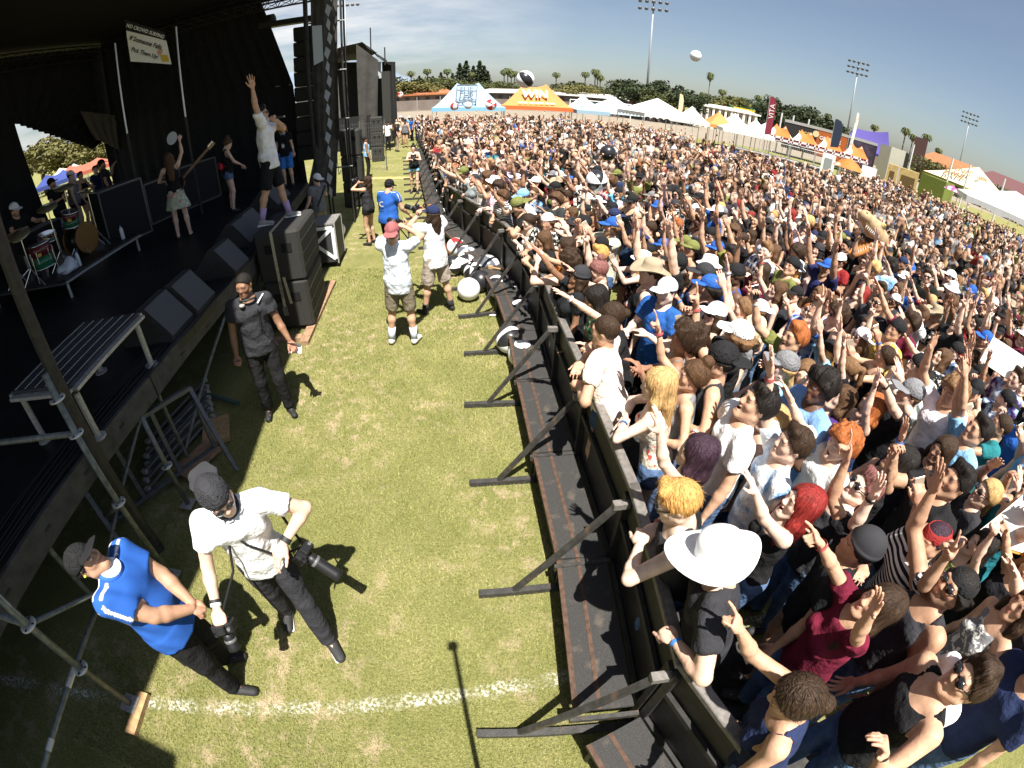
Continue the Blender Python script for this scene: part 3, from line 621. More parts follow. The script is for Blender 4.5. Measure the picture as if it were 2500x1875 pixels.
def barrier_nodes():
    pts = [Vector((*p,0)) for p in poly]; out = [pts[0], pts[1]]; i, cur = 1, pts[1]
    while True:
        j = i+1
        while j < len(pts) and (pts[j]-cur).length < 1.25: j += 1
        if j >= len(pts): break
        a, b = pts[j-1], pts[j]; lo, hi = 0., 1.
        if (a-cur).length > 1.25: a = cur
        for _ in range(30):
            m = (lo+hi)/2
            if (a+(b-a)*m-cur).length < 1.25: lo = m
            else: hi = m
        cur = a+(b-a)*lo; out.append(cur); i = j-1
    return out
NODES = barrier_nodes()
def barrier_panel(L):
    t = empty('barrier_panel')        # local: +X along the panel, -Y = stage side
    MB().box((0,0,.57), (L-.03,.012,1.06)).build('front_panel', BLACKM, t)
    for x in (-L/2+.045, L/2-.045): MB().box((x,-.03,.55), (.05,.05,1.06)).build('post', BLACKM, t)
    MB().box((0,.0,1.13), (L-.01,.075,.05), bev=.006).build('top_rail', RAIL, t)
    MB().box((0,-.03,.3), (L-.14,.03,.05)).box((0,-.03,.8), (L-.14,.03,.05)).build('cross_rail', BLACKM, t)
    MB().box((0,.55,.02), (L-.02,1.0,.03)).build('floor_plate', TREAD, t)
    st = MB().box((0,-.27,.33), (L-.1,.4,.025)).build('step', TREAD, t)
    MB().box((0,-.455,.3445), (L-.1,.035,.006)).box((0,-.3,.3445), (L-.1,.03,.006)).build('edge_strip', RUST, st)
    MB().box((0,-.45,.295), (L-.1,.03,.045)).box((-L/2+.09,-.27,.295), (.03,.36,.045)).box((L/2-.09,-.27,.295), (.03,.36,.045)).build('step_frame', WORN, st)
    for x in (-L/2+.1, L/2-.1): MB().beam((x,-.44,.29), (x,-.44,.02), .03, .03, up=(0,1,0)).build('step_leg', BLACKM, t)
    return t
def brace(t, L):
    x = L/2
    MB().beam((x,-.12,1.02), (x,-.8,.06), .038, .038, up=(1,0,0)).build('brace', WORN, t)
    MB().beam((x,-.03,1.03), (x,-.15,1.03), .05, .05, up=(1,0,0)).build('brace_bracket', RAIL, t)
    MB().beam((x,-.0,.03), (x,-1.09,.03), .055, .05, up=(1,0,0)).build('foot_beam', WORN, t)
    MB().beam((x,-.05,.33), (x,-.5,.33), .05, .03, up=(1,0,0)).build('step_bracket', WORN, t)
proto = barrier_panel(1.25); brace(proto, 1.25)
nth = ['nearest the camera, turned away past the corner', 'right after the near corner', 'second', 'third', 'fourth', 'fifth', 'sixth', 'seventh', 'eighth', 'ninth', 'tenth', 'eleventh', 'twelfth', 'thirteenth', 'fourteenth', 'fifteenth', 'sixteenth', 'seventeenth', 'eighteenth', 'nineteenth', 'twentieth']
for i in range(min(len(NODES)-1, 22)):
    a, b = NODES[i], NODES[i+1]; o = proto if i == 0 else copy_tree(proto)
    o.location = (a+b)/2; d = b-a; o.rotation_euler = (0,0,math.atan2(d.y, d.x)+math.pi)
    if i == 0: o.location = (a+b)/2; o.scale.x = d.length/1.25
    o.rotation_euler.z = math.atan2(-d.y, -d.x)
    lab = 'black steel crowd barrier panel '+('nearest the camera, angled away past the corner' if i == 0 else 'with step, right after the near corner' if i == 1 else 'with step, %s along the pit from the near corner' % (nth[i] if i < len(nth) else 'farthest') if i < 21 else 'with step, farthest one along the pit')
    tag(o, lab, 'barrier', 'crowd barrier panels along the photo pit')
# ---------------------------------------------------------------- stage
DK = mat('stage_deck', (.012,.012,.013), .5, noise=.4, nscale=5, bump=.1)
FASC = mat('stage_fascia', (.055,.052,.05), .7, noise=.35, nscale=9, bump=.15, bscale=30)
SCRIM = mat('black_scrim', (.012,.012,.013), .95, noise=.25, nscale=8)
ALU = mat('dull_aluminium', (.42,.41,.38), .5, metal=.35, noise=.25, nscale=35)
GALV = mat('galvanised_tube', (.15,.16,.15), .5, metal=.4, noise=.35, nscale=22)
WOODM = mat('raw_wood', (.4,.25,.12), .8, noise=.25, nscale=20)
WOODB = mat('plank_wood', (.28,.17,.1), .8, noise=.3, nscale=12)
CABK = mat('cable_rubber', (.01,.01,.011), .6)
DZ = 1.3; F = lambda y: -3.32-.06*y-max(0, y-5)*.21
stg = empty('stage', (-8,3,0), label='black covered festival stage with deck, fascia beam and dark skirt', cat='stage')
def spart(mb, name, m, parent=stg, smooth=False): o = mb.build(name, m, parent, smooth); o.location = Vector(o.location)-(stg.location if parent is stg else Vector()); return o
DP = [(F(-6),-6),(F(12.2),12.2),(-13,12.2),(-13,-6)]
for i in range(9):                                                    # deck boards, each its own
    y0, y1 = -6+i*2.02, -6+(i+1)*2.02-.008
    spart(MB().prism([(F(y0)-.05,y0),(F(y1)-.05,y1),(-13,y1),(-13,y0)], .1, Matrix.Translation((0,0,DZ-.1))), 'deck_panel', DK)
fb = MB(); nb = 0
for i in range(6):
    y0, y1 = -6+i*3.03, -6+(i+1)*3.03-.02; fb = MB().prism([(F(y0),y0),(F(y1),y1),(F(y1)-.045,y1),(F(y0)-.045,y0)], .24, Matrix.Translation((0,0,DZ-.235)))
    o = spart(fb, 'fascia_beam', FASC)
    for q in (.2,.4,.6,.8):
        y = y0+(y1-y0)*q; spart(MB().box((F(y)+.004,y,DZ-.11), (.012,.07,.022)), 'slot', BLACKM)
spart(MB().prism([(F(-6)-.9,-6),(F(12.2)-.9,12.2),(F(12.2)-.93,12.2),(F(-6)-.93,-6)], DZ-.12, Matrix.Translation((0,0,0))), 'skirt', SCRIM)
for y in (1.2,3.2,5.2): spart(MB().tube([(F(y)-.12,y,0),(F(y)-.12,y,DZ-.25)], .024), 'support_leg', GALV); spart(MB().tube([(F(y)-.14,y+.05,.2),(F(y+1.6)-.14,y+1.7,DZ-.3)], .02), 'diagonal_tube', GALV)
# cables lying along the front of the deck
for k in range(7):
    rs = random.Random(k); x0 = .08+.05*k; pts = [(F(y)-x0-.03*math.sin(y*1.7+k)-.02*rs.random(), y, DZ+.012) for y in np.arange(.3,8.6,.35)]
    tag(MB().tube(pts, .009, 5).build('stage_cable', CABK, smooth=True), ['black cable at the very lip of the stage front', 'second black cable in from the stage lip', 'third black cable in from the stage lip', 'fourth black cable in from the stage lip', 'fifth black cable in from the stage lip', 'sixth black cable in from the stage lip', 'innermost black cable running along the stage front'][k], 'cable', 'cables along the stage front')
# roof, back and side drapes
roof = empty('stage_roof', (-8,3,0), label='black stage roof and drapes on truss towers', cat='stage roof')
def rpart(mb, name, m): o = mb.build(name, m, roof); o.location = Vector(o.location)-roof.location; return o
rpart(MB().prism([(-2.0,-7),(-2.05,0),(-3.1,5.6),(-3.95,10.6),(-5.4,13.7),(-13.5,13.7),(-13.5,-7)], .12, Matrix.Translation((0,0,6.6))), 'roof_panel', SCRIM)
def drape(pts, name, amp=.05, n=36, m=SCRIM):                        # hanging cloth between four corners, folded
    a, b, c, d = (Vector(p) for p in pts); nn = (b-a).cross(d-a).normalized()
    rpart(MB().grid(lambda u, v: tuple((a.lerp(b, u)).lerp(d.lerp(c, u), v)+nn*amp*math.sin(u*n*2.4+1.3*math.sin(v*3)+u*u*7)*(.4+.6*v)), n*2, 5), name, m)
drape([(-12.6,-7,6.5),(-12.6,8.7,6.5),(-12.6,9.35,1.3),(-12.6,-7,1.3)], 'back_drape')
drape([(-12.6,8.2,6.5),(-12.6,21,6.5),(-12.6,11.6,3.4),(-12.6,8.9,4.75)], 'torn_drape')
drape([(-12.5,12.0,6.5),(-12.5,22,6.5),(-12.5,22,.02),(-12.5,12.15,.02)], 'back_drape')
drape([(-12.4,12.4,7.5),(-7.35,13.2,7.5),(-6.2,13.2,4.0),(-12.4,12.4,4.0)], 'side_drape')
drape([(-12.4,12.4,4.0),(-6.2,13.2,4.0),(-6.0,13.2,.02),(-12.4,12.4,.02)], 'side_drape')
TARP = mat('brown_tarp', (.1,.085,.06), .9, noise=.2)
drape([(-12.2,11.0,4.6),(-12.2,12.6,4.2),(-12.2,12.4,3.1),(-12.2,11.4,3.7)], 'brown_tarp', .05, 8, TARP)
for (x, y, z0) in ((-11.6,9.4,4.55),(-11.6,11.6,4.6)): pass
# truss and masts
def truss(parent, a, b, w=.3, m=BLACKM, name='truss'):
    a, b = Vector(a), Vector(b); d = (b-a); L = d.length; z = d/L; x = z.orthogonal().normalized(); y = z.cross(x); mb = MB(); n = max(2, int(L/w/1.3))
    cs = [x*w/2+y*w/2, -x*w/2+y*w/2, -x*w/2-y*w/2, x*w/2-y*w/2]
    for c in cs: mb.tube([a+c, b+c], .025, 6)
    for i in range(n):
        p, q = a+d*i/n, a+d*(i+1)/n
        for k in range(4): mb.tube([p+cs[k], q+cs[(k+1)%4]], .012, 4); mb.tube([p+cs[k], p+cs[(k+1)%4]], .012, 4)
    o = mb.build(name, m, parent); o.location = Vector(o.location)-(roof.location if parent is roof else Vector()); return o
truss(roof, (-4.6,12.6,6.35), (-12,12.6,6.35)); truss(roof, (-4.3,11.4,6.9), (-8.5,13.8,6.5)); truss(roof, (-11.9,-2,6.2), (-11.9,12,6.2))
SILV = mat('bright_pole', (.6,.6,.62), .35, metal=.6)
for az_, z0_, z1_ in ((-43.5,3.55,5.55),(-37.1,3.6,5.65)): q_ = Vector((12*math.sin(R(az_)),12*math.cos(R(az_)),0)); rpart(MB().tube([q_+Vector((0,0,z0_)), q_+Vector((0,0,z1_))], .022), 'drape_pole', SILV); rpart(MB().tube([q_+Vector((0,0,1.3)), q_+Vector((0,0,z0_))], .03), 'upright_pole', BLACKM)
rpart(MB().tube([(-3.37,2.02,0),(-3.37,2.02,6.4)], .055, 10), 'front_mast', mat('dark_mast', (.03,.026,.022), .6, noise=.4))
rpart(MB().tube([(-5.2,12.0,0),(-5.2,12.0,6.9)], .06, 10), 'far_mast', BLACKM)
# ---- banner above the drums
bn = empty('warning_banner', (-9.2,8.4,0), label='white hanging banner with black NO CROWD SURFING warning', cat='banner')
def banner():
    O = bn.location.copy(); D_ = 10.4
    def bp(az, e): return Vector((D_*math.sin(R(az)), D_*math.cos(R(az)), 3.5+D_*math.tan(R(e))))-O
    tl, tr_, br, bl = bp(-42.3,11.85), bp(-38.3,9.75), bp(-37.9,6.3), bp(-42.1,7.5)
    W_, H_ = 1.0, 1.0; nrm = (tr_-tl).cross(bl-tl).normalized(); nrm = -nrm if nrm.dot(Vector((0,0,3.5))-O-tl) < 0 else nrm
    at = lambda a, b, e=0: tl.lerp(tr_, a).lerp(bl.lerp(br, a), b)+nrm*e
    MB().grid(lambda a, b: tuple(at(a, b)), 6, 6).build('banner_cloth', mat('banner_white', (.75,.74,.72), .85, noise=.06), bn)
    MB().add([at(0,0,.006), at(1,0,.006), at(1,.26,.006), at(0,.26,.006)], [(0,1,2,3)]).build('header_strip', mat('banner_black', (.02,.02,.02), .85), bn)
    x = (tr_-tl).normalized(); z = nrm; y = z.cross(x); LW = (tr_-tl).length
    def txt(s, width, a, b, m, sh=0.):
        me = text_mesh(s, .2, 0.001, 'LEFT', sh, off=.004); me.materials.append(m); w0 = max(v.co.x for v in me.vertices); k = width*LW/w0
        M = Matrix((x, y, z)).transposed().to_4x4()@Matrix.Diagonal((k,k*1.25,1,1)); M.translation = at(a, b, .014); put('lettering', me, bn, M)
    txt('NO CROWD SURFING', .93, .03, .13, mat('banner_letter_white', (.8,.8,.8), .8), .05)
    ink = mat('banner_ink', (.015,.015,.015), .8); txt('If Someone Falls,', .82, .07, .42, ink); txt('Pick Them Up!', .66, .07, .7, ink)
    MB().add([at(.76,.74,.01), at(.95,.72,.01), at(.96,.92,.01), at(.78,.95,.01)], [(0,1,2,3)]).build('yellow_patch', mat('banner_yellow', (.6,.4,.05), .85), bn)
    MB().lathe([(.05,0),(.05,.002)], 14, tuple(at(.77,.66,.012)), Matrix((x, y, z)).transposed()).build('pink_patch', mat('banner_pink', (.6,.3,.22), .85), bn)
banner()
# ---------------------------------------------------------------- stage gear
SPK = mat('speaker_black', (.03,.029,.026), .75, noise=.3, nscale=60, bump=.5, bscale=220)
GRL = mat('grille', (.085,.085,.09), .85, noise=.12, nscale=120, bump=.3, bscale=400)
STRAP = mat('strap_webbing', (.42,.38,.26), .85, noise=.2, nscale=40)
def local(o, *ch): pass
def wedge(x, y, rz, lab):
    t = empty('floor_monitor', (x,y,DZ), rz, lab, 'monitor', 'floor monitors along the stage front')
    prof = [(-.36,0),(.33,0),(.34,.06),(.06,.42),(-.02,.43),(-.38,.07)]
    M = Matrix(((1,0,0),(0,0,-1),(0,1,0))).to_4x4(); M.translation = (0,.275,0)
    MB().prism(prof, .55, M).build('cabinet', SPK, t)
    a, b = Vector((.345,0,.075)), Vector((.075,0,.42)); n = Vector((.79,0,.61))*.004
    MB().add([a+n+Vector((0,-.26,0)), a+n+Vector((0,.26,0)), b+n+Vector((0,.26,0)), b+n+Vector((0,-.26,0))], [(0,1,2,3)]).build('back_panel', GRL, t)
    a, b = Vector((-.37,0,.09)), Vector((-.03,0,.42)); n = Vector((-.7,0,.72))*.006
    MB().add([a+n+Vector((0,-.25,0)), a+n+Vector((0,.25,0)), b+n+Vector((0,.25,0)), b+n+Vector((0,-.25,0))], [(3,2,1,0)]).build('grille', GRL, t)
    return t
for i, (x, y) in enumerate(((-4.02,3.95),(-4.06,4.53),(-4.2,5.72),(-4.68,7.0),(-4.82,7.58),(-5.45,9.6),(-5.6,10.2))):
    wedge(x, y, R(8), ['dark wedge monitor nearest the dotted platform', 'second dark wedge monitor, paired beside the nearest one', 'lone dark wedge monitor in the middle of the stage front', 'dark wedge monitor just behind the singer', 'dark wedge monitor beyond the one behind the singer', 'small far wedge monitor left of the blue shorts helper', 'farthest wedge monitor beside the far mast'][i])
def pt(mb, name, m, parent, smooth=False):           # mesh given in world space, parented to a translated empty
    o = mb.build(name, m, parent, smooth); o.matrix_parent_inverse = parent.matrix_basis.inverted() if False else Matrix.Translation(-parent.location); return o
# dotted platform on the deck
pl = empty('dotted_platform', (-3.9,2.65,DZ), label='aluminium stage platform with dotted grip strips on stubby legs', cat='platform')
c4 = [Vector(p) for p in ((-3.62,3.34,0),(-3.42,2.14,0),(-4.16,2.0,0),(-4.34,3.18,0))]
def plat():
    for k in range(2):
        a, b = c4[k], c4[(k+1)%4]
    M = Matrix.Translation((0,0,1.84)); pt(MB().prism([tuple(p[:2]) for p in c4], .03, M), 'deck_plate', mat('dark_grip', (.035,.037,.045), .6, noise=.3), pl)
    for k in range(4):
        a, b = c4[k], c4[(k+1)%4]; pt(MB().beam(a+Vector((0,0,1.82)), b+Vector((0,0,1.82)), .03, .13, up=(0,0,1) if False else (b-a).cross(Vector((0,0,1)))), 'edge_rail', ALU, pl)
    dots = MB()
    for i in range(6):
        for j in range(44):
            u, v = .06+.176*i, .02+.96*j/43; p = c4[1].lerp(c4[2], u).lerp(c4[0].lerp(c4[3], u), v); dots.box((p.x,p.y,1.873), (.012,.012,.004))
    tag(pt(dots, 'grip_dots', mat('grip_dot', (.55,.53,.45), .6), pl), kind='stuff')
    for k, p in enumerate(c4):
        q = p.lerp((c4[0]+c4[2])/2, .08); pt(MB().tube([(q.x,q.y,1.76),(q.x,q.y,DZ+.01)], .03), 'leg', ALU, pl); pt(MB().lathe([(.075,0),(.075,.012),(.03,.02)], 10, (q.x,q.y,DZ)), 'foot', ALU, pl)
plat()
# drum riser
rs_ = empty('drum_riser', (-8.2,6.2,DZ), label='low drum riser with scuffed aluminium front edge', cat='riser')
pt(MB().prism([(-7.06,5.16),(-7.2,7.3),(-9.6,7.15),(-9.45,5.0)], .03, Matrix.Translation((0,0,1.6))), 'riser_deck', DK, rs_)
pt(MB().beam((-7.05,5.15,1.585), (-7.19,7.31,1.585), .03, .1, up=(1,0,0)), 'front_edge', mat('scuffed_edge', (.3,.3,.29), .6, noise=.3, nscale=25), rs_)
pt(MB().beam((-7.06,5.13,1.585), (-9.45,4.98,1.585), .03, .1, up=(0,1,0)), 'side_edge', FASC, rs_)
for x, y in ((-7.1,5.2),(-7.24,7.24),(-9.4,5.1),(-9.5,7.1)): pt(MB().tube([(x,y,DZ),(x,y,1.55)], .025), 'leg', ALU, rs_)
CHR = mat('chrome', (.7,.7,.72), .2, metal=.9); DRED = mat('drum_red_fade', (.12,.012,.015), .3, coat=.4); DGRN = mat('drum_green_fade', (.01,.12,.05), .3, coat=.4); SKN = mat('drum_head', (.5,.5,.48), .5); CYM = mat('cymbal', (.5,.42,.25), .3, metal=.8)
def drum(name, c, r, h, tilt=(0,0), legs=0, lab=''):
    t = empty(name, c, 0, lab, 'drum', 'drum kit'); M = Euler((tilt[0], tilt[1], 0)).to_matrix()
    MB().lathe([(r,0),(r,h*.5)], 24, M=M).build('lower_shell', DGRN, t, True); MB().lathe([(r,h*.5),(r,h)], 24, M=M).build('upper_shell', DRED, t, True)
    for z in (0,h): MB().lathe([(r+.004,z-.012),(r+.012,z-.012),(r+.012,z+.012),(r+.004,z+.012)], 24, M=M).build('hoop', CHR, t, True)
    MB().lathe([(.01,h+.004),(r*.97,h+.004)], 24, M=M).build('drum_head', SKN, t)
    for k in range(6): a = k*math.pi/3; MB().box(M@Vector((math.cos(a)*(r+.008), math.sin(a)*(r+.008), h/2)), (.02,.02,h*.5), M=M@Matrix.Rotation(a,3,'Z')).build('lug', CHR, t)
    MB().box(M@Vector((r*.72+.01,-r*.72-.01,h*.62)), (.06,.06,.05), M=M@Matrix.Rotation(R(45),3,'Z')).build('badge', mat('badge_gold',(.5,.35,.05),.4), t)
    for k in range(legs): a = k*2.09+.5; MB().tube([(math.cos(a)*(r+.02),math.sin(a)*(r+.02),h*.6),(math.cos(a)*(r+.04),math.sin(a)*(r+.04),1.63-c[2])], .01, 6).build('leg', CHR, t)
drum('floor_tom', (-7.75,5.35,1.85), .2, .4, (0,0), 3, 'floor tom with red to green fade on the drum riser')
drum('rack_tom', (-7.85,6.25,2.25), .16, .26, (.0,.25), 0, 'rack tom with red to green fade above the bass drum')
drum('snare_drum', (-8.15,5.85,2.15), .17, .14, (0,.1), 3, 'small snare drum between the two red and green toms')
def bassdrum():
    t = empty('bass_drum', (-8.0,6.5,1.63), 0, 'large black bass drum with amber hoop facing the crowd', 'drum', 'drum kit'); M = Matrix.Rotation(R(90),3,'Y'); C = (0,0,.29)
    MB().lathe([(.28,-.2),(.28,.2)], 28, C, M).build('shell', mat('drum_black',(.012,.012,.012),.3,coat=.4), t, True)
    for z in (-.2,.2): MB().lathe([(.275,z-.02),(.295,z-.02),(.295,z+.02),(.275,z+.02)], 28, C, M).build('hoop', mat('amber_hoop',(.2,.1,.02),.4), t, True)
    MB().lathe([(.01,.205),(.27,.205)], 28, C, M).build('front_head', mat('drum_head_black',(.015,.015,.016),.5), t)
    for s in (-1,1): MB().tube([(.15,s*.27,.2),(.2,s*.38,0)], .012, 6).build('spur', CHR, t)
bassdrum()
for i, (x, y, z, tl) in enumerate(((-7.7,5.0,2.55,.3),(-7.75,5.75,2.75,.2),(-7.8,6.8,2.7,-.25),(-8.5,5.2,2.5,.15),(-7.9,6.35,2.95,.1))):
    t = empty('cymbal_stand', (x,y,1.63), 0, ['cymbal on a stand at the near corner of the drum kit', 'cymbal on a stand above the floor tom', 'cymbal on a stand at the far side of the drum kit', 'low pair of hi-hat cymbals beside the drummer', 'highest cymbal in the middle of the drum kit'][i], 'cymbal', 'drum kit')
    h = z-1.63; MB().tube([(0,0,.3),(0,0,h)], .011, 6).build('stand_pole', CHR, t)
    for k in range(3): a = k*2.09; MB().tube([(0,0,.32),(.26*math.cos(a),.26*math.sin(a),.01)], .009, 6).build('leg', CHR, t)
    MB().lathe([(.012,.03),(.04,.02),(.2,-.008),(.2,-.01),(.04,.016),(.012,.026)], 26, (0,0,h), Euler((tl,.25,0)).to_matrix()).build('cymbal', CYM, t, True)
for i, (x, y) in enumerate(((-7.32,5.75),(-7.4,7.05))):
    t = empty('water_bottle', (x,y,1.63), 0, ['white bottle standing at the middle of the riser edge','white bottle standing at the far end of the riser edge'][i], 'bottle', 'bottles on the riser'); MB().lathe([(.035,0),(.04,.01),(.04,.19),(.025,.23),(.016,.24)], 14).build('bottle_body', mat('white_plastic',(.7,.72,.74),.4), t, True); MB().lathe([(.018,.24),(.018,.27)], 10).build('cap', mat('blue_cap',(.1,.2,.4),.4), t)
def bag(): 
    g = Field((-.3,-.3,-.02),(.3,.3,.3),.02); g.ell((0,0,.08),(.2,.17,.1)).ell((.06,.05,.16),(.12,.1,.08)).ripple(.025,4,f=40,st=(1,1,1)); g.cut((0,0,1),.0); v,f=g.mesh(); return tag(put('plastic_bag', to_mesh('bag',v,f,mats=[mat('bag_white',(.55,.6,.68),.4)]), None, Matrix.Translation((-7.35,5.5,1.632))), 'crumpled white plastic bag on the drum riser', 'bag')
bag()
# amplifier cabinets and racks behind
def cabinet(name, c, d, rz, lab, rows=2):
    t = empty(name, c, rz, lab, 'amplifier', 'amplifier cabinets on the stage'); MB().box((0,0,d[2]/2), d, bev=.02).build('cabinet', SPK, t); MB().box((d[0]/2+.004,0,d[2]/2), (.008,d[1]-.1,d[2]-.12)).build('grille_cloth', mat('amp_cloth',(.014,.014,.015),.9,bump=.2), t)
    e = MB()
    for s in (-1,1):
        for z in (0,d[2]): pass
    for s in (-1,1): MB().box((d[0]/2+.01,s*(d[1]/2-.015),d[2]/2), (.016,.03,d[2]-.02)).build('corner_trim', mat('edge_trim',(.14,.15,.15),.4,metal=.5), t)
    [MB().box((d[0]/2+.01,0,z), (.016,d[1]-.07,.03)).build('edge_trim', mat('edge_trim'), t) for z in (d[2]-.015,.015)]
    for s in (-1,1): MB().box((0,s*(d[1]/2+.008),d[2]*.6), (.12,.014,.05)).build('handle', BLACKM, t)
cabinet('speaker_cabinet', (-8.5,8.2,DZ), (.6,1.1,1.25), R(-20), 'tall black cabinet with trimmed edges beside the drum riser')
cabinet('speaker_cabinet', (-8.7,9.6,DZ), (.5,.8,1.0), R(-10), 'black amplifier cabinet behind the bass player')
cabinet('speaker_cabinet', (-8.4,11.0,DZ), (.5,1.4,1.1), R(-10), 'wide black amplifier cabinet under the far drape')
cabinet('speaker_cabinet', (-10.4,7.2,DZ), (.5,1.2,.9), R(-10), 'low black cabinet behind the drum kit')
# ---------------------------------------------------------------- subwoofer stacks, road case
def sub(name, c, d, rz, lab, grp='black subwoofer boxes in front of the stage'):
    t = empty(name, c, rz, lab, 'subwoofer', grp); L, D, Hh = d     # L along local Y (faces -Y end shown), D along X
    g = MB().box((0,0,Hh/2), (D,L,Hh), bev=.035); g.build('cabinet', SPK, t)
    for s in (-.17,.2):
        MB().box((s*D,-L/2-.004,Hh*.68), (.16*D*1.4,.012,.14)).build('handle_recess', mat('recess_black',(.004,.004,.004),.9), t)
    MB().box((D/2+.004,0,Hh/2), (.008,L-.08,Hh-.08)).build('front_grille', mat('sub_grille',(.028,.027,.02),.8,noise=.25,nscale=90,bump=.4,bscale=300), t)
    for z in (.25,.5,.75): MB().box((D/2+.011,0,Hh*z), (.006,L-.1,.012)).build('grille_rib', SPK, t)
    return t
SX = Matrix.Rotation(R(12),3,'Z')
sub('subwoofer', (-3.67,6.93,.06), (1.3,.72,.8), R(12), 'lower black subwoofer box of the stack under the singer'); sub('subwoofer', (-3.67,6.93,.865), (1.3,.72,.8), R(12), 'upper black subwoofer box with the singer standing on it')
pk = tag(MB().box((-3.36,7.05,.03), (.14,2.4,.06), R(9)).box((-3.62,5.98,.03), (.7,.14,.06), R(12)).build('base_planks', WOODB), 'reddish timber frame lying under the subwoofer stack', 'planks')
def stripe(P, w, m, nm, par):
    mb = MB()
    for a, b, n in P: a, b, n = Vector(a), Vector(b), Vector(n); mb.beam(a, b, w, .006, up=n)
    return mb.build(nm, m, par)
st_ = empty('ratchet_strap', (-3.67,6.93,0), R(12), 'olive ratchet strap looped over the singer’s subwoofer stack', 'strap')
stripe([((-.06,-.661,1.675),(-.06,-.661,.35),(0,1,0)),((-.06,-.66,1.674),(-.06,.64,1.674),(0,0,1)),((.02,-.668,.95),(.06,-.668,.5),(0,1,0))], .045, STRAP, 'webbing', st_); MB().box((-.06,-.675,.38), (.07,.03,.14)).build('ratchet', RAIL, st_); me_ = text_mesh('NEW HAVEN', .05, .001); me_.materials.append(mat('strap_ink',(.03,.03,.025),.8)); put('lettering', me_, st_, Matrix.Translation((-.06,-.668,.75))@Matrix.Rotation(R(90),4,'X')@Matrix.Rotation(R(-90),4,'Z'))
def lettering(s, size, M, m, parent, name='lettering', **k): me = text_mesh(s, size, .001, **k); me.materials.append(m); return put(name, me, parent, M)
case = empty('road_case', (-4.02,9.45,0), R(10), 'black road case on casters with a white taped cross', 'case')
MB().box((0,0,.53), (.5,.8,.82), bev=.012).build('case_body', mat('case_black',(.04,.04,.04),.6,noise=.3,nscale=30), case); MB().box((0,0,.955), (.5,.8,.03)).build('lid', mat('case_lid',(.2,.19,.18),.5,noise=.3), case)
for s in (-1,1):
    for q in (-1,1): MB().box((s*.25,q*.4,.53), (.024,.024,.86)).build('corner_edge', ALU, case)
    for q in (-1,1): MB().lathe([(.05,-.02),(.05,.02)], 12, (s*.18,q*.3,.05), Matrix.Rotation(R(90),3,'Y')).build('caster', BLACKM, case)
MB().beam((-.2,-.412,.88),(.2,-.412,.88),.07,.005,up=(0,1,0)).beam((.2,-.414,.88),(.2,-.414,.2),.07,.005,up=(0,1,0)).beam((-.2,-.416,.55),(.2,-.416,.88),.07,.005,up=(0,1,0)).beam((-.2,-.418,.55),(.2,-.418,.2),.07,.005,up=(0,1,0)).build('white_tape', mat('white_tape',(.8,.8,.8),.7), case)
for i, (x, y, z) in enumerate(((-5.15,14.75,.02),(-5.15,14.75,.83),(-5.15,14.75,1.64),(-7.15,24.5,.02),(-7.15,24.5,.78),(-7.15,24.5,1.54))):
    sub('subwoofer', (x,y,z), (.8,.62,.8 if i < 3 else .74), R(12 if i < 3 else 14), ['bottom','middle','top'][i%3]+' black speaker box of the '+('tall stack under the mesh banner tower' if i < 3 else 'far stack beside the blue vest'), 'black speaker stacks further along the pit')
st2 = empty('ratchet_strap', (-5.15,14.75,0), R(12), 'pale ratchet strap down the tall speaker stack', 'strap'); stripe([((-.1,-.412,2.45),(-.04,-.412,.5),(0,1,0)),((-.1,-.41,2.452),(-.1,.4,2.452),(0,0,1))], .05, STRAP, 'webbing', st2)
fe = empty('wire_fence', (-6.9,21,0), R(8), 'wire mesh fence panel beside the far speaker stack', 'fence')
for x in (-1.1,0,1.1): MB().tube([(x,0,0),(x,0,2.3)], .025, 6).build('post', GALV, fe)
fm = MB()
for k in range(23): fm.beam((-1.1+.1*k,0,.1),(-1.1+.1*k,0,2.25),.006,.006)
for k in range(12): fm.beam((-1.1,0,.1+.19*k),(1.1,0,.1+.19*k),.006,.006)
tag(fm.build('mesh_infill', GALV, fe), kind='stuff')
# ---------------------------------------------------------------- line array and mesh banner tower at the far end of the stage
MESHB = mat('mesh_banner', (.055,.05,.045), .85, noise=.3, nscale=6)
tw = empty('banner_tower', (-5.1,12.3,0), label='tall grey mesh banner hung over a speaker tower at the stage end', cat='banner tower')
def mesh_sheet(pts, name, m, n=14, amp=.1):
    a, b, c, d = (Vector(p)-tw.location for p in pts); nn = (b-a).cross(d-a).normalized()
    return MB().grid(lambda u, v: tuple((a.lerp(b, u)).lerp(d.lerp(c, u), v)+nn*amp*(math.sin(u*9+2*v)+.5*math.sin(u*21+3*v*v))*(.3+.7*v)), n, 12).build(name, m, tw, True)
mesh_sheet([(-5.0,11.95,7.4),(-4.38,12.2,7.4),(-4.6,12.3,2.4),(-5.12,11.95,2.2)], 'upper_sheet', MESHB); mesh_sheet([(-5.12,11.95,2.3),(-4.6,12.3,2.5),(-4.85,12.2,.9),(-5.5,11.75,.8)], 'lower_sheet', MESHB)
stp = MB()
for k in range(16): z = 6.6-.36*k; x = -4.55-.022*k+.04*math.sin(k*2.1); y = 12.05; stp.add([Vector((x,y-.06,z))-tw.location, Vector((x+.06+.03*(k%3),y-.05,z-.12))-tw.location, Vector((x+.03,y-.06,z-.34))-tw.location, Vector((x-.05,y-.07,z-.2))-tw.location], [(0,1,2,3)])
stp.build('pale_lettering_strip', mat('pale_print',(.42,.46,.5),.8), tw)
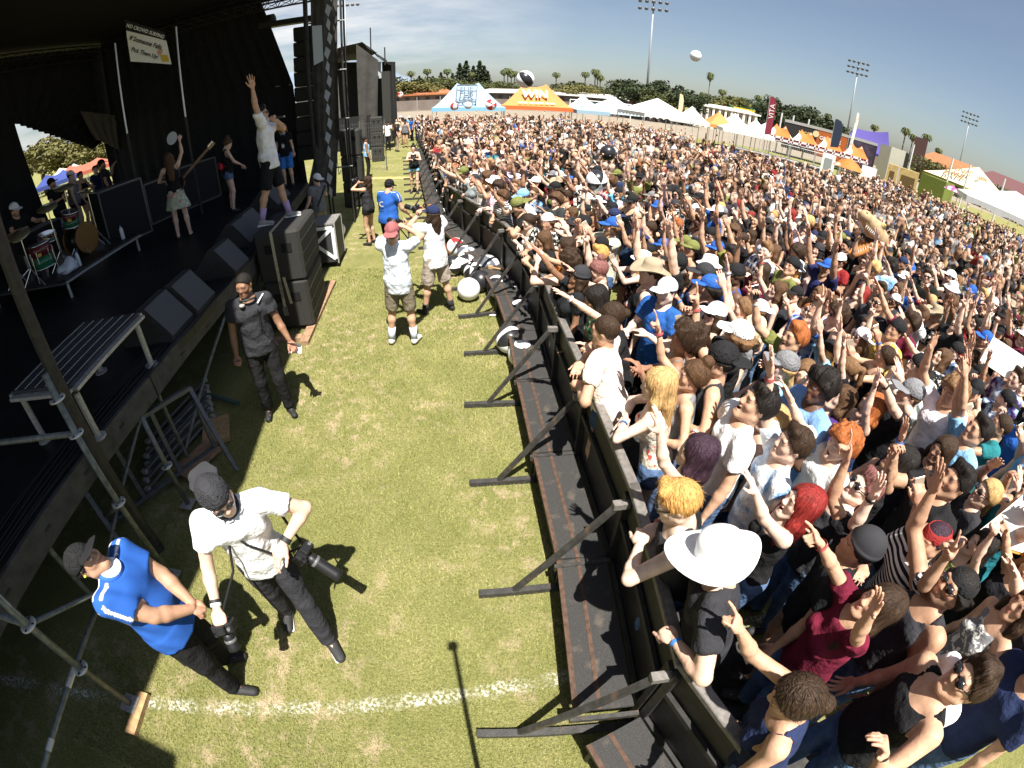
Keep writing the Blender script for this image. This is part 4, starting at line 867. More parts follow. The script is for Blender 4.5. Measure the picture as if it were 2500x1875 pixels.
MB().add([Vector(p)-tw.location for p in ((-4.98,11.86,5.35),(-4.76,11.95,5.35),(-4.76,11.95,4.45),(-4.98,11.86,4.35))], [(0,1,2,3)]).build('pale_tag', mat('pale_print'), tw)
for x, y in ((-5.1,12.4),(-4.5,12.6),(-5.2,12.9),(-4.6,13.1)): pt(MB().tube([(x,y,0),(x,y,7.5)], .03), 'tower_pole', BLACKM, tw)
for z in (1.6,2.9,4.2,5.5): pt(MB().tube([(-5.3,12.35,z),(-4.4,12.6,z)], .02), 'tower_rung', GALV, tw)
la = empty('line_array', (-5.9,13.4,2), label='black hanging line array loudspeakers behind the mesh banner', cat='loudspeaker')
for k in range(9): pt(MB().box((-5.85+.02*k,13.3,2.0+k*.42), (.72,.6,.4), R(10), bev=.03), 'cabinet', SPK, la)
pt(MB().box((-6.3,13.4,5.82), (1.7,.3,.16), R(10)), 'hanging_frame', BLACKM, la)
lb = empty('line_array', (-1.95,-2.75,2), label='black line array loudspeakers at the near end of the stage, behind the viewpoint', cat='loudspeaker')
for k in range(9): pt(MB().box((-1.95-.015*k,-2.75,2.3+k*.42), (.8,.7,.4), R(-6), bev=.03), 'cabinet', SPK, lb)
mt = empty('chain_motor', (-7.35,13.4,5.2), label='black chain motor hanging from the stage truss', cat='motor')
pt(MB().lathe([(.05,-.42),(.17,-.38),(.17,.38),(.05,.42)], 14, (-7.15,13.4,5.98), Matrix.Rotation(R(90),3,'Y')), 'motor_drum', SPK, mt); pt(MB().box((-7.55,13.4,5.15), (.5,.35,.75)), 'chain_bag', SPK, mt); pt(MB().tube([(-7.15,13.4,6.15),(-7.15,13.4,6.9)], .03), 'hook_chain', BLACKM, mt); pt(MB().tube([(-7.3,13.4,4.8),(-7.2,13.4,4.0),(-7.05,13.4,3.9)], .05), 'cable_loom', BLACKM, mt)
pt(MB().lathe([(.24,-.03),(.28,-.03),(.28,.03),(.24,.03)], 20, (-7.15,13.4,3.95), Matrix.Rotation(R(90),3,'X')), 'cable_coil', BLACKM, mt)
# ---------------------------------------------------------------- the second, farther stage
s2 = empty('far_stage', (-11,29,0), label='second black tented stage beyond the speaker stacks', cat='stage')
DARKT = mat('far_scrim', (.05,.047,.043), .9, noise=.3, nscale=2)
def sheet2(pts, nm, m, n=10, amp=.12):
    a, b, c, d = (Vector(p) for p in pts); nn = (b-a).cross(d-a).normalized()
    pt(MB().grid(lambda u, v: tuple((a.lerp(b, u)).lerp(d.lerp(c, u), v)+nn*amp*math.sin(u*11+2.5*v)*(.3+.7*v)), n, 6), nm, m, s2, True)
sheet2([(-13.5,29,5.9),(-9.3,29.6,6.75),(-10.2,36,6.4),(-15,36,5.6)], 'canopy', SCRIM); sheet2([(-9.4,29.4,6.8),(-8.2,29.6,5.6),(-8.9,36,5.2),(-10.4,36,6.5)], 'canopy', SCRIM)
sheet2([(-9.55,29.2,6.6),(-8.35,29.6,5.5),(-8.6,29.6,.9),(-9.6,29.2,.9)], 'front_scrim', DARKT); sheet2([(-13.8,29.6,5.7),(-10.9,29.6,6.1),(-10.9,29.6,1.0),(-13.8,29.6,1.0)], 'back_scrim', mat('grey_scrim',(.1,.095,.085),.9,noise=.2,nscale=3)); sheet2([(-13.5,34,6),(-8.4,34,5.6),(-8.4,34,.5),(-13.5,34,.5)], 'back_scrim', SCRIM)
sheet2([(-13.5,29.4,2.0),(-8.9,29.4,2.2),(-8.9,29.4,.1),(-13.5,29.4,.1)], 'skirt', SCRIM)
pt(MB().box((-8.0,30.2,2.6), (.5,.8,4.4)), 'speaker_column', SPK, s2); pt(MB().tube([(-7.72,30.4,0),(-7.72,30.4,5.3)], .06), 'mast', BLACKM, s2)
for x, z in ((-8.9,7.6),(-8.05,6.3)): pt(MB().tube([(x,30,5.2),(x,30,z)], .04), 'mast', BLACKM, s2)
pt(MB().prism([(-8.7,30.0),(-8.25,30.0),(-8.25,30.05),(-8.7,30.05)], 1.0, Matrix.Translation((0,0,4.4))), 'pale_panel', mat('pale_print'), s2)
# ---------------------------------------------------------------- scaffold, frames and timber by the near end of the stage
ROS = mat('rosette_zinc', (.6,.6,.56), .4, metal=.5)
def standard(x, y, h, lab, ros, zb=.06, cups=True):
    t = empty('scaffold_standard', (x,y,0), 0, lab, 'scaffold', 'scaffold tubes at the near end of the stage')
    MB().tube([(0,0,zb),(0,0,h)], .026, 12).build('tube', GALV, t, True)
    for z in ros:
        r = MB(); r.lathe([(.03,z-.006),(.064,z-.005),(.064,z+.005),(.03,z+.006)], 20); r.build('rosette', ROS, t, True)
        for k in range(4): a = k*math.pi/2+.4; MB().box((math.cos(a)*.047, math.sin(a)*.047, z+.008), (.022,.012,.003), a).build('rosette_slot', BLACKM, t)
    if zb < .1: MB().box((0,0,.055), (.15,.15,.008)).build('base_plate', ALU, t); MB().tube([(0,0,.055),(0,0,.3)], .016, 8).build('screw_jack', BLACKM, t)
    return t
standard(-2.86,.5,2.3,'grey scaffold upright with two bright rosettes behind the blue shirt', (.7,1.28))
standard(-3.02,1.74,2.25,'scaffold upright leading up past the stage edge', (1.05,1.75,2.05))
standard(-3.3,2.6,1.2,'short scaffold upright beside the stage fascia', (.6,))
for i, (a, b, r) in enumerate((((-3.02,1.2,.7),(-2.74,-.7,.7),.024),((-2.86,.5,1.28),(-4.3,.35,1.3),.026),((-3.02,1.74,1.75),(-3.9,1.3,1.9),.024),((-3.02,1.7,.3),(-2.86,.5,1.28),.02),((-3.05,1.75,1.0),(-3.75,1.95,.5),.024))):
    tag(MB().tube([a, b], r, 10).build('scaffold_tube', GALV, smooth=True), ['long horizontal scaffold tube with pale tape bands at the near edge', 'scaffold tube running under the stage corner', 'greenish scaffold tube angled up to the stage', 'thin diagonal scaffold brace behind the blue shirt', 'short scaffold tube crossing below the fascia'][i], 'scaffold', 'scaffold tubes at the near end of the stage')
tape = MB()
for z in (.42,.5,-.05,-.35): 
    p = Vector((-3.02,1.2,.7)).lerp(Vector((-2.74,-.7,.7)), (1.2-z)/1.9); q = Vector((-3.02,1.2,.7)).lerp(Vector((-2.74,-.7,.7)), (1.2-z+.09)/1.9); tag(MB().tube([p,q], .0255, 10).build('tape_band', ROS), ['pale tape band on the horizontal scaffold tube, first from the rosette','pale tape band just past the rosette upright','pale tape band near the picture’s lower edge','last pale tape band at the tube’s end'][(.42,.5,-.05,-.35).index(z)], 'tape', 'tape bands on the scaffold tube')
tag(MB().box((-2.77,.45,.025), (.1,.36,.05), R(4)).build('wood_block', WOODM), 'raw wooden block under the scaffold base plate', 'wood block')
tag(MB().box((-3.55,3.75,.06), (.35,.5,.05), R(30)).build('wood_block', WOODM), 'square wooden board by the grey frames', 'wood block'); tag(MB().box((-3.5,3.2,.1), (.3,.55,.04), R(-20)).build('wood_block', WOODB), 'brown board lying under the grey frame', 'wood block')
GREYB = mat('blue_grey_tube', (.11,.12,.14), .5, metal=.3, noise=.25, nscale=20)
fr = empty('barricade_frame', (-3.72,2.75,0), R(-30), 'blue grey steel frame with cross bars leaning by the stage', 'frame')
for z in (.0,): pass
for p, q in (((0,.75,.05),(0,.75,.95)),((0,-.75,.05),(0,-.75,.95)),((0,.75,.95),(0,-.75,.95)),((0,.75,.12),(0,-.75,.12)),((0,.25,.12),(0,.25,.95)),((0,-.25,.12),(0,-.25,.95)),((-.02,.75,.95),(.45,.75,.03)),((-.02,-.75,.95),(.45,-.75,.03))): MB().beam(p, q, .045, .045, up=(1,0,.01)).build('frame_tube', GREYB, fr)
for k in range(9):
    rs = random.Random(30+k); y = 3.25+.08*k; a = Vector((-3.95-.05*k,y-.55,.06+.05*(k%3))); b = Vector((-3.75-.06*k,y+.75,.06+.05*(k%3))); t = empty('scaffold_ledger', tuple(a), 0, ['topmost','second','third','fourth','fifth','sixth','seventh','eighth','lowest'][k]+' galvanised tube from the near side of the pile under the stage', 'scaffold', 'pile of scaffold tubes under the stage')
    MB().tube([(0,0,0), b-a], .024, 8).build('tube', GALV, t, True)
    for e in (0,1): MB().box((b-a)*e, (.06,.05,.05)).build('wedge_head', ROS, t)
tag(MB().tube([(-4.3,4.5,.06),(-3.5,4.3,.06)], .03, 8).build('scaffold_tube', mat('green_tube',(.07,.11,.1),.6)), 'dark green tube on the grass under the stage', 'scaffold', 'scaffold tubes at the near end of the stage')
# the pole that carries this view: only its shadow falls into the picture
cp = empty('camera_pole', (0,-.02,0), label='slim black pole standing in the pit below the viewpoint, casting a thin shadow', cat='pole')
MB().tube([(0,0,0),(0,0,3.36)], .018, 10).build('pole_tube', BLACKM, cp, True); MB().box((0,-.05,3.42), (.07,.05,.06)).build('camera_case', BLACKM, cp); MB().lathe([(.03,3.3),(.035,3.32),(.03,3.36)], 10).build('clamp', BLACKM, cp)

tag(MB().tube([(-.42,8.1,.37),(-.2,8.02,.37)], .02, 6).box((-.45,8.11,.375), (.08,.06,.05)).build('wooden_mallet', WOODM), 'small wooden mallet lying on the barrier step', 'mallet')
# ---------------------------------------------------------------- far surroundings; pol = bearing from the pit (degrees right of the pit axis) and distance in metres
def pol(az, d, z=0.): return Vector((d*math.sin(R(az)), d*math.cos(R(az)), z))
def wmat(name, col, **k): return mat(name, col, k.pop('rough', .8), **k)
WHT = mat('tent_white', (.58,.58,.57), .75, noise=.05, nscale=2); BLUT = mat('tent_blue', (.26,.37,.47), .75, noise=.05); BLUV = mat('tent_blue_valance', (.2,.42,.65), .75); ORG = mat('tent_orange', (.55,.21,.06), .75, noise=.06); REDV = mat('tent_red_valance', (.75,.13,.03), .75); TANT = mat('tent_tan', (.72,.6,.42), .8, noise=.08, nscale=1)
LEGM = mat('tent_leg', (.5,.5,.5), .4, metal=.5)
def canopy(name, corners, eave, peaks, roofm, valm, lab, cat='tent', grp='canopy tents around the field', val=.28, curve=1.25, legs=True, scallop=False, sag=.25):
    """corners: four ground points in order; peaks: one or two (u,v,z) in the corner frame."""
    c = [Vector((p[0], p[1], 0)) for p in corners]; O = sum(c, Vector())/4; t = empty(name, O, 0, lab, cat, grp); c = [p-O for p in c]
    uv = lambda u, v: c[0].lerp(c[1], u).lerp(c[3].lerp(c[2], u), v); pk = [uv(u, v)+Vector((0,0,z)) for u, v, z in peaks]
    def ridge(s):
        if len(pk) == 1: return pk[0]
        p = pk[0].lerp(pk[1], s); p.z -= sag*4*s*(1-s); return p
    ends = [(0,1,0,1),(1,2,1,1),(2,3,1,0),(3,0,0,0)]
    for i, (a, b, s0, s1) in enumerate(ends):
        def fn(u, v):
            e = c[a].lerp(c[b], u); r = ridge(s0+(s1-s0)*u); p = e.lerp(r, v); p.z = eave+(r.z-eave)*v**curve; return tuple(p)
        MB().grid(fn, 10, 8).build('roof_panel', roofm, t, True)
        vb = MB(); n = 24
        for k in range(n):
            u0, u1 = k/n, (k+1)/n; p, q = c[a].lerp(c[b], u0), c[a].lerp(c[b], u1); dz = lambda u: val*(1-.35*abs(math.sin(u*math.pi*8)) if scallop else 1)
            o = (p+q).normalized()*.01; vb.add([p+o+Vector((0,0,eave+.01)), q+o+Vector((0,0,eave+.01)), q+o+Vector((0,0,eave-dz(u1))), p+o+Vector((0,0,eave-dz(u0)))], [(0,1,2,3)])
        vb.build('valance', valm, t)
        if legs: MB().tube([(c[a].x*.98,c[a].y*.98,0),(c[a].x*.98,c[a].y*.98,eave)], .03, 6).build('leg', LEGM, t)
    return t
def rect(cx, cy, w, d, rz=0):
    a = R(rz); ux, uy = math.cos(a), math.sin(a); return [(cx+ux*x*w/2-uy*y*d/2, cy+uy*x*w/2+ux*y*d/2) for x, y in ((-1,-1),(1,-1),(1,1),(-1,1))]
tb = canopy('canopy_tent', rect(-3.95,39.2,5.5,3.2,4), 2.1, [(.33,.5,4.0),(.63,.5,4.02)], BLUT, BLUV, 'pale blue double peaked canopy with a grey FUELED BY RAMEN print')
to = canopy('canopy_tent', rect(1.3,39.4,5.4,3.2,-2), 2.25, [(.29,.5,3.95),(.62,.5,4.02)], ORG, REDV, 'orange double peaked canopy with faded white print')
def slope_text(par, s, size, x, z, y, tilt, m, **k):
    me = text_mesh(s, size, .004, **k); me.materials.append(m); M = Matrix.Translation((x,y,z))@Matrix.Rotation(R(tilt),4,'X'); return put('lettering', me, par, M)
GRYP = mat('grey_print', (.1,.12,.14), .8)
for s, z, y, sz in (('FUE',3.5,-.73,.62),('LED',3.02,-1.05,.62),('BY RAMEN',2.66,-1.42,.32)): slope_text(tb, s, sz, -.12, z, y, 52, GRYP, off=.012)
fr_ = MB()
for a, b in (((-.86,-.55,3.82),(.66,-.55,3.82)),((.66,-.55,3.82),(.66,-1.55,2.52)),((.66,-1.55,2.52),(-.86,-1.55,2.52)),((-.86,-1.55,2.52),(-.86,-.55,3.82))): MB().beam(a, b, .05, .09, up=(0,-.7,.7)).build('print_frame', GRYP, tb)
WPR = mat('white_print', (.82,.8,.75), .8)
slope_text(to, 'WIN', .95, -.2, 3.2, -.95, 55, WPR, off=.03)
for k in range(7): MB().box((-1.3+.4*k,-1.5,2.52), (.3,.02,.1), M=Matrix.Rotation(R(-40),3,'X')).build('small_print', WPR, to)
wt = canopy('frame_tent', [(8.7,34.9),(12.9,36.2),(11.9,40.2),(7.5,38.9)], 2.5, [(.5,.5,3.7)], WHT, WHT, 'large white pyramid frame tent right of the orange canopy', scallop=True, curve=1.1, val=.35)
BW = mat('tent_bluewhite', (.55,.66,.74), .8, noise=.2, nscale=2)
for i, (az, d, w, z, m, lab) in enumerate(((7.0,44,3.0,3.0,WHT,'small white canopy just right of the orange canopy'),(7.9,40,2.6,2.5,BLUT,'light blue umbrella canopy in front of the small white canopy'),(10.4,46,4.2,3.05,BW,'blue and white canopy left of the large white frame tent'),(19.2,46,3.4,3.1,WHT,'white canopy beside the right corner of the large frame tent'),(24.0,50,3.2,3.15,WHT,'white canopy below the green roofed building'),(22.2,47,2.6,3.0,ORG,'small orange canopy between two white canopies'),(26.4,46,3.0,2.95,WHT,'white canopy left of the maroon feather flag'),(24.6,43,3.2,2.7,WHT,'low white canopy above the left end of the bar fence'),(27.5,44,2.6,2.9,WHT,'white canopy behind the maroon feather flag'))):
    p = pol(az, d); canopy('canopy_tent', rect(p.x, p.y, w, w, -az+12*(i%3)), 2.15, [(.5,.5,z+.35)], m, m, lab)
t3_ = canopy('frame_tent', [(29.1,24.2),(41,9.5),(46,14),(34,29.5)], 2.55, [(.2,.5,4.1),(.8,.5,4.3)], WHT, WHT, 'long white frame tent with scalloped valance at the right edge', scallop=True, curve=1.1, val=.5, sag=.5)
eb = canopy('frame_tent', [(44.5,37.5),(50.5,35.0),(53.5,41.5),(44.6,44.5)], 2.75, [(.5,.5,5.3)], TANT, mat('olive_valance',(.32,.3,.07),.8), 'tan pyramid tent printed ERNIE BALL with an eagle', curve=1.15)
def face_text(par, s, size, loc, rz, tilt, m, sh=0.): me = text_mesh(s, size, .01, shear=sh, off=.012); me.materials.append(m); put('lettering', me, par, Matrix.Translation(Vector(loc)-par.location)@Matrix.Rotation(R(rz),4,'Z')@Matrix.Rotation(R(tilt),4,'X'))
BRN = mat('brown_print', (.25,.15,.06), .8)
face_text(eb, 'ERNIE', 1.25, (46.0,40.2,4.22), -78, 38, BRN, -.1); face_text(eb, 'BALL', 1.25, (45.25,40.1,3.6), -78, 38, BRN, -.1)
eg = MB(); 
for k in range(9): a = R(-70+k*17); eg.add([Vector((47.2,38.4,3.9))-eb.location, Vector((47.2+1.3*math.sin(a),38.1-.4*math.cos(a),3.95+.5*math.cos(a)))-eb.location, Vector((47.2+1.2*math.sin(a+.16),38.1-.4*math.cos(a+.16),3.9+.5*math.cos(a+.16)))-eb.location], [(0,1,2)])
tag(eg.build('eagle_print', BRN, eb), kind='stuff')
OLV = mat('olive_wall', (.14,.17,.03), .8, noise=.2)
def block(name, az, d, az2, d2, z0, z1, dep, m, lab, cat, parent=None, grp=None):
    a, b = pol(az, d), pol(az2, d2); u = (b-a).normalized(); n = Vector((u.y,-u.x,0)); n = -n if n.dot(a) < 0 else n
    O = (a+b)/2; t = empty(name, O, 0, lab, cat, grp) if parent is None else parent; off = t.location
    q = [a, b, b+n*dep, a+n*dep]; MB().prism([tuple((p-off)[:2]) for p in q], z1-z0, Matrix.Translation((0,0,z0))).build('wall', m, t); return t, a, b, u, n
block('market_booth', 45.0, 56, 47.8, 55, 0, 2.55, 3, OLV, 'olive green booth wall under the ERNIE BALL tent', 'booth')
WD = mat('kiosk_wood', (.42,.3,.13), .8, noise=.2, nscale=3)
for az, az2, lab in ((41.4,42.5,'tan wooden kiosk beside the silver trailer end'),(42.7,44.8,'yellowish wooden kiosk left of the olive booth')):
    t, a, b, u, n = block('wooden_kiosk', az, 50, az2, 50, 0, 2.5, 2, WD, lab, 'kiosk'); MB().prism([tuple((p-t.location)[:2]) for p in (a+u*.25-n*.03, b-u*.25-n*.03, b-u*.25, a+u*.25)], 1.1, Matrix.Translation((0,0,.8))).build('service_window', mat('kiosk_dark',(.1,.06,.02),.8), t)
# ---- trailer
tr, a, b, u, n = block('exhibition_trailer', 29.5, 57, 39.8, 57, .9, 3.95, 2.5, mat('trailer_black',(.025,.022,.025),.4), 'long black and orange exhibition trailer behind the orange booths', 'trailer')
def strip(f0, f1, z0, z1, m, nm, e=.02): P, Q = a+(b-a)*f0-n*e-tr.location, a+(b-a)*f1-n*e-tr.location; return MB().prism([tuple(p[:2]) for p in (P, Q, Q+n*(e*.8), P+n*(e*.8))], z1-z0, Matrix.Translation((0,0,z0))).build(nm, m, tr)
strip(0,1.0,3.7,4.0,mat('trailer_trim',(.5,.5,.5),.3,metal=.5),'roof_trim',.05); strip(.36,.68,1.0,3.7,mat('trailer_orange',(.35,.09,.02),.5,noise=.2),'orange_panel'); strip(.69,.98,1.0,3.7,mat('trailer_print',(.05,.035,.06),.5,noise=.6,nscale=1.5),'poster_panel')
def tr_text(s, f, z, size, m): P = a+(b-a)*f-n*.06; me = text_mesh(s, size, .01, off=.01); me.materials.append(m); tag(put('lettering', me, tr, Matrix.Translation(P-tr.location+Vector((0,0,z)))@Matrix.Rotation(math.atan2(u.y,u.x),4,'Z')@Matrix.Rotation(R(90),4,'X')))
tr_text('NGER', .24, 2.9, .62, mat('yellow_print',(.6,.45,.15),.7)); tr_text('GRI', .43, 2.9, .55, mat('letter_white',(.75,.73,.7),.7)); tr_text('BOZE', .55, 2.9, .55, mat('letter_white'))
MB().lathe([(.35,0),(.35,.02)], 16, a+(b-a)*.345-n*.06-tr.location+Vector((0,0,3.2)), Matrix.Rotation(math.atan2(u.y,u.x),3,'Z')@Matrix.Rotation(R(90),3,'X')).build('round_emblem', mat('emblem_cream',(.6,.5,.3),.7), tr)
block('metal_container', 40.1, 55, 41.3, 54, 0, 4.1, 2.4, mat('silver_panel',(.5,.48,.42),.35,metal=.4,noise=.2), 'silver metal container end standing right of the trailer', 'container'); block('metal_container', 41.35, 56, 43.3, 56, 0, 3.9, 2.4, BLACKM, 'open black container right of the silver container end', 'container')
# ---- orange booths with chequered valances
def chk(n, l, t, src):
    c = n.new('ShaderNodeTexChecker'); c.inputs['Scale'].default_value = 5.5; l.new(t.outputs['Object'], c.inputs['Vector']); c.inputs[1].default_value = (.75,.72,.7,1); c.inputs[2].default_value = (.12,.01,.03,1); return c.outputs[0]
CHK = mat('chequer', rough=.8, extra=chk); ORGW = mat('orange_white', (.6,.14,.025), .7, extra=lambda n,l,t,s: nmix(n,l,nnoise(n,l,t,.55,.47,.53,2),s,(.8,.72,.62)))
p0, p1 = Vector((19.9,38.1,0)), Vector((27.2,33.3,0)); du = (p1-p0)/4
for i in range(4):
    c = p0+du*(i+.5)+Vector((.55,.83,0))*1.4; canopy('market_booth', rect(c.x, c.y, du.length*.98, 2.6, math.degrees(math.atan2(du.y,du.x))), 2.35, [(.32,.5,3.35),(.68,.5,3.3)], ORGW, CHK, 'orange and white booth canopy with chequered valance, '+['nearest the maroon flag','second from the maroon flag','third from the maroon flag','at the far right below the trailer posters'][i], 'booth', 'orange market booths', val=.4, sag=.3)
pp = canopy('canopy_tent', rect(*pol(38.8,62)[:2], 5.6, 3.5, -42), 2.9, [(.15,.5,5.1),(.85,.5,5.7)], mat('tent_purple',(.07,.05,.25),.7), mat('tent_purple'), 'dark purple double peaked canopy showing above the trailer roof')
# ---- bar fence on a riser
vr = empty('viewing_platform', (18.4,33.1,0), label='dark viewing platform under the bar fence in the crowd', cat='platform')
f0, f1 = Vector((15.2,34.9,0)), Vector((21.5,31.3,0)); fu = (f1-f0).normalized(); fn_ = Vector((-fu.y,fu.x,0)); 
MB().prism([tuple((p-vr.location)[:2]) for p in (f0, f1, f1+fn_*3, f0+fn_*3)], .85).build('platform_deck', mat('platform_grey',(.08,.08,.085),.8), vr)
for i in range(4):
    a, b = f0.lerp(f1, i/4)-fn_*.05, f0.lerp(f1, (i+.97)/4)-fn_*.05; t = empty('bar_fence', (a+b)/2, math.atan2(fu.y,fu.x), ['first','second','third','fourth'][i]+' steel bar fence panel on the viewing platform, counted from the white canopies', 'fence', 'bar fence panels'); L = (b-a).length
    for z in (.95,2.0): MB().tube([(-L/2,0,z),(L/2,0,z)], .022, 6).build('rail', LEGM, t)
    for k in range(13): x = -L/2+.06+(L-.12)*k/12; MB().beam((x,0,.95),(x,0,2.0),.016,.016).build('bar', LEGM, t)
for az, w, m, lab in ((34.95,1.1,mat('booth_white',(.75,.75,.75),.6),'white framed portable booth at the right end of the bar fence'),(39.5,1.25,mat('board_white',(.8,.8,.8),.7),'blank white square board standing above the crowd')):
    t, a, b, u, n = block('portable_booth' if az < 36 else 'white_board', az-w/1.5, 36, az+w/1.5, 36, .3 if az > 36 else 0, 2.15, .1 if az > 36 else .9, m, lab, 'booth' if az < 36 else 'board')
    if az < 36: MB().prism([tuple((p-t.location)[:2]) for p in (a+u*.2-n*.03, b-u*.2-n*.03, b-u*.2, a+u*.2)], 1.7, Matrix.Translation((0,0,.2))).build('door_panel', mat('booth_grey',(.25,.27,.27),.6), t)
# ---- feather flags
def feather(az, d, z0, z1, w, m, lab, lean=0.):
    p = pol(az, d); t = empty('feather_flag', p, R(-az), lab, 'flag', 'feather flags'); MB().tube([(0,0,0),(0,0,z1)], .02, 6).build('pole', LEGM, t)
    poly = [(0,z0),(w*.9,z0+.1),(w,z0+(z1-z0)*.5),(w,z1-.5),(w*.7,z1-.1),(w*.25,z1),(0,z1-.05)]; MB().prism([(x+lean*y, y) for x, y in poly], .012, Matrix.Rotation(R(90),4,'X')).build('sail', m, t); return t
ff = feather(27.5,40,2.3,5.35,.55,mat('maroon_sail',(.2,.02,.04),.8),'tall maroon feather flag with pale lettering'); me_ = text_mesh('VITA', .55, .004); me_.materials.append(mat('letter_white')); put('lettering', me_, ff, Matrix.Translation((.3,-.03,4.2))@Matrix.Rotation(R(90),4,'X')@Matrix.Rotation(R(90),4,'Z'))
feather(34.8,40,2.6,4.8,.7,mat('navy_sail',(.015,.025,.05),.7),'dark navy feather flag in front of the trailer'); feather(36.6,40,2.4,5.7,.22,mat('redwhite_sail',(.7,.3,.2),.8,extra=lambda n,l,t,s: nmix(n,l,nnoise(n,l,t,.8,.45,.5),s,(.8,.78,.75))),'thin red and white feather flag right of the navy one', .05); feather(17.7,42,2.7,4.35,.35,mat('orangewhite_sail',(.8,.5,.3),.8),'thin pale orange flag in front of the dark round trees')
for i, az in enumerate((29.0,30.3,32.0,43.5,47.8,49.7,53.5)): tag(MB().tube([pol(az,58),pol(az+.05,58,4.6+.5*(az > 43))], .1, 8).build('white_post', WHT), ['first','second','third','fourth','fifth','sixth','seventh'][i]+' white post from the maroon flag towards the right edge', 'post', 'white posts behind the booths')
p = pol(48.5,40); um = empty('umbrella', p, 0, 'red white and blue umbrella in the crowd by the ERNIE BALL tent', 'umbrella'); MB().lathe([(.02,2.75),(.35,2.62),(.6,2.4),(.62,2.38)], 12).build('umbrella_canopy', mat('umbrella_cloth',(.6,.6,.65),.7,extra=lambda n,l,t,s: nmix(n,l,nnoise(n,l,t,2,.48,.52),s,(.3,.05,.2))), um, True); MB().tube([(0,0,1.2),(0,0,2.7)], .012, 6).build('shaft', LEGM, um)
p = pol(37.2,30); um = empty('umbrella', p, 0, 'red white and orange sunshade below the booth canopies', 'umbrella'); MB().lathe([(.02,2.5),(.5,2.3),(.9,1.95),(.92,1.93)], 12).build('umbrella_canopy', ORGW, um, True); MB().tube([(0,0,0),(0,0,2.45)], .02, 6).build('shaft', LEGM, um)
# ---- low buildings
STU = mat('stucco', (.5,.46,.36), .9, noise=.08, nscale=.3); RTILE = mat('tile_roof', (.33,.12,.05), .85, noise=.2, nscale=1.5); DKW = mat('window_dark', (.03,.03,.035), .3)
def longhall(az, d, az2, d2, h, rh, wm, rm, lab, nwin=10, over=.8, dep=12, winh=.9):
    t, a, b, u, n = block('long_building', az, d, az2, d2, 0, h, dep, wm, lab, 'building', None, 'low buildings around the field'); O = t.location
    q = [a-u*over-n*over, b+u*over-n*over, b+u*over+n*(dep+over), a-u*over+n*(dep+over)]; r0, r1 = (q[0]+q[3])/2+u*2, (q[1]+q[2])/2-u*2; V3 = lambda p, z: Vector((p.x-O.x, p.y-O.y, z))
    MB().add([V3(q[0],h),V3(q[1],h),V3(q[2],h),V3(q[3],h),V3(r0,h+rh),V3(r1,h+rh)], [(0,1,5,4),(1,2,5),(2,3,4,5),(3,0,4),(3,2,1,0)]).build('roof', rm, t)
    MB().prism([tuple((p-O)[:2]) for p in (q[0]-n*.05, q[1]-n*.05, q[1], q[0])], .3, Matrix.Translation((0,0,h-.15))).build('fascia', mat('fascia_white',(.75,.73,.68),.7) if rm is not RTILE else RTILE, t)
    for k in range(nwin):
        f = (k+.3)/nwin; P, Q = a+(b-a)*f-n*.03, a+(b-a)*(f+.4/nwin)-n*.03; w = MB().prism([tuple((p-O)[:2]) for p in (P, Q, Q+n*.02, P+n*.02)], winh, Matrix.Translation((0,0,h-.5-winh))).build('window', DKW, t)
    return t, a, b, u, n
longhall(-21,108,-7.6,106,2.6,1.1,mat('wall_brown',(.16,.12,.09),.9),RTILE,'low brown building with red tile roof behind the blue canopy',12)
longhall(-5,104,13.5,100,2.9,.7,mat('wall_dark',(.1,.09,.08),.9),mat('white_roof',(.62,.58,.52),.8),'low building with pale flat roof behind the orange canopy',16)
t, a, b, u, n = longhall(19.6,92,26.3,92,3.9,.5,STU,mat('white_roof'),'cream building with white columns behind the white canopies',5)
for k in range(11): p = a+(b-a)*(k/10)-n*.5-t.location; MB().box((p.x,p.y,1.95), (.4,.4,3.9), math.atan2(u.y,u.x)).build('column', mat('column_white',(.8,.78,.72),.7), t)
t, a, b, u, n = longhall(22.6,104,30.0,104,3.0,2.2,STU,mat('green_roof',(.02,.2,.08),.6),'building with bright green roof and yellow sign',6); P = a+(b-a)*.33-n*1.2-t.location; MB().box((P.x,P.y,4.3), (4.6,.1,.9), math.atan2(u.y,u.x)).build('sign_board', mat('sign_yellow',(.7,.4,.03),.6), t)
longhall(29.5,110,42.5,110,2.8,2.0,STU,RTILE,'building with red roof beyond the trailer',10); longhall(44.3,120,51,116,4.2,2.6,mat('wall_brick',(.24,.12,.06),.9,noise=.15),RTILE,'reddish brown grandstand building left of the far light mast',8); longhall(50.5,112,62,106,4.6,2.6,mat('wall_brick'),mat('dark_roof',(.12,.05,.05),.8),'long dark red roofed building at the right edge',12)
t, a, b, u, n = block('barn', 9.6,120,11.7,120,0,3.6,6,mat('barn_red',(.1,.02,.025),.85),'dark red gabled barn with small cupola left of the dark round trees','barn'); O = t.location; V3 = lambda p, z: Vector((p.x-O.x, p.y-O.y, z))
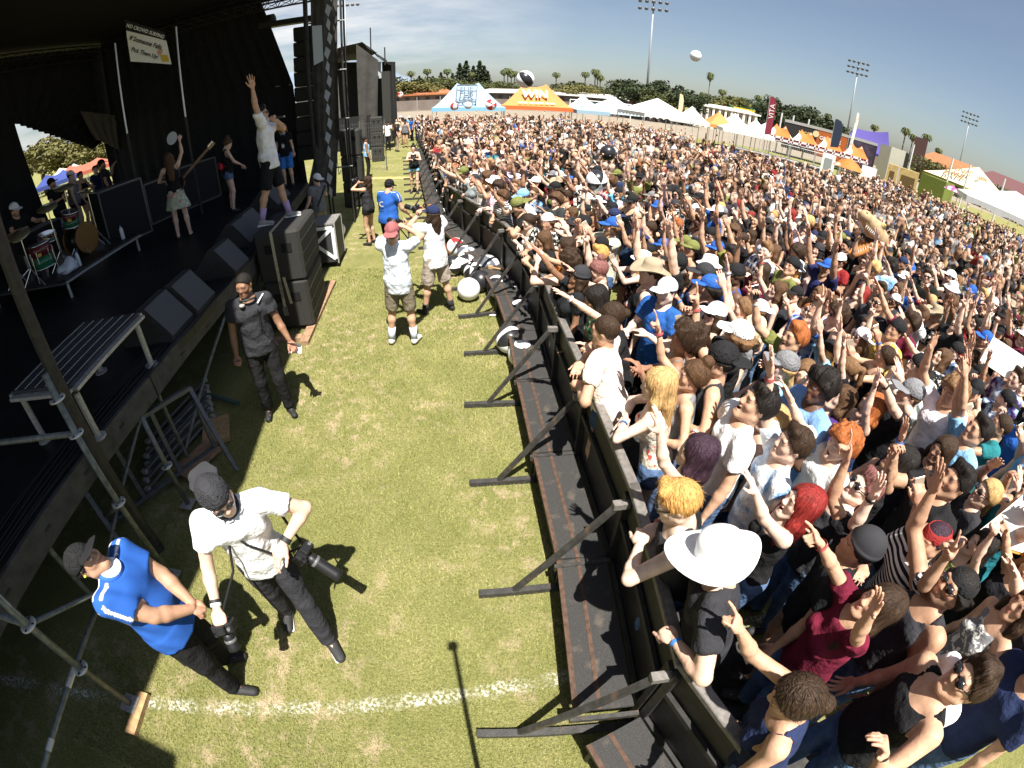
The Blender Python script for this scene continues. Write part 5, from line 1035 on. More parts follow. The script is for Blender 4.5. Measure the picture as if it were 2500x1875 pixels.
q = [a-u*.4-n*.4, b+u*.4-n*.4, b+u*.4+n*6.4, a-u*.4+n*6.4]; m0, m1 = (q[0]+q[1])/2, (q[2]+q[3])/2; MB().add([V3(q[0],3.5),V3(m0,6.0),V3(q[1],3.5),V3(q[3],3.5),V3(m1,6.0),V3(q[2],3.5)], [(0,1,4,3),(1,2,5,4)]).build('roof', mat('barn_roof',(.3,.22,.15),.85), t); MB().add([V3(a-n*.02,3.6),V3(b-n*.02,3.6),V3((a+b)/2-n*.02,5.9)], [(0,1,2)]).build('gable', mat('barn_red'), t); MB().box(V3((m0+m1)/2,6.4), (1,1,1.0)).build('cupola', mat('barn_red'), t)
block('scoreboard', 43.5,118,44.9,118,2,8.6,.6,mat('board_dark',(.07,.035,.03),.8),'dark scoreboard box between two palms','scoreboard')
# perimeter fence
ft = empty('perimeter_fence', (-4,80,0), label='brown screened perimeter fence behind the far tents', cat='fence')
SCRN = mat('screen_brown', (.17,.14,.12), .9, noise=.15, nscale=.8)
for k in range(16): a, b = pol(-22+2.6*k,84), pol(-22+2.6*(k+1),84); MB().prism([tuple((p-ft.location)[:2]) for p in (a, b, b*1.0006, a*1.0006)], 1.75, Matrix.Translation((0,0,.1))).build('screen_panel', SCRN, ft); MB().tube([a-ft.location, a-ft.location+Vector((0,0,2.4))], .05, 6).build('post', LEGM, ft)
# football goal
gl = empty('goal_frame', pol(9,60), R(-9), 'white football goal frame behind the small white canopy', 'goal'); 
for x in (-3.6,3.6): MB().tube([(x,0,0),(x,0,2.6)], .07, 8).build('post', WHT, gl)
MB().tube([(-3.6,0,2.6),(3.6,0,2.6)], .07, 8).build('crossbar', WHT, gl)
# ---- stadium light masts
def mast(az, d, h, lab, rows, per, sp=1.0):
    t = empty('light_mast', pol(az, d), R(-az), lab, 'light mast', 'stadium light masts'); MB().tube([(0,0,0),(0,0,h)], .26, 10, r2=.13).build('mast_pole', mat('mast_grey',(.3,.33,.36),.5,metal=.3), t, True)
    for r_ in range(rows):
        z = h-.4-r_*1.35; MB().beam((-per*sp/2,0,z),(per*sp/2,0,z),.12,.12,up=(0,1,0)).build('cross_arm', mat('mast_grey'), t)
        for k in range(per): x = -per*sp/2+sp*(k+.5); MB().lathe([(.16,.3),(.36,.0),(.38,-.1),(.33,-.12)], 10, (x,-.25,z+.05), Matrix.Rotation(R(55),3,'X')).build('floodlight', mat('lamp_housing',(.08,.085,.09),.5), t)
mast(-19.2,105,24,'light mast standing behind the second stage',2,6); mast(14.0,92,23.2,'tallest light mast right of the orange canopy',3,5,1.15); mast(36.3,128,22.6,'light mast behind the booths right of the navy flag',3,5,1.1); mast(48.6,165,22.5,'small far light mast near the right edge',3,5,1.1)
# ---- trees
LEAFD = mat('leaf_dark', (.035,.05,.018), .85, noise=.35, nscale=.5); LEAFM = mat('leaf_mid', (.075,.085,.025), .85, noise=.35, nscale=.5); LEAFO = mat('leaf_olive', (.13,.12,.035), .85, noise=.3, nscale=.5); BARK = mat('bark', (.12,.09,.065), .9, noise=.3, nscale=3); PALMG = mat('palm_leaf', (.07,.085,.025), .8, noise=.3, nscale=1); PALMD = mat('palm_dry', (.22,.16,.07), .9)
def leaf_mesh(name, pts, size, m, seed):
    rs = np.random.RandomState(seed); n = len(pts); a = rs.randn(n,3); a /= np.linalg.norm(a,axis=1)[:,None]; b = np.cross(a, rs.randn(n,3)); b /= np.linalg.norm(b,axis=1)[:,None]; s = size*(.5+rs.rand(n))[:,None]
    v = np.stack([pts-a*s, pts-b*s*.6, pts+a*s, pts+b*s*.6], 1).reshape(-1,3); return to_mesh(name, v, np.arange(4*n).reshape(-1,4), mats=[m], smooth=False)
def broadleaf(seed, n=2600):          # unit tree about 1 high and 1 wide
    rs = np.random.RandomState(seed); cl = []
    for k in range(26): a, e, r = rs.rand()*6.28, rs.rand(), .18+.22*rs.rand(); cl.append((r*math.cos(a)*1.15, r*math.sin(a)*1.15, .38+.42*e*(1-.5*r), .1+.07*rs.rand()))
    cl = np.array(cl); i = rs.randint(0,26,n); d = rs.randn(n,3); d /= np.linalg.norm(d,axis=1)[:,None]; return cl[i,:3]+d*(cl[i,3]*(.55+.5*rs.rand(n)))[:,None]*[1,1,.85]
def conifer(seed, n=2000):
    rs = np.random.RandomState(seed); z = rs.rand(n)**1.2; a = rs.rand(n)*6.28; lay = .75+.25*np.sin(z*60); r = .17*(1-z)**.75*lay*(.35+.65*rs.rand(n)**.5); return np.stack([r*np.cos(a), r*np.sin(a), .06+z*.94-.25*r], 1)
TREES = {}
def tree_proto(kind, seed):
    k = (kind, seed)
    if k in TREES: return TREES[k]
    if kind == 'broad': cr = broadleaf(seed); c = leaf_mesh('crown', cr, .026, None, seed); tk = MB().tube([(0,0,0),(.01,0,.2),(.0,.01,.42)], .03, 8, r2=.018)
    elif kind == 'conifer': c = leaf_mesh('crown', conifer(seed), .016, None, seed); tk = MB().tube([(0,0,0),(0,0,.9)], .02, 8, r2=.005)
    if kind != 'palm':
        if kind == 'broad':
            rs = random.Random(seed)
            for j in range(6): a = j*1.05+rs.random(); tk.tube([(0,0,.25+.02*j),(.12*math.cos(a),.12*math.sin(a),.42),(.25*math.cos(a),.25*math.sin(a),.58)], .012, 5, r2=.004)
        TREES[k] = (c, tk.mesh('trunk', BARK, True), None)
    else:
        rs = np.random.RandomState(seed); mb = MB()
        for j in range(34):
            a = j*2.399; up = 1.2-1.9*(j/34)+.2*rs.rand(); L = .1+.02*rs.rand(); pts = []
            for q in range(5): s_ = q/4; e = up-1.5*s_*s_; pts.append((math.cos(a)*L*s_*math.cos(e*.6), math.sin(a)*L*s_*math.cos(e*.6), .93+L*s_*math.sin(e)))
            for q in range(4):
                p, r_ = Vector(pts[q]), Vector(pts[q+1]); w = Vector((-math.sin(a), math.cos(a), .2))*(.02*(1-abs(q-1.2)/4)); mb.add([p-w, p+w, r_+w*.8, r_-w*.8], [(0,1,2,3)])
        sk = MB().lathe([(.012,.78),(.03,.8),(.034,.88),(.02,.93)], 9, (0,0,0)); TREES[k] = (mb.mesh('crown', PALMG), MB().tube([(0,0,0),(.004,0,.5),(0,.003,.92)], .014, 7, r2=.009).mesh('trunk', BARK, True), sk.mesh('skirt', PALMD))
    TREES[k][0].materials.clear() if kind != 'palm' else None
    return TREES[k]
def tree(kind, az, d, h, w, m, lab, seed=0, grp=None):
    c, tk, sk = tree_proto(kind, seed); t = empty({'broad':'broadleaf_tree','conifer':'conifer_tree','palm':'palm_tree'}[kind], pol(az, d), random.random()*6, lab, 'palm' if kind == 'palm' else 'tree', grp or {'broad':'broadleaf trees beyond the field','conifer':'conifers beyond the field','palm':'palms beyond the field'}[kind]); t.scale = (w, w, h)
    o = put('crown', c, t)
    if kind != 'palm':
        if not c.materials: c.materials.append(None)
        o.material_slots[0].link = 'OBJECT'; o.material_slots[0].material = m
    put('trunk', tk, t)
    if sk: put('skirt', sk, t)
el = lambda d, e: 3.5+d*math.tan(R(e))
for i, (az, e) in enumerate(((-14.2,1.8),(-12.2,2.3),(-10.4,2.5),(-8.2,2.4),(-5.5,2.0),(-1.9,2.3),(-1.5,2.5),(-.7,2.2),(-1.1,2.0),(3.9,2.2),(7.1,2.5),(8.2,2.9),(8.8,2.2),(8.5,2.5),(20.8,4.1),(20.2,1.7),(22.3,2.4),(26.3,2.5),(34.0,2.2),(39.1,2.4),(42.4,3.05),(43.3,2.6),(44.7,3.1),(46.2,2.1))):
    d = 132; h = el(d, e); nm = ['far left edge of the tree line','left of the tallest left palm','tall with a golden skirt behind the blue canopy','just left of the conifers','in front of the conifers behind the blue canopy','leftmost of the clump above the orange canopy','tallest of the clump above the orange canopy','right of the clump above the orange canopy','shortest of the clump above the orange canopy','alone right of the orange canopy','alone left of the barn','tallest of the three beside the barn','shortest of the three beside the barn','middle one of the three beside the barn','very tall and slim above the cream building','short beside the slim tall palm','above the left end of the green roof','left of the maroon flag','at the end of the dark trees behind the trailer','alone above the purple canopy','left of the scoreboard, slim','touching the scoreboard on its left','right of the scoreboard','small, low on the far right skyline'][i]
    tree('palm', az, d, h*1.02, h*(1.35 if e < 3.5 else .85), PALMG, 'palm '+nm, i%3)
for i, (az, e) in enumerate(((-8.9,2.0),(-7.6,1.9),(-6.8,3.0),(-6.1,3.3),(-5.3,2.7),(-4.6,3.3),(-4.1,2.7),(-3.7,2.1),(-9.8,1.6),(-11.3,1.7))):
    d = 140; h = el(d, e); tree('conifer', az, d, h, h*2.0, LEAFD, 'dark conifer '+['at the left of the tall clump','second in the tall clump behind the blue canopy','with the left twin tip of the tall clump','tallest left tip of the conifer clump','in the middle of the conifer clump','tallest right tip of the conifer clump','right shoulder of the conifer clump','lowest right of the conifer clump','left of the golden skirted palm','farthest left among the palms'][i], i%2)
BR = [(-15.2,.5,110,LEAFM),(-13.4,.8,110,LEAFO),(-12.8,1.4,126,LEAFM),(-11.6,1.1,126,LEAFM),(-10.9,.7,112,LEAFO),(-9.6,1.2,126,LEAFM),(-8.6,1.1,124,LEAFM),(-7.4,.9,120,LEAFM),(-3.6,.7,118,LEAFM),(-2.4,.6,120,LEAFM),(-.6,.5,120,LEAFM),(3.5,.3,118,LEAFO),(5.4,.9,112,LEAFM),(6.6,.6,106,LEAFO),(7.8,1.1,120,LEAFM),(12.6,2.5,84,LEAFD),(13.8,2.8,86,LEAFD),(15.4,1.6,82,LEAFM),(16.8,2.95,86,LEAFD),(18.3,2.0,84,LEAFD),(22.6,1.4,112,LEAFO),(24.3,1.5,116,LEAFM),(25.6,1.4,116,LEAFM),(28.3,2.3,100,LEAFD),(29.4,3.1,100,LEAFD),(30.8,2.6,98,LEAFD),(32.4,2.1,100,LEAFD),(33.4,1.4,104,LEAFD),(34.1,1.9,120,LEAFM)]
NM = ['far left behind the second stage','olive one by the far left fence','behind the leftmost palms','green mass left of the golden palm','olive one over the tile roof','behind the golden palm','filling the gap left of the conifers','under the left conifers','right of the conifers','low one between the two canopies','under the palm clump','low olive one right of the orange canopy','round one left of the lone palm','olive one over the pale roof','behind the three palms by the barn','left half of the big dark tree by the light mast','big dark tree behind the light mast','lower green one between the big dark trees','biggest dark round tree right of the light mast','right flank of the biggest dark tree','brownish one before the green roof','over the green roof, left','over the green roof, right','left flank of the dark trees behind the trailer','tallest dark tree behind the trailer','second dark tree behind the trailer','third dark tree behind the trailer','right end of the dark trees behind the trailer','small one right of the trailer trees']
for i, (az, e, d, m) in enumerate(BR): h = el(d, e)*(1.1 if e > 1.5 else 1.32); tree('broad', az, d, h, h*(1.25 if e > 1.5 else 1.75), m, 'leafy tree, '+NM[i], i%4)
for i, (az, d, h, w) in enumerate(((-53,62,7.4,11),(-50,60,6.2,9),(-47.5,64,5.4,9),(-45,60,4.6,8),(-56,70,7,10),(-42,66,5,8))): tree('broad', az, d, h, w, LEAFO, 'olive tree seen through the stage opening, '+['by the left drape','second from the left drape','third from the left drape','by the brown tarp','mostly hidden by the left drape','hidden by the right drape'][i], i%4, 'trees behind the stage')
hg = empty('hedge', pol(46,100), 0, 'clipped green hedge below the brown grandstand building', 'hedge'); rs_h = np.random.RandomState(4); n_ = 5000; aa, bb = pol(43.2,100), pol(60,94); tt = rs_h.rand(n_,1); pp_ = np.array(aa)[None]*(1-tt)+np.array(bb)[None]*tt; pp_ += rs_h.randn(n_,3)*[.5,.5,0]; pp_[:,2] = 4.6*rs_h.rand(n_); tag(put('foliage', leaf_mesh('hedge_leaves', pp_-np.array(hg.location), .22, LEAFM, 3), hg), kind='stuff')
# mountains
def ridge(u, v):
    az = -75+65*u; d = 3200+900*v; h = (150+90*math.sin(u*9+1)+45*math.sin(u*23)+22*math.sin(u*51))*math.sin(math.pi*min(1, v*1.0+.0001))**.6 if 0 < v < 1 else -5
    p = pol(az, d); return (p.x, p.y, h)
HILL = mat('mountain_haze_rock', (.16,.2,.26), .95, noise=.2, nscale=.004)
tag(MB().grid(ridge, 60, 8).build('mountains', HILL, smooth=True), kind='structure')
# canopies behind the stage
for i, (az, d, w, m, lab) in enumerate(((-48.6,46,6,mat('tent_red',(.4,.1,.06),.75),'red canopy seen through the stage opening'),(-51.8,44,3.5,mat('tent_navy',(.03,.05,.2),.75),'navy canopy seen through the stage opening'),(-50.4,52,3.5,WHT,'white canopy seen through the stage opening'))): q = pol(az, d); canopy('canopy_tent', rect(q.x, q.y, w, 3, 45), 1.75, [(.3,.5,2.5),(.7,.5,2.45)], m, m, lab)
# ---- beach balls
def panelx(cols):
    def fx(n, l, t, src):
        g = n.new('ShaderNodeSeparateXYZ'); l.new(t.outputs['Object'], g.inputs[0]); a = n.new('ShaderNodeMath'); a.operation = 'ARCTAN2'; l.new(g.outputs[0], a.inputs[0]); l.new(g.outputs[1], a.inputs[1])
        s = n.new('ShaderNodeMath'); s.operation = 'SINE'; m3 = n.new('ShaderNodeMath'); m3.operation = 'MULTIPLY'; m3.inputs[1].default_value = 3; l.new(a.outputs[0], m3.inputs[0]); l.new(m3.outputs[0], s.inputs[0])
        st = n.new('ShaderNodeMath'); st.operation = 'GREATER_THAN'; st.inputs[1].default_value = 0; l.new(s.outputs[0], st.inputs[0]); return nmix(n, l, st.outputs[0], cols[0], cols[1])
    return fx
VW, VB, VR = (.82,.82,.82), (.02,.02,.022), (.6,.03,.03)
BM = {'bw': mat('ball_black_white', rough=.3, extra=panelx((VW,VB)), spec=.5), 'gw': mat('ball_grey_white', rough=.3, extra=panelx((VW,(.1,.11,.13))), spec=.5), 'rw': mat('ball_red_white', rough=.3, extra=panelx((VW,VR)), spec=.5), 'w': mat('ball_white', VW, .3, spec=.5), 'b': mat('ball_black', VB, .3, spec=.5)}
def ball_mesh(m):
    bm = bmesh.new(); bmesh.ops.create_uvsphere(bm, u_segments=24, v_segments=14, radius=1)
    for v in bm.verts: a = math.atan2(v.co.x, v.co.y); v.co *= 1-.012*(1-abs(math.sin(3*a)))**8*(1-v.co.z**2)
    me = bpy.data.meshes.new('ball'); bm.to_mesh(me); bm.free(); me.polygons.foreach_set('use_smooth', [True]*len(me.polygons)); me.materials.append(m); return me
BME = {k: ball_mesh(m) for k, m in BM.items()}; VAL = MB().lathe([(.012,-.01),(.012,.02),(.006,.03)], 8).mesh('valve', mat('valve_clear',(.3,.3,.3),.4))
def ball(p, r, k, rot_, lab, grp='beach balls'):
    t = empty('beach_ball', p, 0, lab, 'ball', grp); t.rotation_euler = rot_; put('ball_skin', BME[k], t, Matrix.Scale(r,4)); put('valve', VAL, t, Matrix.Translation((0,0,r))); return t
BL = [(-1.28,9.7,.21,'rw','red and white beach ball behind the two photographers'),(-1.0,9.2,.21,'gw','grey and white beach ball under the barrier step at the heap’s far end'),(-1.2,8.65,.2,'bw','black and white beach ball beside the long haired photographer’s shorts'),(-.95,8.7,.2,'bw','black and white beach ball in the middle of the heap'),(-.76,8.25,.2,'bw','black and white beach ball just behind the black one'),(-.79,7.5,.2,'w','plain white beach ball in front of the heap'),(-.61,7.88,.2,'b','plain black beach ball in the heap'),(-.52,8.45,.24,'gw','largest grey and white beach ball leaning on the step'),(-.3,7.65,.2,'bw','black and white beach ball right of the plain black one'),(-.02,7.45,.2,'b','dark beach ball in the shade of the step'),(.08,6.7,.19,'w','white beach ball behind a brace under the step'),(-.05,5.78,.2,'bw','half black, half white beach ball by the near braces'),(.12,5.43,.19,'w','white beach ball nearest the camera beside a brace'),(-2.6,15.2,.16,'bw','black and white beach ball far along the barrier'),(-4.5,11.25,.2,'w','white beach ball beside the road case'),(-2.2,13.4,.17,'bw','black and white beach ball farther along the barrier foot'),(-1.95,12.6,.17,'w','white beach ball at the barrier foot beyond the heap')]
for i, (x, y, r, k, lab) in enumerate(BL): ball((x,y,r), r, k, (random.random()*3, random.random()*3, random.random()*3), lab)
for x, y, z, r, k, lab in ((.12,15.0,3.82,.27,'bw','black and white beach ball flying above the orange canopy'),(4.88,14.2,4.98,.17,'w','white beach ball flying high against the sky'),(2.35,13.0,1.95,.22,'b','black beach ball bouncing on the crowd'),(1.4,8.6,1.95,.2,'bw','black and white beach ball bouncing on the mid crowd'),(-14.3,60,3.1,.35,'rw','red and white ball sign on a post by the far fence'),(-4.3,33,2.35,.28,'rw','red and white beach ball left of the blue canopy leg'),(-1.9,33,2.45,.38,'rw','red and white beach ball under the blue canopy'),(-3.4,33,2.4,.25,'w','white beach ball under the blue canopy')): ball((x,y,z), r, k, (random.random()*3, random.random()*3, random.random()*3), lab)
for i, (x, y, rz, m, lab) in enumerate(((-.35,6.95,.3,'white_tape','white lid lying on the grass by the beach balls'),)): tag(MB().lathe([(.08,0),(.085,.006),(.06,.012)], 16, (x,y,.012)).build('plate', MATS[m]), lab, 'plate')
# ---------------------------------------------------------------- people
SK = {'pale': (.7,.5,.39), 'fair': (.64,.42,.31), 'tan': (.52,.31,.2), 'olive': (.42,.24,.15), 'brown': (.24,.125,.07), 'dark': (.12,.06,.035)}
HC = {'black': (.012,.01,.009), 'dark brown': (.03,.018,.011), 'brown': (.07,.038,.02), 'light brown': (.14,.08,.04), 'blonde': (.38,.25,.11), 'golden blonde': (.4,.22,.07), 'pale blonde': (.6,.5,.34), 'ginger': (.25,.08,.025), 'red': (.17,.018,.016), 'pink': (.26,.09,.12), 'purple': (.03,.016,.026), 'dusty pink': (.17,.075,.07)}
CC = {'black': (.014,.014,.015), 'charcoal': (.032,.032,.036), 'grey': (.18,.18,.19), 'white': (.78,.78,.78), 'cream': (.6,.55,.45), 'navy': (.02,.03,.08), 'blue': (.025,.1,.38), 'light blue': (.2,.4,.62), 'teal': (.02,.16,.2), 'olive': (.16,.17,.05), 'maroon': (.13,.012,.03), 'red': (.26,.025,.025), 'purple': (.06,.025,.13), 'pink': (.55,.2,.25), 'denim': (.06,.1,.19), 'khaki': (.32,.26,.18), 'yellow': (.6,.42,.05), 'green': (.03,.2,.08), 'orange': (.6,.17,.03)}
_cm = {}
CLOTHP = mat('cloth_painted', rough=.9, obj_color=True, paint=True, noise=.12, nscale=9, bump=.15, bscale=300, spec=.15)
def cached(key, fn, mats):
    if key not in _cm: r = fn(); _cm[key] = to_mesh(key if isinstance(key, str) else 'part', r[0], r[1], r[2] if len(r) > 2 else None, mats)
    return _cm[key]
def hair_cut(kind, h, hatted):
    v, f = hair_full(kind, h)
    if not hatted: return v, f
    v = v.copy(); q = (v-[0,-.008,.172])/[.082,.102,.098]; r = np.linalg.norm(q, axis=1); m = (v[:,2] > .165) & (r > .96); v[m] = (q[m]/r[m][:,None]*.96)*[.082,.102,.098]+[0,-.008,.172]; return v, f
def head_mat(geo): N, HR = geo['head']; return M4(HR*geo['s']*geo.get('hs', 1.), N)
def build_person(geo, loc, az, label, sp, group=None, key=None, lod=0):
    """sp: skin, top(colour,pattern), bottom(colour,pattern), hair(kind,colour), hat(kind,colour), glasses, shoes. Body is the top-level mesh."""
    hh = .0072 if lod == 0 else .0115 if lod == 1 else .02
    def me(nm, arr, mats):
        if key is None: return to_mesh(nm, *arr, mats=mats) if len(arr) == 2 else to_mesh(nm, arr[0], arr[1], arr[2], mats)
        k = (key, nm)
        if k not in _cm: _cm[k] = to_mesh(nm, arr[0], arr[1], arr[2] if len(arr) > 2 else None, mats)
        return _cm[k]
    M = Matrix.Translation(loc)@Matrix.Rotation(-R(az), 4, 'Z')
    if 'sc' in sp: M = M@Matrix.Diagonal((*sp['sc'],1))
    o = put('person', me('person', geo['body'], [SKIN]), None, M, sp['skin']); tag(o, label, 'person', group)
    def child(nm, arr, pat, col):
        if nm in sp.get('paint', {}): arr = (arr[0], arr[1], sp['paint'][nm](arr[0], geo)); m = me(nm, arr, [CLOTHP])
        else: m = me(nm, arr, [CLOTH])
        c = put(nm, m, o, color=col)
        if pat: c.material_slots[0].link = 'OBJECT'; c.material_slots[0].material = PAT[pat]
        return c
    if 'top' in geo: child(sp.get('topname', 'shirt'), geo['top'], sp['top'][1] if len(sp['top']) > 1 else None, sp['top'][0])
    if 'bottom' in geo: child(sp.get('botname', 'trousers'), geo['bottom'], sp['bottom'][1] if len(sp['bottom']) > 1 else None, sp['bottom'][0])
    for i, s_ in enumerate(geo.get('shoes', [])): put('shoe', me('shoe%d' % i, s_, [SHOE]), o, color=sp.get('shoes', (.02,.02,.02)))
    HM = head_mat(geo); ht = sp.get('hat')
    if sp.get('hair'): k, c = sp['hair']; put('hair', cached(('hair', k, hh, bool(ht)), lambda: hair_cut(k, hh, bool(ht)), [HAIR]), o, HM, c)
    if ht: put({'cap':'cap','backcap':'cap','beanie':'beanie','sunhat':'sun_hat','straw':'straw_hat','bucket':'bucket_hat','bandana':'bandana'}[ht[0]], cached(('hat', ht[0]), lambda: hat(ht[0]), [HATM]), o, HM, ht[1])
    if sp.get('glasses'):
        g_ = sp['glasses']; put('sunglasses', cached(('glasses',), glasses_np, [GLS]), o, HM@(Matrix.Translation((0,-.035,.075))@Matrix.Rotation(R(18),4,'X') if g_ == 'up' else Matrix.Identity(4)))
    return o
def wpos(o, p): return o.matrix_basis@Vector(p)
def band(o, geo, side, col, frac=.93, w=.02, name='wristband'):
    S, E, Wp = geo['arms'][side]; a = Vector(E)+(Vector(Wp)-Vector(E))*frac; d = (Vector(Wp)-Vector(E)).normalized(); MB().tube([a-d*w/2, a+d*w/2], .033*geo['s']+.0015*1, 12, cap=False).build(name, mat('band_%02x%02x%02x' % tuple(int(c*255) for c in col), col, .6), o, True)
FRONT = (-5.2,4.6)
def facing(x, y, jit=0): return math.degrees(math.atan2(FRONT[0]-x, FRONT[1]-(y*.75+.9 if y < 4 else y)))+jit
A = {'down': (70,-80,40,-70,'relax',0), 'chest': (45,-62,-45,15,'relax',0), 'rail': ('ik',(.2,.2,1.17),(1,-.6,-.3),'grip',0), 'railin': ('ik',(.02,.3,1.24),(1,.4,-.2),'relax',0), 'up': (25,58,10,76,'open',0), 'upst': (22,62,-6,80,'open',0), 'reach': (8,22,2,38,'open',0), 'reachhi': (10,40,4,55,'flat',0), 'horns': (20,45,12,80,'horns',0), 'point': (12,38,5,48,'point',0), 'fist': (25,50,10,82,'fist',0), 'peace': (30,40,10,78,'peace',0), 'phone': (12,-10,-18,62,'hold',90), 'phonehi': (12,35,-8,70,'hold',90), 'shade': (50,5,-75,48,'flat',0), 'bent': (50,-40,-10,60,'relax',0), 'hornsfw': (8,2,-4,52,'horns',0), 'wave': (60,40,30,80,'open',0), 'claphi': (20,48,-22,68,'flat',90)}
N_GRP = 'crowd pressed behind the barrier'
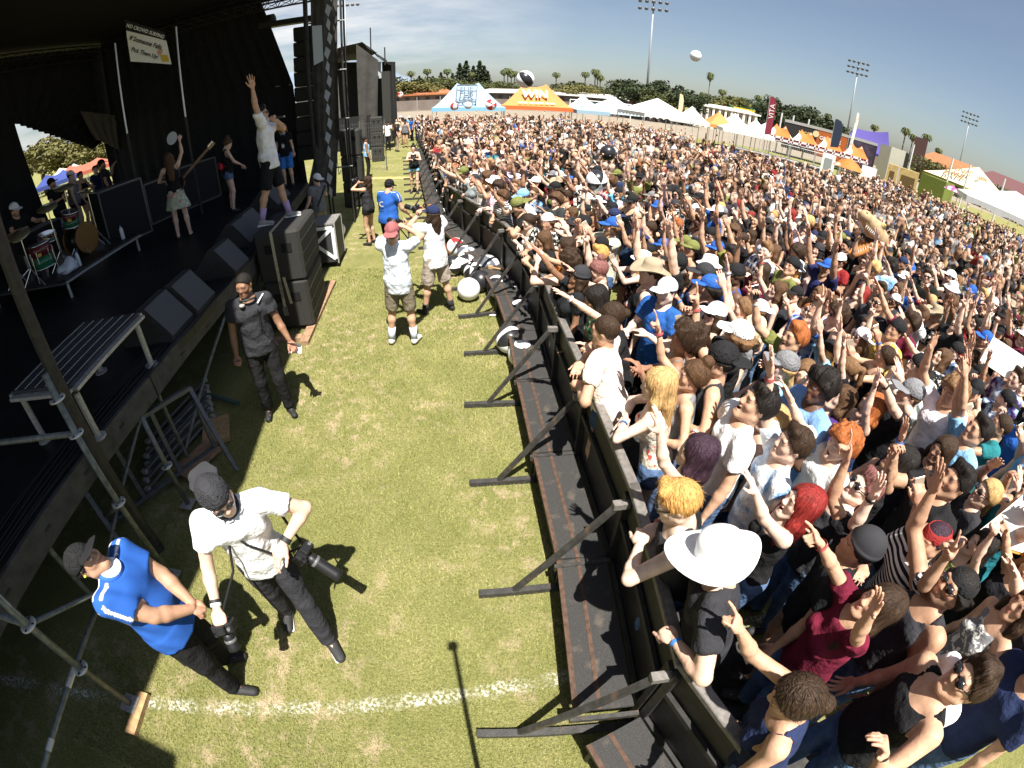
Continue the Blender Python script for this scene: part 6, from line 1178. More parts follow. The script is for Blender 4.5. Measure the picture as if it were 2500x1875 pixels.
# ---- named foreground people: (x, y, height, fem, fat, face, top kind, bottom, arms L/R, head yaw/pitch/roll, lean, spec, label)
def S(sk, top, hair_, bottom=('denim','denim'), hat_=None, glasses=None, **k):
    d = dict(skin=SK[sk], top=(CC[top[0]],)+tuple(top[1:]), hair=(hair_[0], HC[hair_[1]]) if hair_ else None, bottom=(CC[bottom[0]],)+tuple(bottom[1:]), glasses=glasses); 
    if hat_: d['hat'] = (hat_[0], CC[hat_[1]])
    d.update(k); return d
NEAR = [
 (1.2,2.78,1.66,1,1.0,'f','strap','hot','railin','railin',(5,4,0),(6,0,0),S('pale',('cream','floral'),('long','blonde')),'person in a cream floral strap top folding both arms on the rail'),
 (1.62,2.44,1.8,0,.95,'m','tee','long','down','rail',(0,18,0),(0,0,0),S('tan',('white',),('quiff','black')),'person in a plain white T-shirt directly behind the black strap top at the rail'),
 (1.27,2.1,1.62,1,1.0,'f','strap','long','up','down',(0,14,0),(5,0,0),S('pale',('black',),('bob','purple')),'person in a black strap top at the rail lifting a bare tattooed left forearm'),
 (1.12,1.62,1.7,0,1.0,'m','tank','long','railin','rail',(0,-4,0),(8,0,0),S('pale',('charcoal',),('short','golden blonde'),glasses=1),'person in charcoal tank top and sunglasses leaning a bare folded arm on the rail'),
 (1.2,1.18,1.74,0,1.08,'m','tee','long','rail','down',(0,-6,0),(6,0,0),S('fair',('charcoal',),('short','brown'),hat_=('sunhat','white')),'person under a wide white sun hat gripping the rail'),
 (1.4,.42,1.66,1,1.08,'f','tank','long','down','hornsfw',(0,-8,0),(5,0,0),S('tan',('navy',),('lowbun','dark brown')),'person in a navy tank top by the barrier corner making a horns sign'),
 (2.1,.36,1.78,0,1.1,'m','tank','long','bent','down',(0,16,0),(-4,0,0),S('tan',('black',),('quiff','dark brown'),glasses=1),'person in black tank top and sunglasses near the lower right corner'),
 (1.88,.92,1.64,1,1.05,'f','tee','long','up','point',(0,20,0),(0,0,0),S('tan',('maroon',),('long','dark brown')),'person in a maroon T-shirt pointing one finger up'),
 (2.44,.86,1.76,0,1.1,'mb','tank','long','down','wave',(0,14,0),(0,0,0),S('olive',('charcoal',),('curly','black'),hat_=('bandana','black'),glasses=1),'person with black paisley bandana headband, sunglasses and grey sleeveless shirt'),
 (3.05,1.62,1.8,0,1.3,'m','tee','long','phone','phone',(0,12,0),(0,0,0),S('olive',('black',),('short','black'),glasses='up'),'person in a large black T-shirt aiming a phone, glasses pushed up on the head'),
 (2.25,1.76,1.68,1,1.15,'f','tank','long','wave','down',(0,22,0),(0,0,0),S('pale',('charcoal',),('short','dusty pink'),glasses=1),'person with choker and glasses in a charcoal sleeveless shirt, bare left arm lifted'),
 (3.95,2.18,1.78,0,1.05,'m','tee','long','down','upst',(0,10,0),(0,0,0),S('tan',('light blue',),('short','black')),'person in a bright light blue T-shirt with the right arm straight up'),
 (2.86,2.05,1.64,1,.95,'f','tank','long','up','chest',(0,18,0),(0,0,0),S('olive',('black',),('long','black'),glasses=1),'person in black tank top and dark glasses behind the charcoal sleeveless shirt'),
 (1.72,1.68,1.62,1,1.0,'f','strap','long','reachhi','down',(5,10,0),(0,0,0),S('pale',('black',),('long','red')),'person in a black strap top stretching the left arm over the white sun hat'),
 (3.66,1.62,1.62,1,.95,'f','tee','long','chest','down',(0,8,0),(0,0,0),S('fair',('charcoal',),('lowpony','blonde'),glasses=1),'person in charcoal T-shirt and glasses beside the teal tank top'),
 (3.85,1.36,1.78,0,1.05,'m','tank','long','wave','shade',(0,8,0),(0,0,0),S('fair',('teal',),('short','brown')),'person in a teal tank top with a raised bent elbow at the right edge'),
 (5.6,2.95,1.8,0,1.1,'mb','tee','long','down','down',(0,6,0),(0,0,0),S('fair',('purple','tiedye'),('short','dark brown')),'person in a purple tie dye T-shirt with arms down near the right edge'),
 (2.66,3.26,1.56,1,.95,'f','tee','long','chest','chest',(50,2,0),(0,0,0),S('fair',('black',),('bob','light brown')),'person in black T-shirt, hands at chest, head turned back towards the camera'),
 (2.35,3.24,1.66,1,1.0,'f','tee','long','down','rail',(0,4,0),(0,0,0),S('fair',('light blue','denim'),('lowpony','blonde'),hat_=('cap','grey')),'person in a pale grey cap and washed blue shirt'),
 (1.68,3.06,1.74,0,1.0,'m','tank','long','rail','peace',(0,0,0),(4,0,0),S('tan',('charcoal',),('short','black'),hat_=('backcap','black')),'person in a plain black backwards cap behind the cream floral top'),
 (1.46,3.5,1.7,0,1.0,'m','tank','long','bent','chest',(0,4,0),(0,0,0),S('brown',('grey',),('afro','dark brown')),'person in a grey tank top with bent left arm beside the black cap'),
 (1.08,3.98,1.64,1,1.0,'f','tee','long','bent','reach',(0,-6,0),(5,0,0),S('fair',('black',),('lowbun','dark brown')),'person in a black T-shirt at the rail stretching the right arm over it'),
 (1.02,4.95,1.66,1,.95,'f','crop','hot','reach','up',(0,-8,0),(8,0,0),S('fair',('black',),('bun','dusty pink')),'person in a black crop top at the rail with one arm up'),
 (1.72,4.86,1.82,0,1.15,'mb','tee','long','upst','down',(0,8,0),(0,0,0),S('fair',('black',),('short','black'),hat_=('cap','black'),glasses=1),'person in black cap, sunglasses and black T-shirt, left arm straight up'),
 (2.05,4.76,1.8,0,1.0,'m','tank','long','bent','down',(0,0,0),(0,0,0),S('tan',('navy',),('short','black'),hat_=('cap','charcoal')),'person in a charcoal cap and navy tank top'),
 (2.42,4.36,1.66,1,.95,'f','tank','hot','claphi','up',(0,4,0),(0,0,0),S('fair',('white',),('lowpony','light brown')),'person in a white tank top with hands together overhead'),
 (2.42,4.06,1.6,1,.95,'f','tee','hot','down','bent',(0,0,0),(0,0,0),S('pale',('grey',),('bob','pale blonde')),'person in plain grey T-shirt, right arm bent, in front of the white tank top'),
 (3.12,4.9,1.64,1,.95,'f','tank','long','down','horns',(0,6,0),(0,0,0),S('fair',('black',),('long','brown')),'person in black tank top making a right hand horns sign before the olive T-shirt'),
 (3.6,5.46,1.78,0,1.0,'m','tee','long','down','down',(20,10,0),(0,0,0),S('tan',('olive',),('short','black'),hat_=('backcap','black')),'person in an olive green T-shirt with a backwards black cap'),
 (6.0,6.15,1.82,0,1.15,'m','tee','shorts','chest','upst',(-10,10,0),(0,0,0),S('pale',('light blue','tiedye'),('curly','black'),glasses=1),'person in light blue tie dye T-shirt and sunglasses, right arm straight up'),
 (4.62,5.12,1.66,1,1.0,'f','tank','long','fist','down',(0,14,0),(0,0,0),S('pale',('black',),('long','red')),'person in black tank top raising the left fist in front of the tie dye T-shirt'),
 (4.55,4.62,1.76,0,1.0,'m','tee','long','down','down',(0,4,0),(0,0,0),S('olive',('charcoal',),('buzz','black'),glasses=1),'person in charcoal T-shirt and sunglasses with both arms down below the tie dye T-shirt'),
 (3.1,4.04,1.78,0,1.0,'m','tee','long','peace','down',(0,8,0),(0,0,0),S('fair',('blue','plaid'),('buzz','dark brown'),glasses=1),'person in a blue plaid shirt and sunglasses giving a peace sign'),
 (2.62,3.58,1.76,0,1.0,'m','tee','long','down','phonehi',(0,6,0),(0,0,0),S('tan',('olive',),('quiff','ginger')),'person in a plain olive shirt filming with a phone in the right hand'),
 (5.08,4.36,1.78,0,1.1,'m','tee','long','reachhi','down',(0,12,0),(0,0,0),S('fair',('white',),('short','brown'),glasses=1),'person in a white T-shirt and sunglasses reaching the left arm forward'),
 (4.74,3.52,1.66,1,1.05,'f','tee','long','down','reach',(0,16,0),(0,0,0),S('fair',('black','blotch'),('wavy','brown')),'person in a black and white blotched T-shirt reaching the right arm forward'),
 (4.2,3.86,1.76,0,1.0,'m','tee','long','phone','down',(0,8,0),(0,0,0),S('olive',('yellow','blotch'),('short','black'),hat_=('backcap','black')),'person in black backwards cap and yellow blotched shirt holding a phone'),
 (5.86,4.3,1.78,0,1.1,'mb','tee','long','horns','down',(0,12,0),(0,0,0),S('fair',('black',),('buzz','dark brown')),'person in a black T-shirt making a left hand horns sign near the right edge'),
 (1.96,2.6,1.58,1,1.0,'f','tank','long','down','chest',(0,4,0),(0,0,0),S('fair',('teal','tiedye'),('pony','blonde')),'person in a teal tie dye tank top with the right hand at the chest'),
 (1.42,2.98,1.64,1,.95,'f','tank','long','rail','peace',(0,6,0),(4,0,0),S('tan',('grey',),('bun','brown')),'person in a grey tank top giving a peace sign at the rail'),
 (2.74,2.84,1.62,1,1.0,'f','tee','long','down','shade',(0,20,0),(0,0,0),S('fair',('purple',),('bob','brown')),'person in a plain purple shirt shading the eyes with the right hand'),
 (3.1,2.76,1.6,1,1.0,'f','tank','long','upst','down',(0,6,0),(0,0,0),S('fair',('navy',),('bob','ginger')),'person in a navy tank top with the left arm straight up, capless'),
 (3.55,2.78,1.72,0,1.0,'m','tee','long','point','down',(0,4,0),(0,0,0),S('fair',('black',),('short','brown'),hat_=('cap','grey')),'person in a light grey cap and black T-shirt pointing ahead'),
 (1.84,2.12,1.7,0,1.0,'m','tee','long','down','upst',(0,6,0),(0,0,0),S('fair',('white','tiedye'),('short','dark brown')),'person in a white tie dye T-shirt holding the right palm straight up'),
 (4.5,1.72,1.66,1,1.0,'f','strap','long','shade','down',(0,10,0),(0,0,0),S('fair',('black',),('long','light brown')),'person in black strap top, left hand at the brow, at the right edge'),
 (-.1,7.45,1.78,0,1.15,'mb','tee','long','railin','rail',(0,-4,0),(10,0,0),S('tan',('black',),('short','black'),hat_=('backcap','olive')),'person in olive backwards cap and black T-shirt leaning both arms over the rail bend'),
 (.2,8.2,1.74,0,1.0,'m','tee','long','rail','bent',(0,0,0),(6,0,0),S('fair',('white',),('short','brown'),hat_=('cap','light blue')),'person in light blue cap and white T-shirt at the rail bend'),
 (.08,7.02,1.62,1,.9,'f','tank','long','bent','railin',(0,0,0),(8,0,0),S('pale',('white',),('pony','dark brown')),'person in a white tank top at the rail beside the olive backwards cap'),
 (.98,4.42,1.62,1,.95,'f','tee','long','rail','down',(0,-2,0),(6,0,0),S('olive',('green','floral'),('long','black')),'person in a green floral top with the left hand on the rail'),
 (.72,5.7,1.66,1,1.0,'f','tank','long','reach','rail',(0,4,0),(5,0,0),S('tan',('orange',),('wavy','dark brown')),'person in an orange tank top reaching over the rail'),
 (2.95,.15,1.72,0,1.05,'m','tee','long','down','down',(0,6,0),(0,0,0),S('tan',('navy',),('short','black'),hat_=('backcap','navy')),'person in navy backwards cap and navy shirt at the bottom right corner'),
 (3.1,.62,1.68,1,1.05,'f','tank','long','bent','down',(0,10,0),(0,0,0),S('tan',('grey','blotch'),('long','dark brown')),'person in a patterned grey tank top just above the bottom right corner'),
]
geo_used = []
def near_bx(y):
    for (x0, y0), (x1, y1) in zip(poly[:-1], poly[1:]):
        if y0 <= y <= y1: return x0+(x1-x0)*(y-y0)/(y1-y0)
    return 1.3
def near_people():
    for i, (x, y, H, fem, fat, face, top, bot, aL, aR, hd, ln, sp, lab) in enumerate(NEAR):
        d = math.hypot(x, y); k_ = .94 if d < 5 else 1.; x, y = x*k_, y*k_; x = max(x, near_bx(y)+.14); H *= 1.05 if d < 5 else 1.02; h = .0165 if d < 3 else .024; hh = .0058 if d < 3 else .0098; hdr = .0064 if d < 3 else .0105
        rs = random.Random(i*7+1); jit = lambda a: a if a[0] == 'ik' else (a[0]+rs.uniform(-8,8), a[1]+rs.uniform(-6,6), a[2]+rs.uniform(-8,8), a[3]+rs.uniform(-6,6), a[4], a[5])
        g = person_geo(dict(L=jit(A[aL]), R=jit(A[aR]), head=(hd[0], hd[1]+(6 if hd[1] >= 0 else 0), hd[2]), lean=(ln[0]+(7 if x < near_bx(y)+.4 else 0), ln[1], ln[2]), hs=1.08 if d < 5 else 1.03, legs=(.1,.05*rs.uniform(-1,1),.1,.05)), h=h, hh=hh, hd=hdr, fem=bool(fem), fat=fat, H=H, face=face+('o' if i%4 == 1 else ''), top=top, bottom=bot, seed=i, ripple=.006)
        o = build_person(g, (x,y,.038 if x-.9 < .9 else 0), facing(x, y, rs.uniform(-10,10)), lab, sp, N_GRP, None, 0 if d < 4 else 1)
        if i%3 != 2: band(o, g, 'LR'[i%2], [(.05,.2,.6),(.7,.7,.7),(.02,.02,.02),(.5,.1,.1)][i%4])
        if 'phone' in (aL, aR) or 'phonehi' in (aL, aR): phone_at(o, g, 'L' if aL.startswith('phone') else 'R', lab)
        geo_used.append((x, y, .2*fat**.5))
PHM = mat('phone_black', (.02,.02,.022), .25); PHW = mat('phone_gold', (.5,.42,.32), .35, metal=.4)
def phone_at(o, g, side, lab, wide=False):
    Wp, Rm = g['wrist'+side]; p = wpos(o, Vector(Wp)+Vector((Rm@V(0,-.035,.1))*g['s'])); q = o.matrix_basis.to_3x3()@Matrix(Rm.tolist())
    t = empty('phone', p, 0, 'phone held by '+' '.join(lab.replace(', phone in both hands',' in both hands').replace(', phone high in left hand',' on high').replace(' a ',' ').replace(', ',' ').split()[:12]), 'phone', 'phones held up in the crowd'); t.matrix_basis = Matrix.Translation(p)@q.to_4x4()
    MB().box((0,0,0), (.072,.009,.145), bev=.003).build('phone_body', PHW, t); MB().box((0,-.0055,0), (.066,.002,.134)).build('screen', PHM, t)
near_people()
# ---------------------------------------------------------------- the rest of the crowd
def barrier_x(y):
    for (x0, y0), (x1, y1) in zip(poly[:-1], poly[1:]):
        if y0 <= y <= y1: return x0+(x1-x0)*(y-y0)/(y1-y0)
    return poly[0][0]-(y-poly[0][1])*.48 if y < poly[0][1] else poly[-1][0]
FROW = set()
def scatter():
    rs = random.Random(12); pts = list(geo_used); cell = {}
    for p in pts: cell.setdefault((int(p[0]//1), int(p[1]//1)), []).append(p)
    out = []
    segs = [(Vector((*a,0)), Vector((*b,0))) for a, b in zip(poly[1:-1], poly[2:])]
    for a, b in segs:                                   # front row against the rail
        L = (b-a).length; t = .2
        while t < L:
            p = a+(b-a)*(t/L); n_ = Vector((b.y-a.y, a.x-b.x, 0)).normalized(); q = p+n_*(.13+.05*rs.random()); t += .4+.12*rs.random()
            if all((c[0]-q.x)**2+(c[1]-q.y)**2 > .3**2 for c in pts): out.append((q.x, q.y)); cell.setdefault((int(q.x//1), int(q.y//1)), []).append((q.x, q.y)); FROW.add((q.x, q.y))
    for _ in range(110000):
        r = 38.5*math.sqrt(rs.random()); a = R(rs.uniform(-16, 88)); x, y = r*math.sin(a), r*math.cos(a)+rs.uniform(-1.6,.4)
        if y < -1.2 or x < barrier_x(y)+.28: continue
        az = math.degrees(math.atan2(x, y)); lim = 35.5 if az < 14 else 33.5 if az < 20 or 36.5 < az < 40 else 28.5 if az < 37 else 38
        if r > lim or az > (63 if r > 12 else 84): continue
        sp = .37 if r < 4.5 else .39 if r < 7 else .43 if r < 14 else .5 if r < 24 else .6
        if az > 44 and r > 12: sp *= 1.15
        ok = True
        for i in range(int(x//1)-1, int(x//1)+2):
            for j in range(int(y//1)-1, int(y//1)+2):
                for q in cell.get((i, j), ()):
                    if (q[0]-x)**2+(q[1]-y)**2 < sp*sp: ok = False; break
                if not ok: break
            if not ok: break
        if ok: p = (x, y); out.append(p); cell.setdefault((int(x//1), int(y//1)), []).append(p)
    return out
PTS = scatter()
PTS.sort(key=lambda p: math.hypot(p[0], p[1])+(2.5 if p[1] < .2 else 0)+(3 if math.degrees(math.atan2(p[0], p[1])) > 64 else 0))
POSES = [('up','up','both arms raised'),('upst','down','only left arm straight up'),('down','upst','only right arm straight up'),('reach','reach','reaching both arms forward'),('down','reachhi','right arm stretched forward'),('reachhi','down','left arm stretched forward'),('horns','down','left hand horns sign'),('down','horns','right hand horns sign'),('phone','phone','phone in both hands'),('claphi','claphi','clapping hands overhead'),('down','down','both arms hanging'),('chest','chest','hands at chest'),('fist','down','raising the left fist'),('down','point','right hand pointing'),('shade','down','left hand shading eyes'),('peace','chest','left hand peace sign'),('wave','up','waving both arms apart'),('bent','down','left elbow bent'),('down','fist','raising the right fist'),('phonehi','down','phone high in left hand'),('rail','railin','both arms on the rail'),('reachhi','rail','left arm over the rail'),('rail','reach','right arm over the rail')]
TOPK = {1: ('tank','tee','strap','tee','crop'), 0: ('tee','tee','tank','tee')}; TNAME = {'tee': 'T-shirt', 'tank': 'tank top', 'strap': 'strap top', 'crop': 'crop top', 'long': 'sweater'}
PROT = {}
def proto_geo(pi, fem, lod):
    k = (pi, fem, lod)
    if k not in PROT:
        aL, aR, _ = POSES[pi]; rs = random.Random(pi*2+fem); top = TOPK[fem][(pi*3+fem)%len(TOPK[fem])]; j = lambda a: a if a[0] == 'ik' else (a[0]+rs.uniform(-6,6), a[1]+rs.uniform(-5,5), a[2]+rs.uniform(-6,6), a[3]+rs.uniform(-5,5), a[4], a[5])
        h, hh, hd = ((.026,.0125,.0135), (.036,.018,.019))[lod]
        PROT[k] = (person_geo(dict(L=j(A[aL]), R=j(A[aR]), head=(rs.uniform(-12,12), rs.uniform(0,16), rs.uniform(-5,5)), lean=(rs.uniform(-3,6) if pi < 20 else 14, rs.uniform(-4,4), rs.uniform(-8,8))), h=h, hh=hh, hd=hd, fem=bool(fem), fat=rs.choice([.92,1,1,1.1,1.18]), H=1.64 if fem else 1.77, face=('f' if fem else rs.choice(['m','m','mb']))+('o' if pi%4 == 0 else ''), top=top if lod == 0 else None, bottom=rs.choice(['long','hot','shorts']) if lod == 0 else None, seed=pi, ripple=.006, cloth=(lod == 0)), top)
    return PROT[k]
WTOP = ['black']*16+['charcoal']*6+['white']*6+['grey']*3+['navy']*2+['cream','light blue','teal','olive','maroon','blue','red']
WPAT = [None]*18+['tiedye','plaid','blotch','floral','stripe']
PNAME = {'tiedye': 'tie dye', 'plaid': 'plaid', 'blotch': 'white blotched', 'floral': 'floral', 'stripe': 'striped', None: 'plain'}
WHAIR = {1: ['long','long','wavy','bob','pony','lowpony','bun','lowbun'], 0: ['short','short','quiff','buzz','curly','afro']}
WHC = ['black']*8+['dark brown']*12+['brown']*8+['light brown']*3+['blonde']*3+['golden blonde','ginger','red','purple']
WHAT = [None]*13+[('cap','black'),('cap','black'),('cap','white'),('backcap','black'),('backcap','navy'),('backcap','white'),('cap','grey'),('cap','black'),('cap','blue'),('bandana','red'),('straw','khaki'),('bucket','white'),('bucket','black'),('beanie','charcoal'),('cap','olive')]
HNAME = {'cap': 'cap', 'backcap': 'backwards cap', 'bandana': 'bandana', 'straw': 'straw hat', 'bucket': 'bucket hat', 'beanie': 'beanie'}
WSK = ['pale']*4+['fair']*7+['tan']*6+['olive']*4+['brown']*2+['dark']
def crowd_people(n):
    rs = random.Random(77); seen = set()
    for idx, (x, y) in enumerate(PTS[:n]):
        for tr_ in range(200):
            fem = rs.random() < .52; pi = rs.choices(range(20), [3,2,2,3,3,3,2,2,4,2,8,6,2,2,3,2,2,5,2,2])[0] if (x, y) not in FROW else rs.choice([20,20,21,22,8,3,11,7,17,14,0,4]); g, top = proto_geo(pi, int(fem), 0); c = rs.choice(WTOP); pat = rs.choice(WPAT); h = rs.choice(WHAT); gl = rs.random() < .3
            lab = ' '.join(('person in %s %s %s, %s%s, %s' % (PNAME[pat], c, TNAME[top], ('%s %s' % (h[1], HNAME[h[0]])) if h else 'bareheaded', ', sunglasses' if gl else '', POSES[pi][2])).split())
            if lab not in seen: break
        seen.add(lab); s_ = rs.uniform(.94,1.05)
        sk = rs.choice(WSK); kk = rs.uniform(.88,1.1); sp = dict(skin=tuple(v*kk for v in SK[sk]), top=(tuple(v*rs.uniform(.8,1.2) for v in CC[c]), pat), bottom=(CC[rs.choice(['black','denim','denim','charcoal','khaki'])],), hair=(rs.choice(WHAIR[int(fem)]), HC[rs.choice(WHC)]), glasses=gl, sc=(s_*rs.uniform(.96,1.04), s_, s_)) if math.hypot(x, y) > 5 else dict(skin=tuple(v*kk for v in SK[sk]), top=(tuple(v*rs.uniform(.8,1.2) for v in CC[c]), pat), bottom=(CC[rs.choice(['black','denim','charcoal'])],), hair=(rs.choice(WHAIR[int(fem)]), HC[rs.choice(WHC)]), glasses=gl, sc=(s_*1.04, s_*1.04, s_*1.04))
        if h: sp['hat'] = (h[0], CC[h[1]])
        o = build_person(g, (x,y,0), facing(x, y, rs.gauss(0,16)), lab, sp, N_GRP, ('pr', pi, int(fem)), 1 if math.hypot(x, y) < 6 else 2)
        if 8 == pi or 19 == pi: phone_at(o, g, 'L', lab)
    return n
NIND = crowd_people(246)
def far_crowd(pts):
    rs = random.Random(5); low = {}
    def lowp(pi, fem, hk, hatk, ratio):
        k = (pi, fem, hk, hatk, ratio)
        if k in low: return low[k]
        g, _ = proto_geo(pi, fem, 1); v, f, c = g['body']; s = g['s']; reg = np.zeros((len(v),4)); z = v[:,2]/s
        N, HR = g['head']; arm_ = np.zeros(len(v), bool)
        for nm in 'LR':
            S_, E_, W_ = g['arms'][nm]; S2 = S_+(E_-S_)*.45
            for p, q in ((S2,E_),(E_,W_+(W_-E_)*.9)): d = q-p; t = np.clip(((v-p)@d)/(d@d), 0, 1); arm_ |= np.linalg.norm(v-p-t[:,None]*d, axis=1) < .075*s
        neck = (np.linalg.norm(v-(N+HR@V(0,0,.12)*s), axis=1) < .16*s)
        lab = np.where(arm_ | neck, 0, np.where(z < .93, 2, 1)); dark = (c[:,3] > .5)
        hv, hf = hair(hk, .024); parts = [(v, f)]; L = [lab]; dk = [dark]
        hv = (hv*s)@HR.T+N; parts.append((hv, hf)); L.append(np.full(len(hv), 3)); dk.append(np.zeros(len(hv), bool))
        if hatk: q, qf = hat(hatk); parts.append(((q*1.06*s)@HR.T+N, qf)); L.append(np.full(len(q), 4)); dk.append(np.zeros(len(q), bool))
        V_, F_ = join(parts); L = np.concatenate(L); dk = np.concatenate(dk)
        V_, F_, q = cluster(V_, F_, np.stack([L, dk.astype(float)], 1), np.ones(len(V_), bool), ratio); L = q[:,0].astype(int); dk = q[:,1] > .5
        low[k] = (V_, F_, L, dk); return low[k]
    VV, FF, CCc, n = [], [], [], 0
    for x, y in pts:
        d = math.hypot(x, y); ratio = .058 if d < 12 else .085 if d < 18 else .12
        fem = int(rs.random() < .5); pi = rs.choices(range(20), [2,1,1,1,1,1,1,1,3,1,14,9,1,1,3,1,1,6,1,1] if d < 20 else [1,1,1,0,1,1,0,0,2,0,18,12,0,1,2,0,0,5,0,1])[0]
        hk = (['long','bob','pony'] if fem else ['short','short','curly'])[pi%3]; hatk = rs.choice([None,None,('cap','backcap','bucket')[pi%3]])
        v, f, L, dk = lowp(pi, fem, hk, hatk, ratio); s_ = rs.uniform(.93,1.06); a = -R(facing(x, y, rs.gauss(0,22) if rs.random() < .85 else rs.uniform(-180,180))); c_, sn = math.cos(a), math.sin(a)
        w = np.stack([(v[:,0]*c_-v[:,1]*sn)*s_+x, (v[:,0]*sn+v[:,1]*c_)*s_+y, v[:,2]*s_], 1)
        pal = np.array([SK[rs.choice(WSK)], CC[rs.choice(WTOP)], CC[rs.choice(['black','denim','charcoal','khaki','navy'])], HC[rs.choice(WHC)], CC[rs.choice(['black','black','black','white','white','grey','navy','khaki'])]])
        col = pal[L]; col[dk] *= .3; VV.append(w); FF.append(f+n); CCc.append(np.concatenate([col, np.ones((len(v),1))], 1)); n += len(v)
    o = put('crowd', to_mesh('crowd', np.concatenate(VV), np.concatenate(FF), np.concatenate(CCc), [mat('crowd_cloth', (.3,.3,.3), .8, paint=True, spec=.2)]))
    tag(o, 'distant dense crowd filling the field up to the tents', 'crowd', kind='stuff'); print('far crowd', len(pts), sum(map(len, FF)))
far_crowd(PTS[NIND:])
# ---------------------------------------------------------------- people in the photo pit and on the stage
def cast(x, y, z, az, H, pose, sp, lab, grp=None, **k):
    d = math.hypot(x, y); kw = dict(h=.0125 if d < 2.6 else .018 if d < 8 else .023, hh=.0048 if d < 2.6 else .008 if d < 8 else .012, hd=.0055 if d < 2.6 else .0085 if d < 8 else .0125, H=H, seed=int(abs(x*100)), ripple=.007); kw.update(k)
    g = person_geo(pose, **kw); o = build_person(g, (x,y,z), az, lab, sp, grp, None, 0 if d < 5 else 1); return o, g
CB = mat('camera_black', (.012,.012,.013), .45, bump=.05); CG = mat('lens_glass', (.02,.025,.04), .08, spec=.8); CW = mat('lens_ring', (.12,.12,.12), .4)
def camera(p, rotm, lab, lens=.14, s=1.):
    t = empty('photo_camera', p, 0, lab, 'camera', 'cameras of the photographers'); t.matrix_basis = Matrix.Translation(p)@rotm.to_4x4()@Matrix.Scale(s,4)       # lens along local +Y
    MB().box((0,0,0), (.145,.07,.1), bev=.01).build('camera_body', CB, t); MB().box((0,-.005,.062), (.06,.06,.035), bev=.008).build('prism_hump', CB, t); MB().box((.055,.02,0), (.035,.05,.1), bev=.01).build('grip', CB, t)
    MB().lathe([(.034,.03),(.036,.07),(.038,.1),(.04,lens),(.043,lens+.03),(.04,lens+.032)], 18, M=Matrix.Rotation(R(-90),3,'X')).build('lens', CB, t, True); MB().lathe([(.0385,.085),(.041,.086),(.041,.105),(.0385,.106)], 18, M=Matrix.Rotation(R(-90),3,'X')).build('focus_ring', CW, t, True); MB().lathe([(.002,lens+.02),(.036,lens+.024)], 18, M=Matrix.Rotation(R(-90),3,'X')).build('front_glass', CG, t, True)
    MB().box((0,-.037,-.005), (.08,.004,.055)).build('rear_screen', CG, t); MB().lathe([(.012,0),(.012,.012)], 10, (-.05,0,.05)).build('dial', CW, t); return t
def strap(pts, lab, w=.009, grp='camera straps'): return tag(MB().tube(pts, w, 6).build('camera_strap', CABK, smooth=True), lab, 'strap', grp)
def eulz(az, pitch=0, roll=0): return Matrix.Rotation(-R(az),3,'Z')@Matrix.Rotation(R(pitch),3,'X')@Matrix.Rotation(R(roll),3,'Y')
PIT = 'crew and photographers in the pit'
def loc(o, *p): return wpos(o, Vector(p))
# photographer with two cameras
o, g = cast(-1.6,1.56,0,150,1.82,dict(R=(35,-62,5,-32,'grip',0),L=(95,-38,-55,-22,'relax',0),head=(22,-14,8),lean=(6,3,0),legs=(.16,.26,.1,-.12)),S('fair',('white',),('short','dark brown'),('charcoal',),hat_=('backcap','charcoal'),glasses=1,shoes=(.03,.03,.03)),'person in a white T-shirt and backwards black cap checking one of two cameras',PIT,face='m',bottom='long',fat=.95)
U = g['U']
MB().lathe([(.07,-.02),(.083,-.03),(.088,-.005),(.08,.02),(.066,.015)], 20, U(0,.0,1.5), Matrix.Rotation(R(-12),3,'X')).build('neck_bandana', mat('bandana_navy',(.02,.025,.04),.9,noise=.3,nscale=40), o, True)
for sd in (0,1): v, f = g['shoes'][sd]; c_ = np.mean(v, 0); MB().box((c_[0],c_[1],.014), (.085,.26,.02), R(-8 if c_[0] > 0 else 8), bev=.008).build('sole', mat('sole_white',(.75,.75,.73),.7), o)
band(o, g, 'L', (.02,.02,.02), .9, .035, 'watch'); band(o, g, 'R', (.75,.75,.75), .9); band(o, g, 'R', (.02,.02,.02), .82, .02, 'bracelet')
Wp, Rm = g['wristR']; cpos = wpos(o, Vector(Wp)+Vector(Rm@V(.0,-.05,.11))); camera(cpos, eulz(150,-55,10), 'black camera held low in the right hand of the white T-shirt photographer', .13)
hip = loc(o,-.28,.1,1.0); camera(hip, eulz(100,-38,0), 'black camera with long lens hanging at the hip of the white T-shirt photographer', .24, 1.05)
strap([loc(o,.06,.12,1.5), loc(o,.1,.15,1.35), loc(o,.16,.2,1.15), cpos+Vector((0,0,.06))], 'black strap from the neck to the low held camera'); strap([loc(o,.1,.11,1.48), loc(o,0,.18,1.32), loc(o,-.15,.19,1.15), hip+Vector((0,0,.06))], 'black strap across the chest to the hip camera'); strap([loc(o,-.22,-.02,1.42), loc(o,-.26,.02,1.2), hip+Vector((.02,.02,.06))], 'black strap from the shoulder to the hip camera')
